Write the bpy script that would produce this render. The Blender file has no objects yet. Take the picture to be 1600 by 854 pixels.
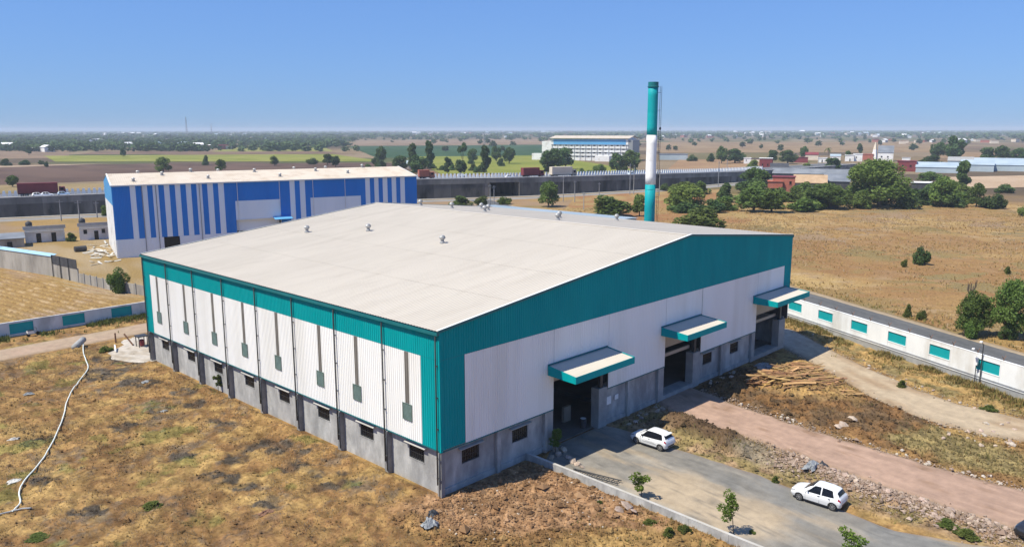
import bpy, bmesh, math, random
import numpy as np
from mathutils import Vector, Matrix

# ------------------------------------------------------------------ camera, sky, sun, exposure
SC = bpy.context.scene
COL = SC.collection
FPX, PITCH, ROLL, YAW = 1239.534, .1795, -.0013, .8087
CAM = np.array([-36.109, -41.675, 26.837])
_fw = np.array([math.sin(YAW)*math.cos(PITCH), math.cos(YAW)*math.cos(PITCH), -math.sin(PITCH)])
_rt = np.array([math.cos(YAW), -math.sin(YAW), 0.])
_up = np.cross(_rt, _fw)
_r2 = _rt*math.cos(ROLL)+_up*math.sin(ROLL)
_u2 = -_rt*math.sin(ROLL)+_up*math.cos(ROLL)

cd = bpy.data.cameras.new('camera')
cd.sensor_width = 36
cd.lens = 36*FPX/1600
cd.clip_start = .5
cd.clip_end = 60000
cam = bpy.data.objects.new('camera', cd)
COL.objects.link(cam)
cam.matrix_world = Matrix(((_r2[0], _u2[0], -_fw[0], CAM[0]), (_r2[1], _u2[1], -_fw[1], CAM[1]),
                           (_r2[2], _u2[2], -_fw[2], CAM[2]), (0, 0, 0, 1)))
SC.camera = cam

LIGHT = Vector((.58, -.22, -1)).normalized()          # the way the sunlight travels
sun_el = math.asin(-LIGHT.z)
sun_az = math.atan2(-LIGHT.x, -LIGHT.y)               # clockwise from +y
W = bpy.data.worlds.new('World')
SC.world = W
W.use_nodes = True
nt = W.node_tree
nt.nodes.clear()
sky = nt.nodes.new('ShaderNodeTexSky')
sky.sky_type = 'NISHITA'
sky.sun_disc = False
sky.sun_elevation = sun_el
sky.sun_rotation = sun_az
sky.altitude = 0
sky.air_density = 1.2
sky.dust_density = 0
sky.ozone_density = 3
bg = nt.nodes.new('ShaderNodeBackground')
bg.inputs['Strength'].default_value = .118
wo = nt.nodes.new('ShaderNodeOutputWorld')
gm = nt.nodes.new('ShaderNodeGamma')                  # an even grade of the whole sky: softer from zenith to horizon
gm.inputs[1].default_value = .5
tn = nt.nodes.new('ShaderNodeMix')
tn.data_type = 'RGBA'; tn.blend_type = 'MULTIPLY'
tn.inputs[0].default_value = 1
tn.inputs[7].default_value = (.67, 1.13, 2.12, 1)
nt.links.new(sky.outputs[0], gm.inputs[0])
nt.links.new(gm.outputs[0], tn.inputs[6])
nt.links.new(tn.outputs[2], bg.inputs['Color'])
nt.links.new(bg.outputs[0], wo.inputs['Surface'])

sd = bpy.data.lights.new('sun', 'SUN')
sd.energy = 5.0
sd.angle = math.radians(.53)
sd.color = (1, .95, .81)
sun = bpy.data.objects.new('sun', sd)
COL.objects.link(sun)
sun.rotation_euler = LIGHT.to_track_quat('-Z', 'Y').to_euler()
vs = SC.view_settings
vs.view_transform = 'Standard'
vs.look = 'None'
vs.exposure = .40
vs.gamma = 1
vs.use_curve_mapping = False
SC.cycles.max_bounces = 6
SC.cycles.diffuse_bounces = 3
SC.cycles.transparent_max_bounces = 6
SC.cycles.volume_bounces = 0
SC.cycles.caustics_reflective = False
SC.cycles.caustics_refractive = False

RNG = random.Random(7)
NP = np.random.default_rng(11)

# ------------------------------------------------------------------ helpers
def ray(u, v):
    return _fw+_r2*(u-800)/FPX+_u2*(427-v)/FPX
def gp(u, v, z=0.):                                    # a point of the photograph on the level z
    d = ray(u, v)
    t = (z-CAM[2])/d[2]
    p = CAM+d*t
    return float(p[0]), float(p[1])
def dist(x, y):
    return math.hypot(x-CAM[0], y-CAM[1])
def metres(px, x, y):                                  # height in metres of px pixels seen at (x, y)
    return px*((x-CAM[0])*math.sin(YAW)+(y-CAM[1])*math.cos(YAW))/FPX
def metres_w(px, x, y):                                # width across the line of sight of px pixels seen at (x, y)
    return metres(px, x, y)*((x-CAM[0])*math.sin(YAW)+(y-CAM[1])*math.cos(YAW))/dist(x, y)

def _hash(ix, iy, s):
    h = (ix.astype(np.int64)*374761393+iy.astype(np.int64)*668265263+s*974711) & 0x7fffffff
    h = ((h ^ (h >> 13))*1274126177) & 0x7fffffff
    return ((h ^ (h >> 16)) & 0xffff)/65535.
def vnoise(x, y, s=0):
    x = np.asarray(x, float); y = np.asarray(y, float)
    ix = np.floor(x); iy = np.floor(y)
    fx = x-ix; fy = y-iy
    fx = fx*fx*(3-2*fx); fy = fy*fy*(3-2*fy)
    a = _hash(ix, iy, s); b = _hash(ix+1, iy, s); c = _hash(ix, iy+1, s); d = _hash(ix+1, iy+1, s)
    return (a*(1-fx)+b*fx)*(1-fy)+(c*(1-fx)+d*fx)*fy
def fbm(x, y, s=0, o=4):
    r = 0.; a = .5; t = 0.
    for k in range(o):
        r = r+a*vnoise(x*2**k, y*2**k, s+k*17); t += a; a *= .5
    return r/t
def sstep(a, b, x):
    t = np.clip((x-a)/(b-a), 0, 1)
    return t*t*(3-2*t)
def poly_sd(px, py, poly):                             # signed distance, negative inside
    px = np.asarray(px, float); py = np.asarray(py, float)
    d = np.full(px.shape, 1e9); inside = np.zeros(px.shape, bool)
    n = len(poly)
    for i in range(n):
        ax, ay = poly[i]; bx, by = poly[(i+1) % n]
        ex, ey = bx-ax, by-ay
        wx, wy = px-ax, py-ay
        t = np.clip((wx*ex+wy*ey)/(ex*ex+ey*ey+1e-12), 0, 1)
        d = np.minimum(d, np.hypot(wx-ex*t, wy-ey*t))
        c = ((ay > py) != (by > py))
        inside ^= c & (px < (bx-ax)*(py-ay)/((by-ay) if by != ay else 1e-12)+ax)
    return np.where(inside, -d, d)

def tag(o, label=None, cat=None, group=None, kind=None):
    if label: o['label'] = label
    if cat: o['category'] = cat
    if group: o['group'] = group
    if kind: o['kind'] = kind
    return o
def link(name, me, parent=None):
    o = bpy.data.objects.new(name, me)
    COL.objects.link(o)
    if parent is not None: o.parent = parent
    return o
def empty(name, loc=(0, 0, 0), rz=0., label=None, cat=None, group=None):
    o = bpy.data.objects.new(name, None)
    COL.objects.link(o)
    o.location = loc
    o.rotation_euler = (0, 0, rz)
    return tag(o, label, cat, group)
def copy_tree(o, parent=None):
    c = o.copy()
    COL.objects.link(c)
    c.parent = parent
    for ch in KIDS.get(o.name, ()): copy_tree(ch, c)
    return c
KIDS = {}
def note_kids(o):
    KIDS[o.name] = list(o.children)
    for c in o.children: note_kids(c)

class MB:
    def __init__(s):
        s.v = []; s.f = []; s.m = []; s.mi = 0
    def add(s, vs_, fs):
        b = len(s.v)
        s.v += [tuple(p) for p in vs_]
        for f in fs:
            s.f.append(tuple(i+b for i in f)); s.m.append(s.mi)
        return s
    def box(s, x0, x1, y0, y1, z0, z1):
        return s.add([(x0, y0, z0), (x1, y0, z0), (x1, y1, z0), (x0, y1, z0), (x0, y0, z1), (x1, y0, z1), (x1, y1, z1), (x0, y1, z1)],
                     [(0, 3, 2, 1), (4, 5, 6, 7), (0, 1, 5, 4), (1, 2, 6, 5), (2, 3, 7, 6), (3, 0, 4, 7)])
    def hexa(s, lo, hi):                                # two quads of four points
        return s.add(list(lo)+list(hi), [(0, 3, 2, 1), (4, 5, 6, 7), (0, 1, 5, 4), (1, 2, 6, 5), (2, 3, 7, 6), (3, 0, 4, 7)])
    def prism(s, poly, z0, z1):
        n = len(poly)
        return s.add([(x, y, z0) for x, y in poly]+[(x, y, z1) for x, y in poly],
                     [tuple(range(n-1, -1, -1)), tuple(range(n, 2*n))]+[(i, (i+1) % n, n+(i+1) % n, n+i) for i in range(n)])
    def extr(s, pts, d):                                # polygon of 3-D points extruded by d
        n = len(pts); d = Vector(d)
        return s.add([Vector(p) for p in pts]+[Vector(p)+d for p in pts],
                     [tuple(range(n-1, -1, -1)), tuple(range(n, 2*n))]+[(i, (i+1) % n, n+(i+1) % n, n+i) for i in range(n)])
    def tube(s, pts, r, n=6, cap=True):
        pts = [Vector(p) for p in pts]
        rs = r if isinstance(r, (list, tuple)) else [r]*len(pts)
        vs_ = []; fs = []
        for i, p in enumerate(pts):
            t = (pts[min(i+1, len(pts)-1)]-pts[max(i-1, 0)]).normalized()
            a = t.orthogonal() if abs(t.z) > .99 else t.cross(Vector((0, 0, 1)))
            a.normalize(); b = t.cross(a)
            for k in range(n):
                w = 2*math.pi*k/n
                vs_.append(p+(a*math.cos(w)+b*math.sin(w))*rs[i])
        for i in range(len(pts)-1):
            for k in range(n):
                fs.append((i*n+k, i*n+(k+1) % n, (i+1)*n+(k+1) % n, (i+1)*n+k))
        if cap:
            fs.append(tuple(range(n-1, -1, -1))); fs.append(tuple(range((len(pts)-1)*n, len(pts)*n)))
        return s.add(vs_, fs)
    def lathe(s, prof, n=12, c=(0, 0, 0)):               # profile of (r, z)
        vs_ = []; fs = []
        for r, z in prof:
            for k in range(n):
                w = 2*math.pi*k/n
                vs_.append((c[0]+r*math.cos(w), c[1]+r*math.sin(w), c[2]+z))
        for i in range(len(prof)-1):
            for k in range(n):
                fs.append((i*n+k, i*n+(k+1) % n, (i+1)*n+(k+1) % n, (i+1)*n+k))
        fs.append(tuple(range(n-1, -1, -1))); fs.append(tuple(range((len(prof)-1)*n, len(prof)*n)))
        return s.add(vs_, fs)
    def mesh(s, name, mats):
        me = bpy.data.meshes.new(name)
        me.from_pydata(s.v, [], s.f)
        if not isinstance(mats, (list, tuple)): mats = [mats]
        for m in mats: me.materials.append(m)
        if len(mats) > 1: me.polygons.foreach_set('material_index', s.m)
        me.update()
        return me
    def build(s, name, mats, parent=None, smooth=False):
        me = s.mesh(name, mats)
        if smooth: me.polygons.foreach_set('use_smooth', [True]*len(me.polygons))
        return link(name, me, parent)

def np_mesh(name, V, F, mats, smooth=False, col=None, mi=None):
    me = bpy.data.meshes.new(name)
    V = np.asarray(V, np.float32); F = np.asarray(F, np.int32)
    me.vertices.add(len(V)); me.vertices.foreach_set('co', V.ravel())
    k = F.shape[1]
    me.loops.add(F.size); me.loops.foreach_set('vertex_index', F.ravel())
    me.polygons.add(len(F)); me.polygons.foreach_set('loop_start', np.arange(len(F), dtype=np.int32)*k)
    if not isinstance(mats, (list, tuple)): mats = [mats]
    for m in mats: me.materials.append(m)
    if mi is not None: me.polygons.foreach_set('material_index', np.asarray(mi, np.int32))
    me.update(calc_edges=True)
    me.polygons.foreach_set('use_smooth', np.full(len(F), bool(smooth)))
    if col is not None:
        a = me.color_attributes.new('tint', 'FLOAT_COLOR', 'POINT')
        c = np.ones((len(V), 4), np.float32); c[:, :3] = col
        a.data.foreach_set('color', c.ravel())
    return me
def grid_faces(nu, nv):                                # nu x nv vertices, index i*nv+j
    i, j = np.meshgrid(np.arange(nu-1), np.arange(nv-1), indexing='ij')
    a = (i*nv+j).ravel()
    return np.stack([a, a+nv, a+nv+1, a+1], 1)

# ------------------------------------------------------------------ materials
MATS = {}
def mat(name, c, c2=None, ns=1., rough=.7, metal=0., bump=0., bs=None, spec=.4, stretch=(1, 1, 1), contrast=(.35, .65), c3=None, ns3=.15,
        rand=0., attr=False, objcol=False, trans=0., coat=0., detail=6., alpha=None, emit=None):
    m = bpy.data.materials.new(name)
    m.use_nodes = True
    n = m.node_tree.nodes; l = m.node_tree.links
    b = n['Principled BSDF']
    b.inputs['Roughness'].default_value = rough
    b.inputs['Metallic'].default_value = metal
    b.inputs['Specular IOR Level'].default_value = spec
    if coat: b.inputs['Coat Weight'].default_value = coat; b.inputs['Coat Roughness'].default_value = .05
    tc = n.new('ShaderNodeTexCoord')
    mp = n.new('ShaderNodeMapping')
    mp.inputs['Scale'].default_value = stretch
    l.new(tc.outputs['Object'], mp.inputs['Vector'])
    def mix(a, bb, f, mode='MIX'):
        x = n.new('ShaderNodeMix'); x.data_type = 'RGBA'; x.blend_type = mode
        for sock, val in ((x.inputs[6], a), (x.inputs[7], bb), (x.inputs[0], f)):
            if hasattr(val, 'links') or hasattr(val, 'is_linked'): l.new(val, sock)
            elif isinstance(val, (int, float)): sock.default_value = val
            else: sock.default_value = (*val, 1)
        return x.outputs[2]
    def noise(scale, lo, hi, det=detail, vec=None):
        t = n.new('ShaderNodeTexNoise')
        t.inputs['Scale'].default_value = scale
        t.inputs['Detail'].default_value = det
        t.inputs['Roughness'].default_value = .62
        l.new(vec or mp.outputs[0], t.inputs['Vector'])
        r = n.new('ShaderNodeMapRange')
        r.inputs[1].default_value = lo; r.inputs[2].default_value = hi
        l.new(t.outputs[0], r.inputs[0])
        return r.outputs[0], t.outputs[0]
    base = c
    if attr:
        at = n.new('ShaderNodeAttribute'); at.attribute_name = 'tint'
        base = at.outputs['Color']
        if c2 is not None:
            f, _ = noise(ns, *contrast)
            base = mix(base, mix(c, c2, f), 1., 'MULTIPLY')
    elif c2 is not None:
        f, _ = noise(ns, *contrast)
        base = mix(c, c2, f)
    if c3 is not None:
        f, _ = noise(ns3, .48, .66)
        base = mix(base, c3, f)
    if objcol:
        oi = n.new('ShaderNodeObjectInfo')
        base = mix(base, oi.outputs['Color'], 1., 'MULTIPLY')
    if rand:
        oi = n.new('ShaderNodeObjectInfo')
        hs = n.new('ShaderNodeHueSaturation')
        r1 = n.new('ShaderNodeMapRange'); r1.inputs[3].default_value = 1-rand; r1.inputs[4].default_value = 1+rand
        l.new(oi.outputs['Random'], r1.inputs[0]); l.new(r1.outputs[0], hs.inputs['Value'])
        r2 = n.new('ShaderNodeMath'); r2.operation = 'FRACT'
        r3 = n.new('ShaderNodeMath'); r3.operation = 'MULTIPLY'; r3.inputs[1].default_value = 7.13
        l.new(oi.outputs['Random'], r3.inputs[0]); l.new(r3.outputs[0], r2.inputs[0])
        r4 = n.new('ShaderNodeMapRange'); r4.inputs[3].default_value = .5-rand*.06; r4.inputs[4].default_value = .5+rand*.06
        l.new(r2.outputs[0], r4.inputs[0]); l.new(r4.outputs[0], hs.inputs['Hue'])
        if isinstance(base, tuple): hs.inputs['Color'].default_value = (*base, 1)
        else: l.new(base, hs.inputs['Color'])
        base = hs.outputs[0]
    if isinstance(base, tuple): b.inputs['Base Color'].default_value = (*base, 1)
    else: l.new(base, b.inputs['Base Color'])
    if bump:
        _, h = noise(bs or ns*3, 0, 1)
        bp = n.new('ShaderNodeBump')
        bp.inputs['Strength'].default_value = bump
        bp.inputs['Distance'].default_value = .08
        l.new(h, bp.inputs['Height'])
        l.new(bp.outputs[0], b.inputs['Normal'])
    if trans:
        tr = n.new('ShaderNodeBsdfTranslucent')
        if isinstance(base, tuple): tr.inputs[0].default_value = (*base, 1)
        else: l.new(base, tr.inputs[0])
        ms = n.new('ShaderNodeMixShader'); ms.inputs[0].default_value = trans
        l.new(b.outputs[0], ms.inputs[1]); l.new(tr.outputs[0], ms.inputs[2])
        l.new(ms.outputs[0], n['Material Output'].inputs['Surface'])
    MATS[name] = m
    return m

M = dict(
    teal=mat('teal_sheet', (.0, .28, .295), (.001, .32, .335), .5, .55, bump=.03, bs=1.5, stretch=(1, 1, .25), spec=.06),
    tealtrim=mat('teal_trim', (.003, .12, .135), (.005, .15, .165), .8, .45),
    white=mat('white_sheet', (.83, .825, .80), (.87, .86, .835), .35, .5, stretch=(1, 1, .12), bump=.03, bs=1.5, spec=.3, c3=(.77, .755, .715), ns3=.26),
    roof=mat('roof_sheet_beige', (.515, .46, .385), (.555, .497, .418), .09, .5, stretch=(.5, 2.2, 1), bump=.03, bs=.6, c3=(.495, .44, .366), ns3=.3, spec=.3),
    flash=mat('pale_flashing', (.72, .72, .69), (.78, .78, .75), .6, .45),
    block=mat('cement_plaster', (.28, .275, .265), (.50, .49, .47), 1.1, .9, bump=.45, bs=4, c3=(.25, .245, .24), ns3=.45, stretch=(1, 1, .45), contrast=(.32, .68)),
    concrete=mat('concrete_grey', (.26, .26, .255), (.36, .355, .345), .9, .88, bump=.2, bs=4),
    paleconc=mat('concrete_pale', (.38, .36, .33), (.50, .475, .44), .7, .88, bump=.2, bs=4, c3=(.42, .39, .34), ns3=.5),
    pier=mat('pier_concrete', (.20, .195, .19), (.30, .29, .28), 1.1, .9, bump=.2, bs=4),  # darkened concrete: shade of the pier sides put into the colour
    pipe=mat('pipe_dark_grey', (.06, .065, .07), (.09, .095, .1), 2, .4),
    dark=mat('dark_glass', (.008, .009, .012), rough=.16, spec=.25),
    darksteel=mat('dark_steel', (.03, .032, .035), (.05, .05, .05), 3, .5),
    strip=mat('translucent_strip', (.15, .14, .125), (.21, .195, .175), .6, .35),
    louvre=mat('louvre_green_grey', (.085, .125, .105), (.12, .17, .145), 2, .45),
    beige=mat('beige_steel', (.36, .30, .24), (.42, .36, .29), .7, .5),
    galv=mat('galvanised_steel', (.36, .36, .355), (.50, .50, .49), 3, .5, metal=.2),
    interior=mat('interior_grey', (.07, .07, .07), (.10, .10, .10), .5, .9),
    floor=mat('floor_concrete', (.11, .107, .10), (.16, .155, .145), .4, .7, bump=.1),
    blue=mat('blue_sheet', (.003, .185, .60), (.005, .215, .66), .3, .45, stretch=(1, 1, .2), spec=.45),
    paleblue=mat('pale_sheet', (.76, .81, .86), (.82, .86, .90), .4, .45, stretch=(1, 1, .15)),
    skyblue=mat('sky_blue_sheet', (.10, .34, .62), (.13, .38, .66), .4, .45),
    blueroof=mat('beige_roof_far', (.57, .485, .375), (.62, .53, .42), .12, .5, c3=(.50, .40, .29), ns3=.35),
    wallwhite=mat('white_wall_paint', (.72, .72, .71), (.80, .80, .79), .6, .75, bump=.05, c3=(.60, .58, .54), ns3=.35, stretch=(1, 1, .4)),
    wallgrey=mat('left_wall_paint', (.56, .57, .58), (.67, .68, .69), .5, .8, bump=.05, c3=(.42, .42, .42), ns3=.4, stretch=(1, 1, .5)),
    tealpaint=mat('teal_wall_paint', (.002, .28, .31), (.005, .32, .34), .8, .6, spec=.2),
    stonewall=mat('old_cement_wall', (.28, .255, .22), (.40, .37, .33), .35, .9, bump=.3, bs=2, c3=(.22, .20, .175), ns3=.3, stretch=(1, 1, .3)),
    blacksheet=mat('black_sheet', (.035, .035, .04), (.06, .06, .065), .6, .7),
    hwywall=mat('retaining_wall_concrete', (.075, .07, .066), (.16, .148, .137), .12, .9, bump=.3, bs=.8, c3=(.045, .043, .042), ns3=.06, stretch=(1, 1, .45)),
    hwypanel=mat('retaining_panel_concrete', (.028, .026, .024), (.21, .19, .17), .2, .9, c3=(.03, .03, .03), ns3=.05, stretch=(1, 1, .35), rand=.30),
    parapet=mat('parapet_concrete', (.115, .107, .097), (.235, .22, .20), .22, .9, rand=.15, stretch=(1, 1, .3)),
    kerb=mat('pale_kerb', (.52, .50, .46), (.66, .63, .58), .3, .85),
    asphalt=mat('asphalt', (.095, .097, .102), (.13, .13, .133), .6, .85, bump=.2, bs=6, c3=(.16, .15, .14), ns3=.08),
    soil=mat('soil_tinted', (.46, .43, .40), (1.02, .98, .92), 3.2, .95, attr=True, bump=.9, bs=3.5, contrast=(.3, .7), spec=.1, detail=9),
    road=mat('road_tinted', (.62, .62, .62), (.86, .85, .83), 1.2, .93, attr=True, bump=.35, bs=7, contrast=(.3, .7), spec=.15, detail=9),
    grassdry=mat('dry_grass_blades', (1, 1, 1), attr=True, rough=.9, trans=.3, spec=.1),
    tin=mat('pale_blue_tin', (.26, .43, .54), (.36, .53, .63), .5, .5),
    stone=mat('rubble_stone', (.31, .225, .17), (.46, .36, .29), 3, .92, bump=.3, rand=.22),
    palestone=mat('pale_stone', (.36, .30, .24), (.50, .44, .37), 3, .9, bump=.2, rand=.15),
    wood=mat('weathered_timber', (.27, .15, .062), (.42, .255, .115), 2, .85, stretch=(.4, 4, 4), bump=.3, rand=.35),
    bark=mat('bark', (.10, .075, .05), (.17, .13, .09), 6, .95, bump=.4, stretch=(1, 1, .3)),
    tyre=mat('tyre_rubber', (.018, .018, .019), rough=.85),
    rim=mat('alloy_rim', (.45, .45, .46), rough=.3, metal=.8),
    paint=mat('car_paint', (1, 1, 1), rough=.28, coat=.6, objcol=True, spec=.5),
    blackplastic=mat('black_plastic', (.02, .02, .022), rough=.5),
    redlens=mat('red_lens', (.30, .01, .02), rough=.15, coat=.5),
    clearlens=mat('clear_lens', (.18, .19, .21), rough=.1, coat=.8),
    plate=mat('plate_white', (.75, .75, .74), rough=.5),
    brick=mat('brick_red', (.34, .10, .065), (.44, .15, .10), .4, .9, c3=(.28, .11, .08), ns3=.25),
    maroon=mat('maroon_paint', (.17, .025, .03), (.22, .04, .045), .3, .7),
    tanroof=mat('tan_tiled_roof', (.36, .24, .14), (.46, .32, .2), .4, .9),
    greyroof=mat('grey_sheet_roof', (.14, .15, .165), (.22, .23, .245), .15, .6),
    bluegrey=mat('polyhouse_sheet', (.33, .40, .44), (.43, .50, .54), .08, .45),
    whitepaint=mat('white_paint', (.76, .75, .73), (.82, .81, .80), .5, .7, c3=(.62, .59, .55), ns3=.3),
    cream=mat('cream_paint', (.62, .52, .40), (.70, .61, .49), .3, .8),
    hose=mat('hose_grey_green', (.60, .64, .60), (.72, .75, .71), 1, .5),
    tarp=mat('grey_tarp', (.17, .18, .19), (.33, .34, .345), 2, .55, bump=.3),
    tarpblack=mat('black_tarp', (.03, .032, .035), (.06, .06, .065), 3, .45, bump=.3),
    barrier=mat('barrier_white', (.84, .83, .80), (.88, .87, .84), .5, .8),
    rust=mat('rusty_steel', (.15, .07, .04), (.24, .13, .08), 3, .85),
    scrap=mat('white_scrap', (.42, .40, .36), (.58, .56, .51), 1, .7, rand=.2),
    steelgrey=mat('grey_steel', (.22, .23, .24), (.30, .30, .31), 2, .5),
)
LEAF = dict(
    acacia=mat('acacia_leaf', (.110, .165, .036), (.185, .25, .062), .8, .75, trans=.34, rand=.28, spec=.2),
    deep=mat('deep_green_leaf', (.066, .118, .034), (.118, .175, .055), .8, .75, trans=.30, rand=.28, spec=.2),
    fresh=mat('fresh_leaf', (.10, .16, .02), (.16, .22, .04), 1.2, .7, trans=.35, rand=.15, spec=.2),
    far=mat('far_leaf', (.055, .092, .034), (.092, .13, .050), .25, .85, trans=.2, rand=.25, spec=.1),
    weed=mat('weed_leaf', (.085, .115, .022), (.15, .17, .045), 2, .8, trans=.3, rand=.2, spec=.2),
)

# ------------------------------------------------------------------ the ground and its sheets
def lerp(a, b, t):
    t = np.asarray(t)[..., None]
    return np.asarray(a)*(1-t)+np.asarray(b)*t
C_DRY = np.array((.43, .29, .118)); C_SOIL = np.array((.235, .132, .06)); C_ORANGE = np.array((.38, .235, .098))
C_BURN = np.array((.075, .066, .056)); C_OLIVE = np.array((.24, .20, .095)); C_GREEN = np.array((.15, .19, .05))
C_PINK = np.array((.47, .315, .235)); C_GRAV = np.array((.34, .29, .23)); C_DARK = np.array((.115, .076, .046))
C_TAN = np.array((.40, .285, .18)); C_PALE = np.array((.52, .41, .285))

# line sheets of the plot: y -> (left x, right x)
YARD = [(0.3, 12.7, 20.3), (-1.2, 10.0, 20.6), (-4, 9.75, 20.3), (-8, 9.55, 20.0), (-12, 9.4, 20.1), (-16, 9.2, 19.9), (-19.5, 9.0, 19.3), (-23, 8.9, 18.5),
        (-26, 8.8, 18.4), (-29, 8.7, 19.2), (-31.6, 8.6, 20.6), (-36, 8.5, 24), (-48, 8.5, 26)]
MURRAM = [(0.1, 28.6, 35.2), (-2, 27.6, 34.8), (-5, 26.7, 33.8), (-9, 26.2, 33.0), (-13, 26.0, 32.3), (-16, 25.5, 32.0), (-20.6, 24.6, 31.5), (-24.2, 24.2, 31.2),
          (-28.7, 23.8, 31.1), (-32.6, 23.4, 31.1), (-40, 23, 31.2), (-48, 23, 31.5)]
TRACK = [(50, 60.0, 65.8), (30, 60.5, 66), (10, 60.5, 67), (3, 58.5, 66.2), (-.7, 55.9, 63.2), (-5, 52.6, 59.6), (-9.5, 49.5, 56.3), (-14, 45.6, 53.2), (-17.5, 43.4, 50.8),
         (-21.7, 41.6, 49.2), (-25, 41.2, 48.9), (-28.8, 42.0, 48.6), (-36, 41.5, 48), (-48, 40, 47)]
WOODS = [gp(1172, 603), gp(1205, 575), gp(1262, 565), (49.5, -8.0), gp(1345, 612), gp(1330, 628), gp(1240, 622)]
def edges(tab, y):
    ys = [-t[0] for t in tab]
    return np.interp(-y, ys, [t[1] for t in tab]), np.interp(-y, ys, [t[2] for t in tab])
def in_strip(tab, x, y, pad=0.):
    a, b = edges(tab, y)
    d = np.maximum(a-x, x-b)
    d = np.where(y > tab[0][0], np.maximum(d, y-tab[0][0]), d)
    return d-pad
MOUND = [gp(1030, 652), gp(1075, 650), gp(1180, 697), gp(1160, 708), gp(1060, 680)]
RUBBLE = [gp(1215, 700), gp(1260, 705), gp(1380, 755), gp(1600, 812), gp(1600, 835), gp(1555, 830), gp(1440, 790), gp(1340, 770), gp(1230, 720)]
OLIVE = [gp(1385, 685), gp(1460, 672), gp(1600, 712), gp(1600, 745), gp(1480, 722)]
GRAVEL = [gp(1145, 697), gp(1200, 690), gp(1245, 722), gp(1230, 740), gp(1160, 716)]
def near_height(x, y):
    n1 = fbm(x*.25, y*.25, 3)-.5
    n2 = fbm(x*1.1, y*1.1, 5)-.5
    n3 = fbm(x*2.6, y*2.6, 9, 3)-.5
    rid = 1-np.abs(2*fbm(x*.75+7, y*.75, 15, 3)-1)
    h = n1*.35+n2*.40+n3*.20+(rid-.72)*.30
    # clods of dug soil beside the near corner and below the plot wall
    soil = sstep(1.0, -.6, np.maximum(np.maximum(-3-x, x-8.9), np.maximum(y-.2, -17-y)))
    h = h*(1-.6*soil)+soil*(n2*.14+n3*.18+.05*np.sin((x*.35+y)*4.2)+.04)
    h = h+.75*sstep(1.6, -1.6, poly_sd(x, y, MOUND))*(.5+fbm(x*.9, y*.9, 21))
    h = h+.30*sstep(1.2, -1.2, poly_sd(x, y, RUBBLE))*(.3+fbm(x*1.3, y*1.3, 23))
    brown = sstep(1.5, -1.5, np.maximum(np.maximum(33.2-x, x-44), np.maximum(y+1.5, -24-y)))
    h = h+brown*(.22+n2*.5+n3*.2)
    h = h+.55*sstep(1.5, -2.5, poly_sd(x, y, WOODS))
    h = h+.45*sstep(5, 0, np.hypot((x+3.5)/1.6, y-61.5))*fbm(x, y, 31)*1.5
    h = h-.10*rut_mask(x, y)*sstep(.5, -1.5, x)
    # banked against the left block wall
    h = h+.22*sstep(2.2, .1, -x)*sstep(-1, 1, y)*sstep(53, 50, y)
    road = np.minimum(np.minimum(in_strip(YARD, x, y), in_strip(MURRAM, x, y)), in_strip(TRACK, x, y))
    bld = np.maximum(np.maximum(.1-x, x-57.2), np.maximum(.1-y, y-52))
    apron = np.maximum(np.maximum(-3.2-x, x-6), np.maximum(51.8-y, y-63.3))
    lroad = np.maximum(64.6-(y-.05*x), (y-.05*x)-71.6)
    flat = np.minimum(np.minimum(road, lroad), np.minimum(bld, apron))
    k = sstep(-.1, .9, flat)
    return h*k-.05*(1-k)
BURNS = [(432, 700, 42, 13), (458, 728, 24, 10), (505, 738, 40, 9), (535, 757, 44, 10), (214, 600, 38, 12), (292, 612, 22, 7), (300, 630, 20, 7), (330, 660, 25, 7), (256, 640, 24, 9), (275, 715, 24, 9), (372, 715, 26, 9), (340, 745, 34, 11),
         (200, 665, 24, 8), (160, 585, 30, 8), (70, 750, 16, 9), (385, 760, 24, 7), (475, 705, 18, 7), (60, 690, 20, 7), (140, 800, 26, 9), (300, 800, 30, 8), (420, 790, 22, 7), (560, 790, 24, 7), (240, 560, 25, 7), (180, 560, 26, 9)]
RUTS = [[gp(u, v) for u, v in ((-10, 590), (60, 640), (130, 700), (210, 775), (300, 870))], [gp(u, v) for u, v in ((20, 575), (100, 625), (180, 690), (270, 765), (370, 870))], [gp(u, v) for u, v in ((250, 590), (330, 650), (430, 720), (560, 800), (640, 870))]]
FRINGE = [gp(330, 870), gp(420, 806), gp(540, 782), gp(690, 800), gp(760, 870)]
def rut_mask(x, y):
    m = np.zeros(np.shape(x)); w = (fbm(x*.5, y*.5, 66)-.5)*1.2
    for line in RUTS:
        d = np.full(np.shape(x), 1e9)
        for (ax, ay), (bx, by) in zip(line[:-1], line[1:]):
            ex, ey = bx-ax, by-ay
            t = np.clip(((x-ax)*ex+(y-ay)*ey)/(ex*ex+ey*ey), 0, 1)
            d = np.minimum(d, np.hypot(x-ax-ex*t, y-ay-ey*t))
        d = d+w
        m = np.maximum(m, np.maximum(np.exp(-(d/.35)**2), .8*np.exp(-((d-1.7)/.35)**2)))
    return m
def burn_mask(x, y):
    m = np.zeros(np.shape(x)); n = fbm(x*.9, y*.9, 55, 4)
    for u, v, a, b in BURNS:
        cx, cy = gp(u, v); r = dist(cx, cy)
        ra = a*r/FPX; rb = b*r/FPX*r/CAM[2]*.9
        dx, dy = x-cx, y-cy
        p = dx*_rt[0]+dy*_rt[1]; q = dx*math.sin(YAW)+dy*math.cos(YAW)
        m = np.maximum(m, sstep(1.15, .55, np.sqrt((p/ra)**2+(q/rb)**2)+(n-.5)*2.2))
    return m
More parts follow.
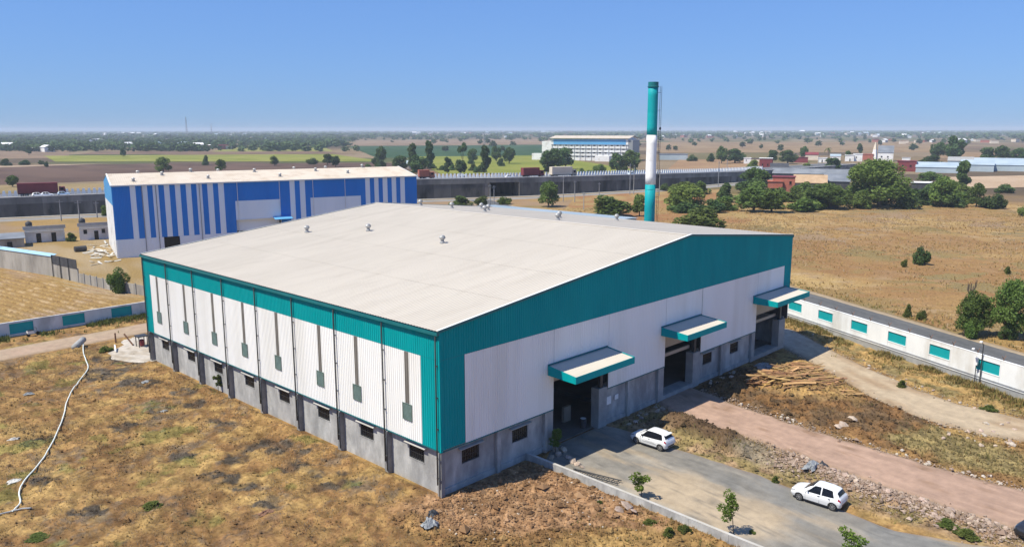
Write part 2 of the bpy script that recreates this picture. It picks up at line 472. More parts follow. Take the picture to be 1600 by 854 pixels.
def near_tint(x, y):
    a = fbm(x*.16, y*.16, 41); b = fbm(x*.8, y*.8, 43); c = fbm(x*2.2, y*2.2, 47, 3); e = fbm(x*.35+9, y*.35, 53, 5)
    f = fbm(x*.45+3, y*.45+5, 57, 5)
    t = lerp(C_ORANGE*.92, C_DRY*.95, sstep(.40, .58, f*.6+a*.4))
    t = lerp(t, C_SOIL*1.05, sstep(.46, .62, b*.55+e*.45)*.72)
    t = lerp(t, C_DRY*1.1, sstep(.58, .70, f*.5+c*.5)*.5)
    t = lerp(t, C_SOIL*.72, sstep(.55, .68, c*.5+b*.5)*.6)
    left = sstep(1, -1, x)*sstep(-6, 4, y)
    bm_ = burn_mask(x, y)
    t = lerp(t, C_BURN*1.1, left*np.clip(bm_*(.35+1.3*sstep(.35, .6, b*.5+c*.5)), 0, .95))
    t = lerp(t, C_BURN*1.9, left*.6*sstep(.58, .66, e*.6+c*.4))
    t = lerp(t, C_GREEN*1.1, left*sstep(.63, .70, fbm(x*.3, y*.3+40, 61, 5))*.45)
    t = lerp(t, C_SOIL*.8, rut_mask(x, y)*left*(.25+.6*b))
    t = lerp(t, lerp(C_ORANGE*.95, C_SOIL*1.1, sstep(.4, .6, c)), sstep(1.5, -1.5, poly_sd(x, y, FRINGE)+(b-.5)*3)*.8)
    # dug brown soil in front of the gable wall
    soil = sstep(1.4, -.8, np.maximum(np.maximum(-4-x+b*2, x-9), np.maximum(y-1, -9-y-(x)*.9+b*3)))
    t = lerp(t, lerp(np.array((.31, .18, .095)), np.array((.42, .26, .145)), sstep(.4, .6, c)), soil)
    t = lerp(t, C_DRY*1.02, sstep(1, -1, np.maximum(x-8.8, y+8.5+b*3+.3*x))*.55*sstep(.4, .5, b))
    # between the yard and the murram road
    mid = sstep(.6, -.6, np.maximum(19.5-x, x-27.5))
    t = lerp(t, lerp(C_TAN*.9, C_OLIVE*1.2, sstep(.4, .6, b)), mid*.8)
    t = lerp(t, C_DARK*1.15, sstep(1, -1, poly_sd(x, y, MOUND)+b*1.6-.8))
    t = lerp(t, C_GRAV*.75+C_OLIVE*.25, sstep(1, -1, poly_sd(x, y, GRAVEL)+b-.5)*.9)
    t = lerp(t, C_PINK*.92, sstep(1.2, -1, poly_sd(x, y, RUBBLE)+b*2-1)*.9)
    # brown dug ground right of the murram road
    brown = sstep(1.2, -1.2, np.maximum(np.maximum(32.5-x, x-46+.0*y), np.maximum(y-.5, -22-y))+b*2-1)
    t = lerp(t, lerp(C_DARK*1.2, C_SOIL*.95, sstep(.4, .62, b)), brown*.92)
    t = lerp(t, lerp(C_ORANGE*1.1, C_DRY*1.1, sstep(.4, .6, c)), sstep(1.6, -1, poly_sd(x, y, WOODS)+b*2-1)*.8)
    t = lerp(t, C_OLIVE*1.25, sstep(1.5, -1, poly_sd(x, y, OLIVE)+b*2-1)*.85)
    # dry strip before the white boundary wall
    t = lerp(t, lerp(C_DRY, C_OLIVE*1.1, sstep(.42, .6, b)), sstep(-.5, .8, -in_strip(TRACK, x, y)-99)*0+sstep(0, 1, x-edges(TRACK, y)[1])*.8)
    cl = sstep(.25, .75, fbm(x*1.5, y*1.5, 59, 4))
    return t*(.58+.5*cl+.28*c)[..., None]

def terrain():
    xs = np.arange(-46, 76.01, .23); ys = np.arange(-50, 76.01, .23)
    X, Y = np.meshgrid(xs, ys, indexing='ij')
    x = X.ravel(); y = Y.ravel()
    # the sheet ends a little before the right boundary wall
    Z = near_height(x, y)
    ed = np.minimum(np.minimum(x+46, 76-x), np.minimum(y+50, 76-y))
    Z = np.where(ed < 2, Z*ed/2-.02, Z)
    F = grid_faces(len(xs), len(ys))
    cx = x[F].mean(1); cy = y[F].mean(1)
    keep = ~((cx > .8) & (cx < 56.5) & (cy > .8) & (cy < 51.2))
    keep &= (cx-54.52)*.890-(cy+26.3)*.456 < .15          # nothing of it beyond the white wall
    me = np_mesh('plot_ground', np.stack([x, y, Z], 1), F[keep], M['soil'], True, near_tint(x, y))
    tag(link('plot_ground', me), kind='structure')
terrain()

PAL = np.array([(.30, .215, .13), (.37, .275, .165), (.27, .19, .12), (.23, .20, .095), (.33, .245, .14), (.40, .31, .20), (.19, .145, .095), (.25, .215, .10), (.14, .165, .06), (.17, .18, .075)])
def far_tint(x, y):
    r = np.hypot(x-CAM[0], y-CAM[1])
    ca, sa = math.cos(.5), math.sin(.5)
    p = x*ca+y*sa; q = -x*sa+y*ca
    w = fbm(x*.004, y*.004, 71)*60
    i = np.floor((p+w)/170); j = np.floor((q+w+_hash(i, i*0, 5)*90)/95)
    k = (_hash(i, j, 77)*len(PAL)).astype(int) % len(PAL)
    t = PAL[k]
    t = t*(.85+.3*fbm(x*.02, y*.02, 81))[..., None]
    near = lerp(C_TAN*.85, C_DRY*.85, sstep(.42, .58, fbm(x*.05, y*.05, 83)))
    near = lerp(near, C_OLIVE, sstep(.5, .62, fbm(x*.035, y*.035, 85))*.7)
    near = lerp(near, C_ORANGE*.92, sstep(.52, .62, fbm(x*.04+50, y*.04, 87))*.5)
    t = lerp(near, t, sstep(300, 420, r))
    return t*(.9+.2*fbm(x*.3, y*.3, 89))[..., None]*np.where(r > 350, .72, 1.)[..., None]
def far_ground():
    az = np.concatenate([np.linspace(YAW-.75, YAW+.75, 420), np.linspace(YAW+.75, YAW-.75+2*math.pi, 60)[1:]])
    rr = np.concatenate([[0, 30], np.geomspace(55, 14000, 330)])
    R, A = np.meshgrid(rr, az, indexing='ij')
    x = CAM[0]+(R*np.sin(A)).ravel(); y = CAM[1]+(R*np.cos(A)).ravel()
    d = np.maximum(np.maximum(-45-x, x-75), np.maximum(-49-y, y-75))
    z = np.where(d < 0, -np.minimum(.5, -d*.25), 0.)+np.where(R.ravel() > 130, 0, 0.)
    F = grid_faces(len(rr), len(az))
    me = np_mesh('ground', np.stack([x, y, z], 1), F, M['soil'], True, far_tint(x, y))
    tag(link('ground', me), kind='structure')
far_ground()

def sheet_rows(name, rows, z, nu, mt, tint, wob=.25, seed=0, ws=.5, drop=.1):
    """rows of (xl, yl, xr, yr): a strip of ground cover with uneven edges"""
    rows = np.array(rows, float)
    out = [rows[0]]
    for a, b in zip(rows[:-1], rows[1:]):
        n = max(1, int(np.hypot(*(b-a)[:2])/1.0))
        n = min(n, 60)
        for k in range(1, n+1): out.append(a+(b-a)*k/n)
    R = np.array(out)
    L = R[:, :2].copy(); Q = R[:, 2:].copy()
    wd = np.hypot(*(Q-L).T)[:, None]
    e = (Q-L)/wd
    L = L-e*((fbm(L[:, 0]*ws, L[:, 1]*ws, seed+1)-.5)*2*wob)[:, None]
    Q = Q+e*((fbm(Q[:, 0]*ws, Q[:, 1]*ws, seed+2)-.5)*2*wob)[:, None]
    t = np.linspace(0, 1, nu)
    P = L[:, None, :]*(1-t)[None, :, None]+Q[:, None, :]*t[None, :, None]
    x = P[..., 0].ravel(); y = P[..., 1].ravel()
    T = np.tile(t, len(R))
    zz = np.full(x.shape, float(z)) if not callable(z) else z(x, y)
    if drop: zz = zz-drop*sstep(.5, 0, np.minimum(T, 1-T)*np.repeat(wd[:, 0], nu))
    col = tint(x, y, T)
    F = grid_faces(len(R), nu)
    o = link(name, np_mesh(name, np.stack([x, y, zz], 1), F[:, ::-1], mt, True, col))
    return tag(o, kind='structure')
def flat_rows(tab): return [(a, y, b, y) for y, a, b in tab]

def yard_tint(x, y, t):
    n = fbm(x*.5, y*.12, 91); c = fbm(x*1.6, y*1.6, 93, 3); m = fbm(x*.3, y*.3, 95)
    g = lerp((.26, .24, .21), (.37, .335, .285), sstep(.35, .65, n))
    g = lerp(g, (.25, .243, .228), sstep(.45, .6, m)*sstep(-10, -16, y)*.9)
    sand = poly_sd(x, y, [gp(1012, 742), gp(1075, 742), gp(1140, 775), gp(1235, 806), gp(1215, 828), gp(1130, 842), gp(1080, 805), gp(990, 772)])
    g = lerp(g, C_PALE*1.02, sstep(1.2, -.8, sand+c*2.2-1.1)*.92)
    st = fbm(x*2.2, y*2.2, 99, 4)
    g = lerp(g, np.array((.13, .125, .115)), sstep(.62, .72, st)*.5)
    side = np.minimum(x-edges(YARD, y)[0], 99)
    g = lerp(g, C_TAN, sstep(1.6, .2, side+c*1.2)*.7*sstep(-4, -7, y))
    g = lerp(g, C_PALE*.85, sstep(.56, .68, fbm(x*.9, y*.18, 97))*.6)
    g = lerp(g, C_PINK*.9, sstep(1.3, 0, edges(YARD, y)[1]-x+c)*.6)
    return g*(.9+.2*c)[..., None]
sheet_rows('yard_road', flat_rows(YARD), .02, 48, M['road'], yard_tint, .35, 3, .6)
def murram_tint(x, y, t):
    n = fbm(x*.25, y*.25, 101); c = fbm(x*2, y*2, 103, 3); s = fbm(x*1.5, y*.12, 105)
    g = lerp(C_PINK*.92, C_PINK*1.12, n)
    g = lerp(g, C_PINK*.80, sstep(.5, .65, s)*.5)
    ruts = np.exp(-((t-.27)/.07)**2)+np.exp(-((t-.62)/.07)**2)
    g = lerp(g, C_PINK*1.16, np.clip(ruts, 0, 1)*.55*sstep(.3, .6, n))
    g = lerp(g, C_TAN*.8, sstep(.12, .0, np.minimum(t, 1-t)+.06*(c-.5))*.75)
    g = lerp(g, C_SOIL*.9, sstep(.63, .74, fbm(x*.9, y*.9, 107, 4))*.45)
    return g*(.9+.2*c)[..., None]
sheet_rows('murram_road', flat_rows(MURRAM), .05, 36, M['road'], murram_tint, .5, 7, .7)
def track_tint(x, y, t):
    n = fbm(x*.3, y*.3, 111); c = fbm(x*2, y*2, 113, 3)
    g = lerp(C_TAN*1.05, C_PALE*.98, sstep(.35, .6, n))
    rut = np.exp(-((t-.3)/.09)**2)+np.exp(-((t-.68)/.09)**2)
    g = lerp(g, C_PALE*1.12, np.clip(rut, 0, 1)*.6)
    g = lerp(g, (.42, .39, .35), sstep(-6, 2, y)*.75)
    g = lerp(g, C_TAN*.8, sstep(.14, 0, np.minimum(t, 1-t))*.7)
    return g*(.9+.2*c)[..., None]
sheet_rows('dirt_track', flat_rows(TRACK), .03, 24, M['road'], track_tint, .5, 9, .4)
def lroad_tint(x, y, t):
    c = fbm(x*1.2, y*1.2, 115, 3); n = fbm(x*.3, y*.3, 116)
    g = lerp(C_PALE*.86, C_PINK*1.05, n)
    g = lerp(g, C_TAN*.8, sstep(.16, 0, np.minimum(t, 1-t))*.8)
    return g*(.9+.2*c)[..., None]
sheet_rows('dirt_road', [(x, 65.2+.05*x, x, 71.0+.05*x) for x in range(-46, 60, 6)], .03, 16, M['road'], lroad_tint, .5, 13, .3)
def apron_tint(x, y, t):
    c = fbm(x*1.5, y*1.5, 117, 4)
    return lerp((.60, .54, .47), (.44, .37, .29), sstep(.45, .65, c))
sheet_rows('concrete_apron', [(-.9, 51.2, 6, 51.2), (-2.0, 53.2, 6, 53.2), (-2.9, 56, 6, 56), (-2.4, 59, 7, 59), (.2, 61.5, 8, 61.5), (1.2, 64.2, 9, 64.2)], .045, 20, M['road'], apron_tint, .5, 17, .6)

# the public road behind the white boundary wall
RE = np.array((.475, .880)); RN = np.array((.880, -.475)); R0 = np.array((82.4, -6.0))
def road_row(s, a, b):
    p = R0+RE*s
    return (*(p+RN*a), *(p+RN*b))
def asphalt_tint(x, y, t):
    c = fbm(x*1.2, y*1.2, 121, 3); n = fbm(x*.15, y*.15, 123)
    g = lerp((.125, .127, .132), (.175, .173, .17), n)
    tr = np.exp(-((t-.27)/.07)**2)+np.exp(-((t-.73)/.07)**2)
    g = lerp(g, (.105, .107, .112), np.clip(tr, 0, 1)*.5)
    return lerp(g, C_TAN*.75, sstep(.05, 0, np.minimum(t, 1-t)))*(.92+.16*c)[..., None]
sheet_rows('asphalt_road', [road_row(s, -9.4, -.2) for s in range(-80, 220, 6)], .06, 18, M['road'], asphalt_tint, .12, 19, .3)
def shoulder_tint(x, y, t):
    c = fbm(x*1.2, y*1.2, 125, 3)
    return lerp(C_PALE*.8, C_TAN*.85, sstep(.3, .9, t))*(.88+.24*c)[..., None]
sheet_rows('road_shoulder', [road_row(s, -.8, 1.1) for s in range(-80, 220, 6)], .035, 6, M['road'], shoulder_tint, .45, 23, .3)
sheet_rows('road_verge', [road_row(s, -15.5, -9.0) for s in range(-80, 220, 6)], .03, 6, M['road'], shoulder_tint, .3, 29, .3)

# dry field beyond the road
def field_z(x, y): return .02+(fbm(x*.12, y*.12, 131)-.5)*.35+(fbm(x*.7, y*.7, 133, 3)-.5)*.22
def field_tint(x, y, t):
    ca, sa = math.cos(.95), math.sin(.95)
    p = x*ca+y*sa; q = -x*sa+y*ca
    a = fbm(x*.05, y*.05, 135); b = fbm(x*.35, y*.35, 137); row = fbm(p*.06, q*.7, 139, 3); c = fbm(x*1.2, y*1.2, 141, 3)
    g = lerp(np.array((.37, .235, .10)), np.array((.48, .345, .155)), sstep(.36, .58, a*.45+b*.3+row*.25))
    g = lerp(g, C_SOIL*1.15, sstep(.52, .68, row*.6+b*.4)*.55)
    g = lerp(g, C_PALE*.9, sstep(.6, .72, b)*.45)
    g = lerp(g, C_SOIL*1.05, sstep(.1, .8, np.sin(q*1.25+fbm(x*.1, y*.1, 145)*5))*.30*sstep(.35, .6, fbm(x*.04, y*.04, 147)))
    g = lerp(g, C_SOIL*1.25, sstep(.52, .62, fbm(x*.03, y*.03, 143))*.6)
    return g*(.84+.32*c)[..., None]
sheet_rows('dry_field', [(*(R0+RE*s+RN*1.0), *(R0+RE*(s*.92+12)+RN*175)) for s in range(-110, 175, 3)], field_z, 110, M['soil'], field_tint, .3, 31, .2)

# furrowed plot behind the left boundary wall
def furrows():
    A = np.array((-70., 78.)); n_u, n_v = 380, 120
    u = np.linspace(0, 110, n_u); v = np.linspace(0, 75, n_v)
    U, V = np.meshgrid(u, v, indexing='ij')
    x = A[0]+U.ravel()+0*V.ravel(); y = A[1]+V.ravel()
    q = x+.16*(y-78)
    amp = np.where(poly_sd(x, y, [(-69, 79), (9, 79.5), (9.5, 92), (7.5, 118), (2, 134), (-69, 150)]) < -.3, 1, .15)
    f = np.sin(q*2*math.pi/1.55+fbm(x*.2, y*.2, 151)*1.5)
    z = .03+amp*(.24*f+(fbm(x*1.1, y*1.1, 153)-.5)*.22)
    c = fbm(x*1.3, y*.5, 155, 3); a = fbm(x*.08, y*.08, 157)
    t = lerp(C_DRY*1.02, C_TAN*1.08, sstep(.4, .6, a))
    t = lerp(t, C_SOIL*.62, sstep(.25, -.6, f+(c-.5)*1.2)*.92*amp)
    t = lerp(t, C_PALE, sstep(.55, .75, c)*.5)
    keep = (x < 16.0)
    F = grid_faces(n_u, n_v)
    F = F[keep[F].all(1) & (x[F].mean(1) < 15.2-.2*(y[F].mean(1)-90)+0*1 )]
    o = link('furrowed_plot', np_mesh('furrowed_plot', np.stack([x, y, z], 1), F, M['soil'], True, t*(.70+.3*c)[..., None]))
    tag(o, kind='structure')
furrows()

# far fields
def px_field(name, pts, z, c1, c2, sc=.05, n=14, mt=None, rot=None):
    P = np.array([gp(u, v) for u, v in pts])               # four corners: left-far, right-far, right-near, left-near
    s = np.linspace(0, 1, n*3); t = np.linspace(0, 1, n)
    S, T = np.meshgrid(s, t, indexing='ij')
    Q = (P[0]*(1-S[..., None])+P[1]*S[..., None])*(1-T[..., None])+(P[3]*(1-S[..., None])+P[2]*S[..., None])*T[..., None]
    x = Q[..., 0].ravel(); y = Q[..., 1].ravel()
    r = np.hypot(x-CAM[0], y-CAM[1])
    w = (fbm(x*.02, y*.02, 171)-.5)*r*.012*((S*(1-S)*T*(1-T)).ravel() < .02)
    x = x+w*math.sin(YAW); y = y+w*math.cos(YAW)
    a = fbm(x*sc, y*sc, 173)
    o = link(name, np_mesh(name, np.stack([x, y, np.full(x.shape, z)], 1), grid_faces(n*3, n), M['soil'], True, lerp(c1, c2, sstep(.35, .65, a))))
    return tag(o, kind='structure')
PL1, PL2 = (.115, .075, .058), (.165, .108, .082)
px_field('ploughed_field', [(-60, 258), (600, 254), (690, 264), (-60, 291)], .10, PL1, PL2)
px_field('field_track', [(-60, 259), (30, 258.5), (180, 255.5), (-60, 264)], .14, (.40, .31, .22), (.46, .36, .26))
px_field('green_field', [(70, 243.5), (520, 241), (600, 252.5), (85, 253)], .18, (.22, .25, .045), (.30, .31, .075))
px_field('green_field', [(360, 231), (505, 228.5), (520, 236.5), (330, 237)], .18, (.24, .26, .06), (.32, .32, .10))
px_field('dry_field', [(150, 237), (480, 236), (560, 240.5), (120, 241.5)], .16, (.18, .12, .085), (.25, .17, .115))
px_field('crop_field', [(545, 228.5), (850, 226.5), (850, 244), (590, 247)], .18, (.035, .085, .035), (.055, .115, .05))
px_field('green_field', [(640, 245), (850, 243), (1010, 268), (690, 273)], .20, (.21, .25, .04), (.27, .29, .06))
px_field('dry_field', [(560, 219), (860, 217), (850, 226), (545, 228)], .14, (.25, .18, .12), (.32, .235, .16))
px_field('dry_field', [(1030, 222), (1450, 221), (1500, 238), (1030, 239)], .14, (.27, .185, .105), (.34, .245, .145))
px_field('dry_field', [(-60, 236), (110, 235), (110, 247), (-60, 249)], .14, (.23, .165, .115), (.30, .215, .145))
px_field('scrub_field', [(-60, 291), (560, 279), (610, 284), (-60, 304)], .12, (.26, .21, .10), (.34, .26, .14))
px_field('dry_field', [(1060, 250), (1200, 249), (1200, 264), (1040, 267)], .16, (.33, .21, .12), (.38, .255, .15))
px_field('dry_field', [(1480, 238), (1640, 238), (1640, 250), (1440, 251)], .14, (.28, .19, .11), (.34, .235, .14))
px_field('sandy_yard', [(1480, 277), (1640, 274), (1640, 292), (1500, 296)], .16, (.50, .37, .26), (.56, .43, .31))
px_field('scrub_ground', [(900, 305), (1130, 296), (1180, 352), (860, 356)], .08, (.34, .18, .085), (.40, .29, .13), .12)
px_field('yard_ground', [(-40, 366), (235, 362), (235, 470), (105, 452)], .02, (.40, .31, .19), (.34, .24, .10), .15)

# ------------------------------------------------------------------ the teal and white warehouse
WX, WY = 57.25, 52.0                  # gable width (along x), length (along y)
HE, HR, HE2, RX = 12.7, 16.35, 14.09, 33.68
H0, HT = 3.63, 10.5                   # foot of the cladding, top of the white field
def roof_z(x): return HE+(HR-HE)*x/RX if x <= RX else HR+(HE2-HR)*(x-RX)/(WX-RX)

def rib_profile(u0, u1, pitch, h):
    us = []; hs = []
    k = math.floor(u0/pitch)
    pts = []
    while k*pitch < u1:
        b = k*pitch
        pts += [(b, 0), (b+pitch*.52, 0), (b+pitch*.62, h), (b+pitch*.90, h)]
        k += 1
    pts.append((k*pitch, 0))
    xs = [p[0] for p in pts]; ys = [p[1] for p in pts]
    us = [u0]+[x for x in xs if u0 < x < u1]+[u1]
    hs = [float(np.interp(u, xs, ys)) for u in us]
    return us, hs
def ribbed(name, u0, u1, zb, zt, place, mt, parent, pitch=.25, h=.035, off=0.):
    """ribbed steel sheet: place(u, z, h) -> point; zb, zt numbers or functions of u"""
    us, hs = rib_profile(u0, u1, pitch, h)
    if callable(zt):
        us2 = sorted(set(us+[RX] if u0 < RX < u1 else us))
        hs = [float(np.interp(u, us, hs)) for u in us2]; us = us2
    V = []; F = []
    for u, k in zip(us, hs):
        b = zb(u) if callable(zb) else zb
        t = zt(u) if callable(zt) else zt
        V += [place(u, b, k+off), place(u, t, k+off)]
    for i in range(len(us)-1): F.append((2*i, 2*i+2, 2*i+3, 2*i+1))
    me = bpy.data.meshes.new(name)
    me.from_pydata(V, [], F)
    me.materials.append(mt)
    return link(name, me, parent)
LEFT = lambda u, z, h: (-h, u, z)
GABLE = lambda u, z, h: (u, -h, z)
BACK = lambda u, z, h: (u, WY+h, z)
RIGHT = lambda u, z, h: (WX+h, u, z)

wh = empty('warehouse', label='large warehouse with teal and white ribbed walls and a beige roof', cat='warehouse')
G = .012
BAYS = 8; BL = WY/BAYS
for k in range(BAYS):
    y0, y1 = k*BL, (k+1)*BL
    w0 = 2.1 if k == 0 else y0
    w1 = WY-1.65 if k == BAYS-1 else y1
    ribbed('teal_panel', y0+G, y1-G, HT, HE-.05, LEFT, M['teal'], wh)
    ribbed('white_panel', w0+G, w1-G, H0, HT-G, LEFT, M['white'], wh)
    if k == 0: ribbed('teal_panel', .02, 2.1-G, H0, HT-G, LEFT, M['teal'], wh)
    if k == BAYS-1: ribbed('teal_panel', WY-1.65+G, WY-.02, H0, HT-G, LEFT, M['teal'], wh)
    # roof light strip and louvre
    yc = (3.74, 10.19, 15.56, 22.5, 28.7, 35.0, 41.6, 48.43)[k]
    ribbed('translucent_strip', yc-.24, yc+.24, 6.42, HT-.02, LEFT, M['strip'], wh, off=.014)
    lv = MB().box(-.09, -.045, yc-.55, yc-.49, 5.1, 6.42).box(-.09, -.045, yc+.49, yc+.55, 5.1, 6.42).box(-.09, -.045, yc-.49, yc+.49, 5.1, 5.16)\
        .box(-.09, -.045, yc-.49, yc+.49, 6.36, 6.42).build('louvre', M['louvre'], wh)
    sl = MB()
    for i in range(12):
        z = 5.18+i*.098
        sl.hexa([(-.085, yc-.488, z), (-.04, yc-.488, z+.06), (-.04, yc+.488, z+.06), (-.085, yc+.488, z)],
                [(-.085, yc-.488, z+.012), (-.04, yc-.488, z+.075), (-.04, yc+.488, z+.075), (-.085, yc+.488, z+.012)])
    tag(sl.build('slats', M['louvre'], lv), kind='stuff')
# cladding of the gable wall, open at the three doors
DOORS = [(12.62, 20.2), (29.6, 36.4), (48.85, 57.0)]
DT = 7.1
ribbed('teal_panel', .02, WX-.02, HT, lambda u: roof_z(u)-.04, GABLE, M['teal'], wh)
ribbed('teal_panel', .02, 2.42-G, H0, HT-G, GABLE, M['teal'], wh)
ribbed('teal_panel', 55.6+G, WX-.02, DT+.0, HT-G, GABLE, M['teal'], wh)
cuts = [2.42]+[c for d in DOORS for c in d]
for i in range(0, 6, 2):
    ribbed('white_panel', cuts[i]+G, cuts[i+1]-G, H0-.05, HT-G, GABLE, M['white'], wh)
for a, b in DOORS:
    ribbed('white_panel', a+G, min(b, 55.6)-G, DT, HT-G, GABLE, M['white'], wh)
# far walls
for b0, b1, zb, zt, mt in ((0, WX, H0, HT-G, 'white'), (0, WX, HT, None, 'teal')):
    ribbed('white_panel' if mt == 'white' else 'teal_panel', b0+.02, b1-.02, zb, zt if zt else (lambda u: roof_z(u)-.04), BACK, M[mt], wh)
for k in range(BAYS):
    ribbed('white_panel', k*BL+G, (k+1)*BL-G, H0, HT-G, RIGHT, M['white'], wh)
    ribbed('teal_panel', k*BL+G, (k+1)*BL-G, HT, HE2-.04, RIGHT, M['teal'], wh)
# added inner wall behind the sheets, there to block light
b = MB()
b.box(.04, .10, .04, WY-.04, H0, HE-.1)
b.box(WX-.10, WX-.04, .04, WY-.04, H0, HE2-.1)
def gable_light_block(mb, ya, yb, x0, x1, z0):
    xs = [x0]+([RX] if x0 < RX < x1 else [])+[x1]
    pts = [(x0, ya, z0), (x1, ya, z0)]+[(x, ya, roof_z(x)-.12) for x in reversed(xs)]
    mb.extr(pts, (0, yb-ya, 0))
gable_light_block(b, WY-.10, WY-.04, .1, WX-.1, H0)
gable_light_block(b, .04, .10, .1, WX-.1, DT)
for i in range(0, 6, 2): b.box((.1 if i == 0 else cuts[i]), cuts[i+1], .04, .10, H0, DT)
b.build('light_block_wall', M['interior'], wh)
# block wall below the sheets
WF = .34
def wall_run(mb, a, b_, opens, z0, z1, axis):
    xs = [a]+[v for o in opens for v in o[:2]]+[b_]
    def bx(u0, u1, za, zb):
        if u1-u0 < .01 or zb-za < .01: return
        if axis == 'y': mb.box(WF, WF+.23, u0, u1, za, zb)
        else: mb.box(u0, u1, WF, WF+.23, za, zb)
    for i in range(0, len(xs), 2): bx(xs[i], xs[i+1], z0, z1)
    for o in opens:
        bx(o[0], o[1], z0, o[2]); bx(o[0], o[1], o[3], z1)
def window(parent, u, axis, w=1.8, z0=1.93, z1=2.98, bars=7):
    P = (lambda a, n, z: (n, a, z)) if axis == 'y' else (lambda a, n, z: (a, n, z))
    def bx(mb, a0, a1, n0, n1, za, zb):
        p, q = P(a0, n0, za), P(a1, n1, zb)
        mb.box(min(p[0], q[0]), max(p[0], q[0]), min(p[1], q[1]), max(p[1], q[1]), za, zb)
    m = MB()
    a0, a1 = u-w/2, u+w/2
    bx(m, a0, a0+.05, WF+.06, WF+.12, z0, z1); bx(m, a1-.05, a1, WF+.06, WF+.12, z0, z1)
    bx(m, a0+.05, a1-.05, WF+.06, WF+.12, z0, z0+.05); bx(m, a0+.05, a1-.05, WF+.06, WF+.12, z1-.05, z1)
    fr = m.build('window', M['darksteel'], parent)
    m = MB(); bx(m, a0+.05, a1-.05, WF+.10, WF+.11, z0+.05, z1-.05)
    m.build('pane', M['dark'], fr)
    m = MB()
    for i in range(bars):
        c = a0+.05+(w-.1)*(i+.5)/bars
        bx(m, c-.012, c+.012, WF+.035, WF+.055, z0, z1)
    bx(m, a0, a1, WF+.03, WF+.034, (z0+z1)/2-.015, (z0+z1)/2+.015)
    tag(m.build('grille', M['darksteel'], fr), kind='stuff')
    m = MB(); bx(m, a0-.05, a1+.05, WF-.03, WF+.05, z0-.06, z0)
    m.build('sill', M['block'], fr)
    # sloping sunshade slab
    m = MB()
    s0, s1 = a0-.38, a1+.28
    lo = [P(s0, WF-.30, z1+.17), P(s1, WF-.30, z1+.17), P(s1, WF+.02, z1+.24), P(s0, WF+.02, z1+.24)]
    hi = [P(s0, WF-.30, z1+.22), P(s1, WF-.30, z1+.22), P(s1, WF+.02, z1+.31), P(s0, WF+.02, z1+.31)]
    m.hexa(lo, hi)
    m.build('sunshade', M['paleconc'], parent)
LW = [3.24, 9.6, 15.9, 22.4, 28.9, 35.4, 41.7, 48.3]
m = MB()
wall_run(m, WF, WY, [(u-.9, u+.9, 1.93, 2.98) for u in LW], -.8, H0+.4, 'y')
m.build('block_wall', M['block'], wh)
for u in LW: window(wh, u, 'y')
GW = [3.29, 8.83, 38.58, 44.5]
m = MB()
wall_run(m, WF+.23, 12.1, [(u-.92, u+.92, 1.83, 2.9) for u in GW[:2]], -.8, H0+.3, 'x')
m.build('block_wall', M['block'], wh)
for u in GW[:2]: window(wh, u, 'x', 1.84, 1.83, 2.9)
m = MB(); wall_run(m, 20.2, 29.0, [], -.8, H0+.3, 'x'); m.build('block_wall', M['block'], wh)
m = MB(); wall_run(m, 36.45, 48.1, [(u-.95, u+.95, 1.83, 3.0) for u in GW[2:]], -.8, H0+.3, 'x'); m.build('block_wall', M['block'], wh)
for u in GW[2:]: window(wh, u, 'x', 1.9, 1.83, 3.0)
m = MB().box(WX-.57, WX-.34, .3, WY, -.8, H0+.3).box(WF+.23, WX-.57, WY-.57, WY-.34, -.8, H0+.3)
m.build('block_wall', M['block'], wh)
# plinth step along the foot of the gable wall
MB().box(.2, 11.9, .22, .335, -.6, .42).build('plinth', M['block'], wh)
MB().box(20.3, 29.0, .22, .335, -.6, .35).build('plinth', M['block'], wh)
MB().box(36.5, 48.0, .22, .335, -.6, .38).build('plinth', M['block'], wh)
# piers
for k in range(BAYS+1):
    y = min(max(k*BL, .24), WY-.24)
    MB().box(-.11 if 0 < k else .012, WF-.004, y-.23, y+.23, -.8, H0-.10).build('pier', M['pier'], wh)
for x, w in ((6.1, .2), (11.85, .26), (23.67, .22), (41.28, .26)):
    MB().box(x-w, x+w, .03, WF-.006, -.6, H0-.08).build('pier', M['block'], wh)
# foot trim
MB().box(-.045, .015, .0, WY, H0-.09, H0-.003).build('foot_trim', M['tealtrim'], wh)
for a, c in ((.0, DOORS[0][0]), (DOORS[0][1], DOORS[1][0]), (DOORS[1][1], DOORS[2][0])):
    MB().box(a, c, -.045, .015, H0-.14, H0-.053).build('foot_trim', M['tealtrim'], wh)
# corner trims
MB().add([(-.06, .0, H0-.1), (-.06, .14, H0-.1), (-.045, .14, H0-.1), (-.045, -.045, H0-.1), (.14, -.045, H0-.1), (.14, -.06, H0-.1), (-.06, -.06, H0-.1),
          (-.06, .0, HE-.1), (-.06, .14, HE-.1), (-.045, .14, HE-.1), (-.045, -.045, HE-.1), (.14, -.045, HE-.1), (.14, -.06, HE-.1), (-.06, -.06, HE-.1)],
         [(i, (i+1) % 7, 7+(i+1) % 7, 7+i) for i in range(7)]).build('corner_trim', M['teal'], wh)
MB().box(WX-.03, WX+.05, -.06, .08, DT, HE2-.05).build('corner_trim', M['teal'], wh)
MB().box(-.05, .04, WY-.06, WY+.05, H0-.1, HE-.05).build('corner_trim', M['tealtrim'], wh)
